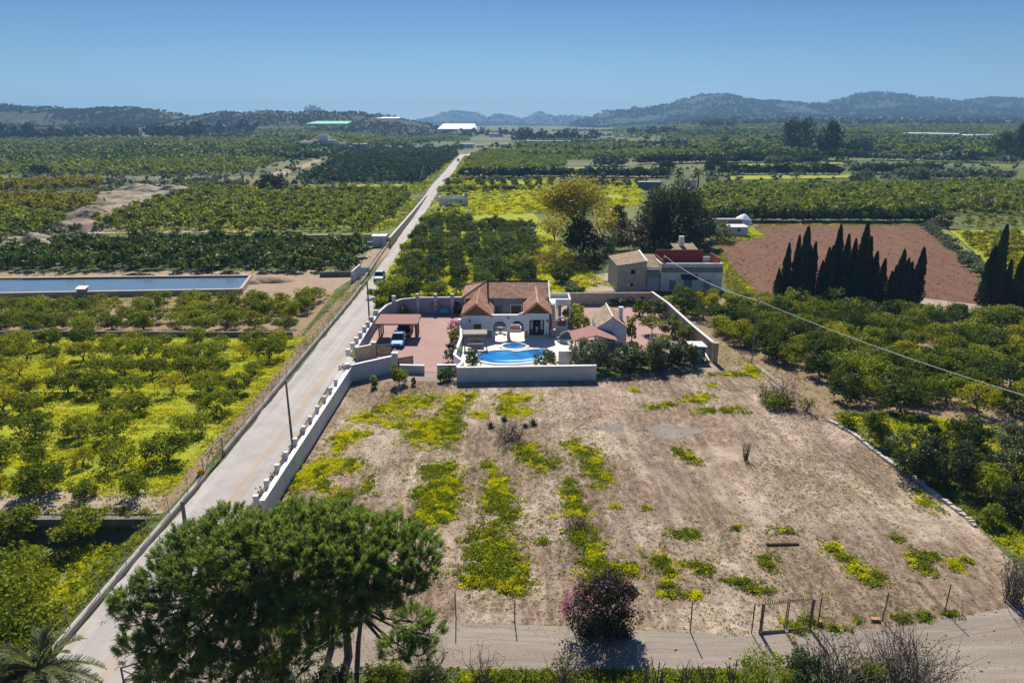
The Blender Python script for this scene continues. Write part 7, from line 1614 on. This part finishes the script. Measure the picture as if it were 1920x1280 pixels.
cover('grass_cover', [tuple(P(*q)[:2]) for q in ((1345, 455), (1365, 540), (1400, 560), (1420, 548), (1372, 500))], 4, TW, wy, .2, 'green grass strip right of the old farmhouse', 1.2, 2.2, .3)
cover('meadow_flowers', [tuple(G(*q)[:2]) for q in ((800, 408), (1010, 400), (1205, 385), (1205, 338), (860, 340), (870, 385))], .5, TW, wy, .55, 'yellow flowers and grass on the meadows beyond the grove', 3, 6, .38, .05)
cover('meadow_flowers', [tuple(P(*q)[:2]) for q in ((1790, 434), (1990, 434), (2000, 520), (1890, 516))], 1.2, TW, wy, .75, 'yellow flowers on the plot at the right edge', 1.6, 3, .36, .1)

margin = [(-25.8, 46), (-26.9, 128), (-30.2, 128), (-29.8, 92), (-28.8, 80), (-28.4, 65), (-28.2, 46)]
q = scatter(margin, 9, rw); s_ = rw.uniform(.5, 1.4, len(q)); tag(mass('verge_grass', q, np.column_stack([s_, s_, s_ * .8]), TG, LM['grassdry'], rw), 'dry grass on the soil margin along the lane fence', 'dry grass', None, 'stuff')
cover('verge_weeds', margin, 9, TS, wy, .2, 'small weeds on the soil margin along the lane fence', .5, 1.6, .46)
cover('verge_weeds', [(-26.3, 45.8), (-26.6, 49.8), (-90, 50), (-90, 45.8)], 7, TS, wy, .25, 'weeds along the top of the dark retaining wall', .6, 1.6, .47)
cover('verge_weeds', [(-19.9, 34.5), (-18.6, 34.5), (-18.6, 71), (-20.1, 71)], 4, TS, wy, .1, 'small weeds in the planting strip', .5, 1.2, .45)
cover('verge_weeds', [tuple(P(*a)[:2]) for a in ((1345, 690), (1425, 680), (1570, 788), (1640, 770), (1450, 680), (1350, 640))], 4, TS, wy, .2, 'weeds on the brown soil between field and right orchard', .5, 1.4, .47)
q = scatter([tuple(P(*a)[:2]) for a in ((1345, 690), (1425, 680), (1570, 788), (1920, 800), (1980, 780), (1640, 765), (1350, 640))], 7, rw); s_ = rw.uniform(.6, 1.5, len(q)); tag(mass('verge_grass', q, np.column_stack([s_, s_, s_ * .7]), TG, LM['grassdry'], rw), 'dry grass on the brown soil beside the right orchard', 'dry grass', None, 'stuff')
q = scatter([(p.x, p.y) for p in dirtpoly], 7, rw); q = q[(fbm(q[:, 0] * .2, q[:, 1] * .8, 5) > .5) & np.array([visible(a, 20) for a in q])]; s_ = rw.uniform(.3, .8, len(q)); tag(mass('verge_grass', q, np.column_stack([s_, s_, s_ * .5]), TG, LM['grassdry'], rw), 'dry straw scattered on the dirt track', 'dry grass', None, 'stuff')
stn = []
for k_ in range(3):
    q0 = np.random.default_rng(600 + k_); mbs = MB(); vv = []; ff = []
    for i in range(5):
        for j in range(8): e = -.4 + i * .48; vv.append((math.cos(j * .785) * math.cos(e) * q0.uniform(.8, 1.2), math.sin(j * .785) * math.cos(e) * q0.uniform(.8, 1.2), math.sin(e) * .7))
    for i in range(4):
        for j in range(8): ff.append((i * 8 + j, i * 8 + (j + 1) % 8, (i + 1) * 8 + (j + 1) % 8, (i + 1) * 8 + j))
    stn.append((np.array(vv), np.array(ff)))
q = np.concatenate([scatter(fieldpoly, .7, rw), scatter([(p.x, p.y) for p in dirtpoly], 1.0, rw), scatter(margin, 2.0, rw)]); s_ = .02 + .10 * rw.uniform(0, 1, len(q)) ** 3; tag(mass('stones', q, s_, stn, M['bank'], rw), 'small loose stones and clods on the bare ground', 'stones', None, 'stuff')
lv = [(lane_x(LL, y) - 1.2, y) for y in range(175, 660, 20)] + [(lane_x(LL, y) - 10 - .01 * y, y) for y in range(655, 174, -20)]
cover('verge_scrub', lv, .7, TW, wy, .25, 'scrubby weeds along the left verge of the far lane', 1.5, 4.5, .42, .08)
cover('verge_scrub', [(lane_x(RL, y) + .4, y) for y in range(170, 660, 20)] + [(lane_x(RL, y) + 7 + .008 * y, y) for y in range(655, 169, -20)], .7, TW, wy, .35, 'scrubby weeds along the right verge of the far lane', 1.5, 4.5, .42, .08)
cover('verge_scrub', [tuple(P(*a)[:2]) for a in ((1402, 420), (1432, 440), (1430, 450), (1340, 456), (1345, 430))], 2, TW, wy, .5, 'yellow green weeds round the field hut', 1.2, 2.4, .36)
cover('verge_scrub', [tuple(G(*a)[:2]) for a in ((640, 352), (785, 350), (760, 362), (330, 356), (410, 344))], .4, TW, wy, .3, 'rough weeds between the dark orchard and the terraced orchard', 2, 5, .42, .05)
cover('orchard_grass', [tuple(P(*a)[:2]) for a in ((150, 440), (700, 438), (770, 362), (520, 366), (320, 370), (190, 415))], .5, TW, wy, .3, 'grass and flowers under the terraced orchard', 1.5, 3.2, .40, .1)
pf_ = [tuple(P(*a)[:2]) for a in ((1345, 452), (1430, 420), (1735, 420), (1835, 520), (1830, 574), (1400, 556), (1365, 540))]
q = scatter(pf_, 1.1, rw); q = q[fbm(q[:, 0] * .8, q[:, 1] * .12, 40) + rw.uniform(-.12, .12, len(q)) > .46]; s_ = .06 + .16 * rw.uniform(0, 1, len(q)) ** 2; tag(mass('soil_clods', q, np.column_stack([s_ * 1.3, s_, s_]), stn, M['plough'], rw), 'clods of turned red brown soil on the ploughed field', 'soil', None, 'stuff')
cover('verge_weeds', [tuple(P(*a)[:2]) for a in ((1345, 450), (1430, 416), (1738, 416), (1742, 424), (1436, 424), (1352, 458))], 2.2, TW, wy, .1, 'rough weeds along the far edge of the ploughed field', .8, 1.8, .42)
cover('verge_weeds', [(-26.3, 45.0), (-26.3, 46.4), (-80, 46.3), (-80, 44.9)], 14, TW, wy, .15, 'weeds hanging over the dark retaining wall', .8, 1.8, .44)
cover('verge_weeds', [tuple(P(*a)[:2]) for a in ((-60, 566), (440, 553), (540, 560), (630, 552), (690, 540), (600, 570), (-60, 580))], 3, TW, wy, .2, 'weeds on the bare bank in front of the pond', .7, 1.8, .44)
cover('verge_weeds', [tuple(P(*a)[:2]) for a in ((-60, 520), (470, 514), (640, 509), (640, 506), (-60, 511))], 1.2, TW, wy, .2, 'weeds along the far bank of the pond', .8, 1.8, .44)
# ---- twiggy bare plants
def twigs(w_, h_, n, r, rad=.018, sub=3, name='stems'):
    mb = MB()
    for k in range(n):
        a = r.uniform(0, 6.28); b = Vector((r.normal() * w_ * .12, r.normal() * w_ * .12, 0)); e = b + Vector((math.cos(a) * w_ * .5 * r.uniform(.2, 1), math.sin(a) * w_ * .5 * r.uniform(.2, 1), h_ * r.uniform(.55, 1)))
        m_ = b.lerp(e, .5) + Vector(r.normal(size=3)) * w_ * .06; mb.tube([b, m_, e], [rad * 1.3, rad, rad * .35], 3, cap=False)
        for _ in range(sub):
            t = r.uniform(.35, .9); s0 = b.lerp(e, t); s1 = s0 + Vector(r.normal(size=3)) * w_ * .14 + Vector((0, 0, h_ * .1)); mb.tube([s0, s1], [rad * .7, rad * .25], 3, cap=False)
    return mb
def dry_shrub(px, py, pt, wpx, n, label, leaf=None, cover_=.5, mat='twig', name='dry_shrub', rad=.018, cat='shrub'):
    r = np.random.default_rng(int(px * 3 + py)); c = P(px, py); s = scale_at(c); H = max(.4, solve_h(px, pt, c.y)); w_ = wpx / s
    t = empty(name, c, r.uniform(0, 6), label, cat); twigs(w_, H, n, r, rad).build('stems', LM[mat], t)
    if leaf: link('foliage', foliage(w_, H, 0, leaf, s, r, cover=cover_, name='foliage'), t)
    return t

# ---- the foreground pines
def big_pine(base, H, lobes, stems, label, seed):
    """lobes: (x, y, z, rx, rz) leaf masses relative to the base, each fed by a limb; needles in upright tufts"""
    r = np.random.default_rng(seed); t = empty('pine_tree', base, 0, label, 'tree'); tr = MB(); limb = MB(); NP, DP = [], []
    tops = []
    for (sx, sy, tx, ty, tz, rad) in stems:
        pts = [Vector((sx, sy, -.3)), Vector((sx + (tx - sx) * .25, sy + (ty - sy) * .25, tz * .35)), Vector((sx + (tx - sx) * .6, sy + (ty - sy) * .6, tz * .7)), Vector((tx, ty, tz))]
        tr.tube(pts, [rad * 1.2, rad, rad * .8, rad * .5], 8); tops.append(pts)
    for (lx, ly, lz, rx, rz) in lobes:
        best = min(tops, key=lambda p: (p[3] - Vector((lx, ly, lz))).length); f = best[2].lerp(best[3], r.uniform(0, .8)); e = Vector((lx, ly, lz - rz * .4)); m_ = f.lerp(e, .5) + Vector((0, 0, -.25))
        limb.tube([f, m_, e], [.11, .075, .04], 5)
        n = int(52 * rx * rx * (.8 + rz)) + 24; d = r.normal(size=(n, 3)); d /= np.linalg.norm(d, axis=1)[:, None]; k = d[:, 2] > -.45; d = d[k]; rr = r.uniform(.62, 1.05, len(d)) ** .8
        q = np.array([lx, ly, lz]) + d * rr[:, None] * np.array([rx, rx, rz]); q[:, 2] += .1 * r.normal(size=len(q))
        for a in q[r.uniform(size=len(q)) < .3]:
            s0 = e.lerp(Vector(a), .1); mid = s0.lerp(Vector(a), .55) + Vector(r.normal(size=3)) * .08 - Vector((0, 0, .08)); limb.tube([s0, mid, Vector(a)], [.022, .016, .009], 3, cap=False)
        NP.append(q); D = d.copy(); D[:, 2] = np.abs(D[:, 2]) * .6 + .75; DP.append(D)
    Q = np.concatenate(NP); D = np.concatenate(DP); D /= np.linalg.norm(D, axis=1)[:, None]; m = 46; n = len(Q)
    idx = np.repeat(np.arange(n), m); base_ = Q[idx] + D[idx] * r.uniform(-.12, .26, len(idx))[:, None] + r.normal(size=(len(idx), 3)) * .035
    dr = D[idx] * .95 + r.normal(size=(len(idx), 3)) * .55; V, F = blades(base_, dr, r.uniform(.14, .27, len(idx)), np.full(len(idx), .03), r)
    tint = np.repeat(np.repeat(r.uniform(0, 1, n), m), 4); link('crown', npmesh('crown', V, F, LM['pine'], None, tint), t)
    # sparse dry needles on the inner lower twigs
    k = r.uniform(size=n) < .45; Q2 = Q[k] - np.array([0, 0, .35]) + r.normal(size=(k.sum(), 3)) * .3; idx = np.repeat(np.arange(len(Q2)), 9); V, F = blades(Q2[idx] + r.normal(size=(len(idx), 3)) * .1, r.normal(size=(len(idx), 3)) - np.array([0, 0, .3]), r.uniform(.08, .2, len(idx)), np.full(len(idx), .018), r)
    link('dry_twigs', npmesh('dry_twigs', V, F, LM['deadpine']), t)
    tr.build('trunk', LM['pinebark'], t); limb.build('limbs', LM['pinebark'], t); return t
def lobes_from(pix, base):
    """leaf masses given as where they stand: (px, py, height, radius, flatness)"""
    L = []
    for (px, py, z, rx, rz) in pix:
        d = ray(px, py); k = (z - CAM_H) / d[2]; L.append((d[0] * k - base[0], d[1] * k - base[1], z, rx * 1.1, rz * 1.0))
    return L
PB = Vector((-12.5, 30.0, 0)); 
LA = [(430, 985, 8.6, 1.2, .8), (370, 1010, 8.0, 1.1, .7), (330, 1040, 7.4, 1.0, .7), (480, 1000, 8.8, 1.3, .9), (425, 1040, 8.4, 1.3, .9), (300, 1085, 6.6, 1.0, .7), (245, 1125, 5.6, .8, .6), (360, 1075, 7.4, 1.2, .8), (270, 1160, 5.2, .9, .6), (330, 1130, 6.0, 1.2, .8), (410, 1105, 7.2, 1.3, .8), (480, 1070, 8.0, 1.3, .8), (300, 1205, 4.2, 1.0, .7), (380, 1175, 5.4, 1.3, .8), (460, 1150, 6.2, 1.3, .8), (250, 1215, 3.6, .7, .5), (350, 1235, 3.6, 1.1, .7), (430, 1215, 4.6, 1.2, .8), (500, 1140, 6.2, 1.2, .8), (290, 1255, 2.8, .8, .5), (500, 1215, 4.2, 1.2, .8), (400, 1262, 2.8, 1.1, .7), (480, 1268, 2.6, 1.1, .6)]
big_pine(PB, 9, lobes_from(LA, PB), [(-.35, 0, -.8, 1.2, 7.2, .2), (.25, .15, 1.3, 1.5, 7.6, .19)], 'large spreading pine on two stems beside the lane, left one of the foreground clump', 5)
PC = Vector((-9.0, 31.2, 0))
LB = [(560, 980, 9.2, 1.3, .8), (620, 985, 9.4, 1.3, .9), (680, 1000, 9.2, 1.2, .8), (735, 1005, 8.8, 1.1, .8), (780, 1025, 8.2, 1.0, .8), (540, 1030, 8.8, 1.3, .9), (600, 1035, 9.0, 1.4, .9), (660, 1045, 8.8, 1.3, .8), (720, 1050, 8.4, 1.3, .8), (785, 1065, 7.6, .9, .7), (560, 1085, 7.8, 1.3, .8), (625, 1090, 8.0, 1.3, .8), (690, 1095, 7.6, 1.2, .7), (750, 1100, 7.0, 1.1, .6), (550, 1135, 6.6, 1.2, .7), (580, 1165, 5.4, 1.1, .6), (645, 1130, 6.4, 1.1, .6), (705, 1130, 6.2, 1.0, .55), (620, 1190, 4.2, .9, .5)]
big_pine(PC, 10, lobes_from(LB, PC), [(0, 0, -.5, 2.2, 8.0, .2), (-1.1, .7, -1.5, 2.2, 7.6, .17)], 'tall pine with a bare leaning trunk, right one of the foreground clump', 6)
PD = Vector((-8.6, 30.6, 0))
LC = [(775, 1160, 3.9, .85, .5), (805, 1185, 3.4, .7, .45), (745, 1215, 2.7, .8, .45), (785, 1225, 2.4, .7, .45), (680, 1130, 5.0, .9, .5), (640, 1160, 4.4, .9, .5), (575, 1190, 3.9, .9, .5), (545, 1240, 2.7, .9, .5)]
big_pine(PD, 5, lobes_from(LC, PD), [(.2, -.1, .7, .9, 3.8, .13)], 'low pine with drooping side branches under the right foreground pine', 7)
for px, py, pt, w_, mat, lab in ((720, 1300, 1258, 90, 'weed', 'green weedy shrub under the pine at the bottom edge'), (800, 1300, 1262, 80, 'oleander', 'dark leafy shrub right of the pine foot at the bottom edge'), (620, 1300, 1262, 90, 'darktree', 'dark undergrowth shrub between the pine trunks'), (300, 1310, 1262, 90, 'darktree', 'dark undergrowth shrub at the lane corner under the pine'), (520, 1310, 1258, 110, 'darktree', 'dark undergrowth shrub below the left pine'), (150, 1000, 978, 40, 'weed', 'low weedy bush below the retaining wall')):
    bush('shrub', px, py, pt, w_, mat, lab, cover=6)
dry_shrub(810, 1262, 1215, 90, 26, 'bare grey twiggy shrub just right of the low pine'); dry_shrub(905, 1275, 1218, 80, 24, 'bare reddish twiggy shrub at the bottom edge right of the pine')
# ---- pink flowering bush
c = P(1128, 1180); s = scale_at(c); r = np.random.default_rng(91); t = empty('bougainvillea', c, 0, 'large dark bush with pink blossom beside the dirt track', 'shrub')
hh = solve_h(1128, 1090, c.y); link('foliage', foliage(138 / s, hh, .0, 'bougleaf', s, r, cover=7, clumps=80, cr=.28, low=-.95, name='foliage'), t)
q = r.normal(size=(260, 3)); q /= np.linalg.norm(q, axis=1)[:, None]; q = q[(q[:, 2] > .45) | ((q[:, 0] < -.55) & (q[:, 2] > -.1))]; q = np.repeat(q, 4, 0) * (1.0 + .05 * r.normal(size=(len(q) * 4, 1))); q = q * np.array([69 / s, 69 / s, hh / 2]) * r.uniform(.92, 1.06, (len(q), 1)) + np.array([0, 0, hh / 2]) + r.normal(size=q.shape) * .08
qb = np.array([-2.1, 0, 1.6]) + r.normal(size=(300, 3)) * np.array([.25, .3, .42]); qq = np.concatenate([q, qb]); V, F = leaves(qq, np.tile([0, 0, 1.], (len(qq), 1)), .06, .5, r, .8); link('blossom', npmesh('blossom', V, F, LM['pink']), t); twigs(3.6, hh, 26, r, .03).build('stems', LM['twig'], t)
# ---- shrubs of the right strip and bottom edge
for px, py, pt, w_, mat, lab in ((1640, 828, 775, 50, 'citrus', 'round green bush at the upper end of the right strip'), (1715, 888, 808, 80, 'oleander', 'tall dark bush behind the stone kerb'), (1775, 905, 828, 96, 'darktree', 'widest dark bush of the right strip'), (1815, 838, 785, 74, 'citrusd', 'dark round bush in front of the right orchard'), (1898, 842, 795, 66, 'olive', 'rounded grey green bush at the right edge'), (1895, 915, 842, 70, 'oleander', 'dark bush at the right edge below the rounded one'), (1850, 935, 876, 60, 'citrus', 'leafy bush beside the wire fence'), (1905, 975, 908, 70, 'darktree', 'dark bush low at the right edge'), (1750, 838, 800, 36, 'citrusd', 'small bush between orchard and widest dark bush'), (1590, 800, 776, 26, 'weed', 'small yellow green bush by the kerb end')):
    bush('shrub', px, py, pt, w_, mat, lab, cover=6)
dry_shrub(1900, 1128, 1040, 70, 60, 'grey twiggy shrub at the right edge by the last fence post', 'olive', .5); dry_shrub(1470, 760, 700, 90, 40, 'bare brown twiggy shrub at the upper right corner of the field'); dry_shrub(1435, 752, 716, 40, 26, 'low bare twigs left of the twiggy shrub', 'weed', .5); dry_shrub(1512, 772, 742, 34, 24, 'small half dry bush by the kerb start', 'weed', .8)
dry_shrub(1398, 862, 822, 20, 22, 'small reddish dry bush alone in the field', None, mat='twig')
bush('shrub', 1460, 760, 738, 60, 'weed', 'low yellow green bush at the upper right corner of the field'); bush('shrub', 1855, 985, 950, 40, 'weed', 'yellow green weed clump beside the wire fence')
dry_shrub(1565, 1300, 1205, 130, 90, 'large bare brown shrub at the bottom edge', 'olive', .35, rad=.02); dry_shrub(1700, 1305, 1200, 170, 130, 'widest bare brown shrub at the bottom edge on the right', 'olive', .3, rad=.02); dry_shrub(1640, 1290, 1235, 90, 50, 'bare shrub between the two largest ones', 'citrus', .5)
bush('shrub', 1432, 1300, 1222, 100, 'citrus', 'leafy green bush at the bottom edge below the frame gate', cover=2.6); bush('shrub', 1500, 1300, 1232, 70, 'oleander', 'dark leafy bush beside the leafy green one at the bottom'); bush('shrub', 1620, 1300, 1240, 46, 'citrus', 'small leafy bush among the bare shrubs at the bottom')
rb = dry_shrub(1055, 1285, 1235, 64, 26, 'small rose bush with pink flowers at the bottom edge', 'oleander', 1.0, name='rose_bush'); r = np.random.default_rng(4); V, F = leaves(np.array([[-.55, 0, 1.2], [-.9, 0, .9], [-.2, .1, 1.3]]).repeat(6, 0) + r.normal(size=(18, 3)) * .05, np.tile([0, -.5, 1.], (18, 1)), .06, .5, r, .9); link('blossom', npmesh('blossom', V, F, LM['pink']), rb)
for px, lab in ((1205, 'bare vine stump first from the left at the bottom edge'), (1240, 'bare vine stump second from the left at the bottom edge'), (1285, 'bare vine stump in the middle of the bottom edge row'), (1325, 'bare vine stump just right of the row middle'), (1375, 'bare vine stump at the right end of the bottom edge row')):
    dry_shrub(px, 1290, 1240, 44, 7, lab, None, name='bare_vine', rad=.03, cat='vine')
for px, pt, lab in ((985, 1250, 'thin stake at the bottom edge left of the rose bush'), (1113, 1242, 'thin stake at the bottom edge right of the rose bush'), (1232, 1240, 'thin stake among the bare vines'), (1375, 1236, 'leaning stake at the right end of the bare vines')):
    c = P(px, 1285); o = MB().tube([(0, 0, -.2), (.03, 0, solve_h(px, pt, c.y))], .03, 6).build('stake', M['rust'], None, c); tag(o, lab, 'stake')
# brush pile and cactus heap in the field
dry_shrub(1080, 985, 964, 60, 34, 'pile of cut branches in the field behind the green weed row', None, name='brush_pile', cat='branches'); dry_shrub(958, 826, 792, 90, 60, 'heap of dry brush with agaves in the field', None, name='brush_heap', cat='branches')
def agave(px, py, R_, lab):
    c = P(px, py); t = MB(); 
    for k in range(16):
        a = k * 2.4; el = .25 + .06 * k; d = Vector((math.cos(a) * math.cos(el), math.sin(a) * math.cos(el), math.sin(el))); n_ = Vector((-math.sin(a), math.cos(a), 0)); e = d * R_; m_ = d * R_ * .4
        t.add([n_ * .04, -n_ * .04, m_ - n_ * .09 + Vector((0, 0, -.02)), e, m_ + n_ * .09 + Vector((0, 0, -.02)), m_ + Vector((0, 0, -.07))], [(0, 1, 2, 3, 4), (0, 4, 5), (1, 5, 2), (4, 3, 5), (2, 5, 3), (0, 5, 1)])
    o = t.build('agave', LM['olive'], None, c); return tag(o, lab, 'plant')
agave(920, 800, .7, 'agave at the left side of the brush heap'); agave(945, 788, .6, 'agave on top of the brush heap'); agave(1000, 795, .8, 'agave at the right side of the brush heap'); agave(985, 800, .5, 'small agave in the middle of the brush heap')
for px, py, rx, ry, lab in ((1258, 808, 2.6, 1.4, 'ash grey burnt patch in the field'), (1142, 803, 1.6, .7, 'small dark burnt patch in the field')):
    c = P(px, py); lp = [(c.x + rx * math.cos(a) * (1 + .25 * math.sin(3 * a + px)), c.y + ry * math.sin(a) * (1 + .2 * math.cos(4 * a))) for a in np.linspace(0, 6.283, 28, endpoint=False)]
    patch('burnt_patch', [Vector((x, y, 0)) for x, y in lp], M.setdefault('ash', soil_mat('ash_patch', [(.3, (.13, .115, .10)), (.5, (.24, .21, .18)), (.7, (.38, .33, .27))], .5, 3, 12)), .018, lab)
# ---- garden plants round the villa
for nm, px, py, pt, w_, mat, lab, kw in (('olive_tree', 1100, 690, 636, 66, 'olive', 'round silvery olive tree in front of the gazebo', dict(cover=7)), ('shrub', 886, 686, 655, 30, 'oleander', 'bush in the left corner of the pool patio', {}), ('shrub', 1022, 688, 658, 40, 'oleander', 'spreading bush at the right end of the pool', {}),
    ('oleander', 1155, 696, 658, 56, 'oleander', 'first oleander of the hedge, beside the olive tree', dict(cover=7)), ('oleander', 1190, 692, 650, 52, 'oleander', 'second oleander of the hedge from the olive tree', dict(cover=7)), ('oleander', 1222, 690, 640, 58, 'oleander', 'tallest oleander in the middle of the hedge', dict(cover=7)), ('oleander', 1250, 686, 642, 48, 'oleander', 'fourth oleander of the hedge from the olive tree', dict(cover=7)), ('oleander', 1283, 684, 642, 52, 'oleander', 'last oleander of the hedge, beside the blue shed', dict(cover=7)), ('oleander', 1172, 684, 652, 44, 'oleander', 'low oleander tucked behind the first two of the hedge', {}),
    ('shrub', 748, 722, 680, 28, 'weed', 'bright green bush in front of the entrance wall', {}), ('shrub', 703, 726, 706, 14, 'weed', 'small young bush left of the bright green one', {}), ('shrub', 842, 712, 690, 34, 'oleander', 'dark bush beside the short low gate wall', {}), ('shrub', 776, 722, 706, 8, 'reddish', 'thin little plant right of the bright green bush', {}), ('shrub', 826, 716, 698, 10, 'weed', 'thin little plant left of the dark gate bush', {}),
    ('bougainvillea', 856, 622, 600, 26, 'pink', 'pink flowering shrub at the left villa corner', {}), ('shrub', 854, 640, 616, 24, 'citrus', 'green shrub below the pink flowering one', {}), ('shrub', 852, 662, 640, 26, 'reddish', 'bronze shrub along the patio side wall', {}), ('shrub', 848, 678, 652, 26, 'olive', 'grey green shrub at the foot of the patio side wall', {}), ('shrub', 760, 590, 572, 18, 'weed', 'rounded green shrub against the yard wall', {}), ('shrub', 860, 588, 566, 18, 'citrusd', 'dark shrub between yard wall and villa', {}),
    ('shrub', 1070, 600, 576, 30, 'citrus', 'green bush below the roof terrace', {}), ('shrub', 1082, 590, 570, 30, 'weed', 'bright bush right of the roof terrace', {}), ('shrub', 1078, 616, 594, 26, 'citrusy', 'yellowish bush right of the garden arch', {}), ('shrub', 1098, 614, 596, 18, 'citrus', 'small green shrub left of the outbuilding', {}), ('orange_tree', 1184, 638, 592, 22, 'citrus', 'slim green tree right of the outbuilding', dict(z0f=.1)), ('shrub', 1200, 592, 560, 30, 'citrus', 'bush with pale blossom at the back of the gravel garden', {}), ('shrub', 1228, 592, 560, 36, 'oleander', 'dark bush beside the garden wall end', {}), ('shrub', 1160, 570, 556, 40, 'oleander', 'low dark bush along the back garden wall', {}), ('shrub', 1190, 570, 554, 30, 'darktree', 'dark bush along the back garden wall near its end', {}), ('orange_tree', 1222, 626, 594, 44, 'citrus', 'small orange tree in the middle of the gravel garden', dict(z0f=.35)), ('shrub', 1258, 630, 600, 34, 'oleander', 'leafy bush along the garden wall', {}), ('shrub', 1282, 640, 608, 30, 'citrus', 'leafy bush nearer end of the garden wall', {}), ('shrub', 1244, 644, 628, 24, 'weed', 'round bright bush behind the hedge', {}), ('shrub', 1268, 612, 590, 28, 'citrus', 'green bush halfway along the garden wall', {})):
    if 'z0f' in kw: tree(nm, px, py, pt, w_, mat, lab, **kw)
    else: bush(nm, px, py, pt, w_, mat, lab, **kw)
# plants in the lane side strip and pink flowers by the driveway
for k, y in enumerate((47.5, 50.5, 53.0, 55.5, 58.0)):
    c = Vector((-19.1, y, .05)); r = np.random.default_rng(500 + k); t = empty('oleander', c, 0, 'young oleander in the planting strip outside the pillared wall', 'shrub', 'young oleanders in the planting strip'); link('foliage', foliage(1.1, 1.5, 0, 'olive', 20, r, cover=1.3, name='foliage'), t); twigs(1.0, 1.4, 9, r, .015).build('stems', LM['twig'], t)
c = P(646, 692); r = np.random.default_rng(9); o = link('flower_bed', foliage(1.5, .45, 0, 'pink', 16, r, cover=4), None, c); tag(o, 'low patch of pink flowers at the driveway corner', 'flowers')
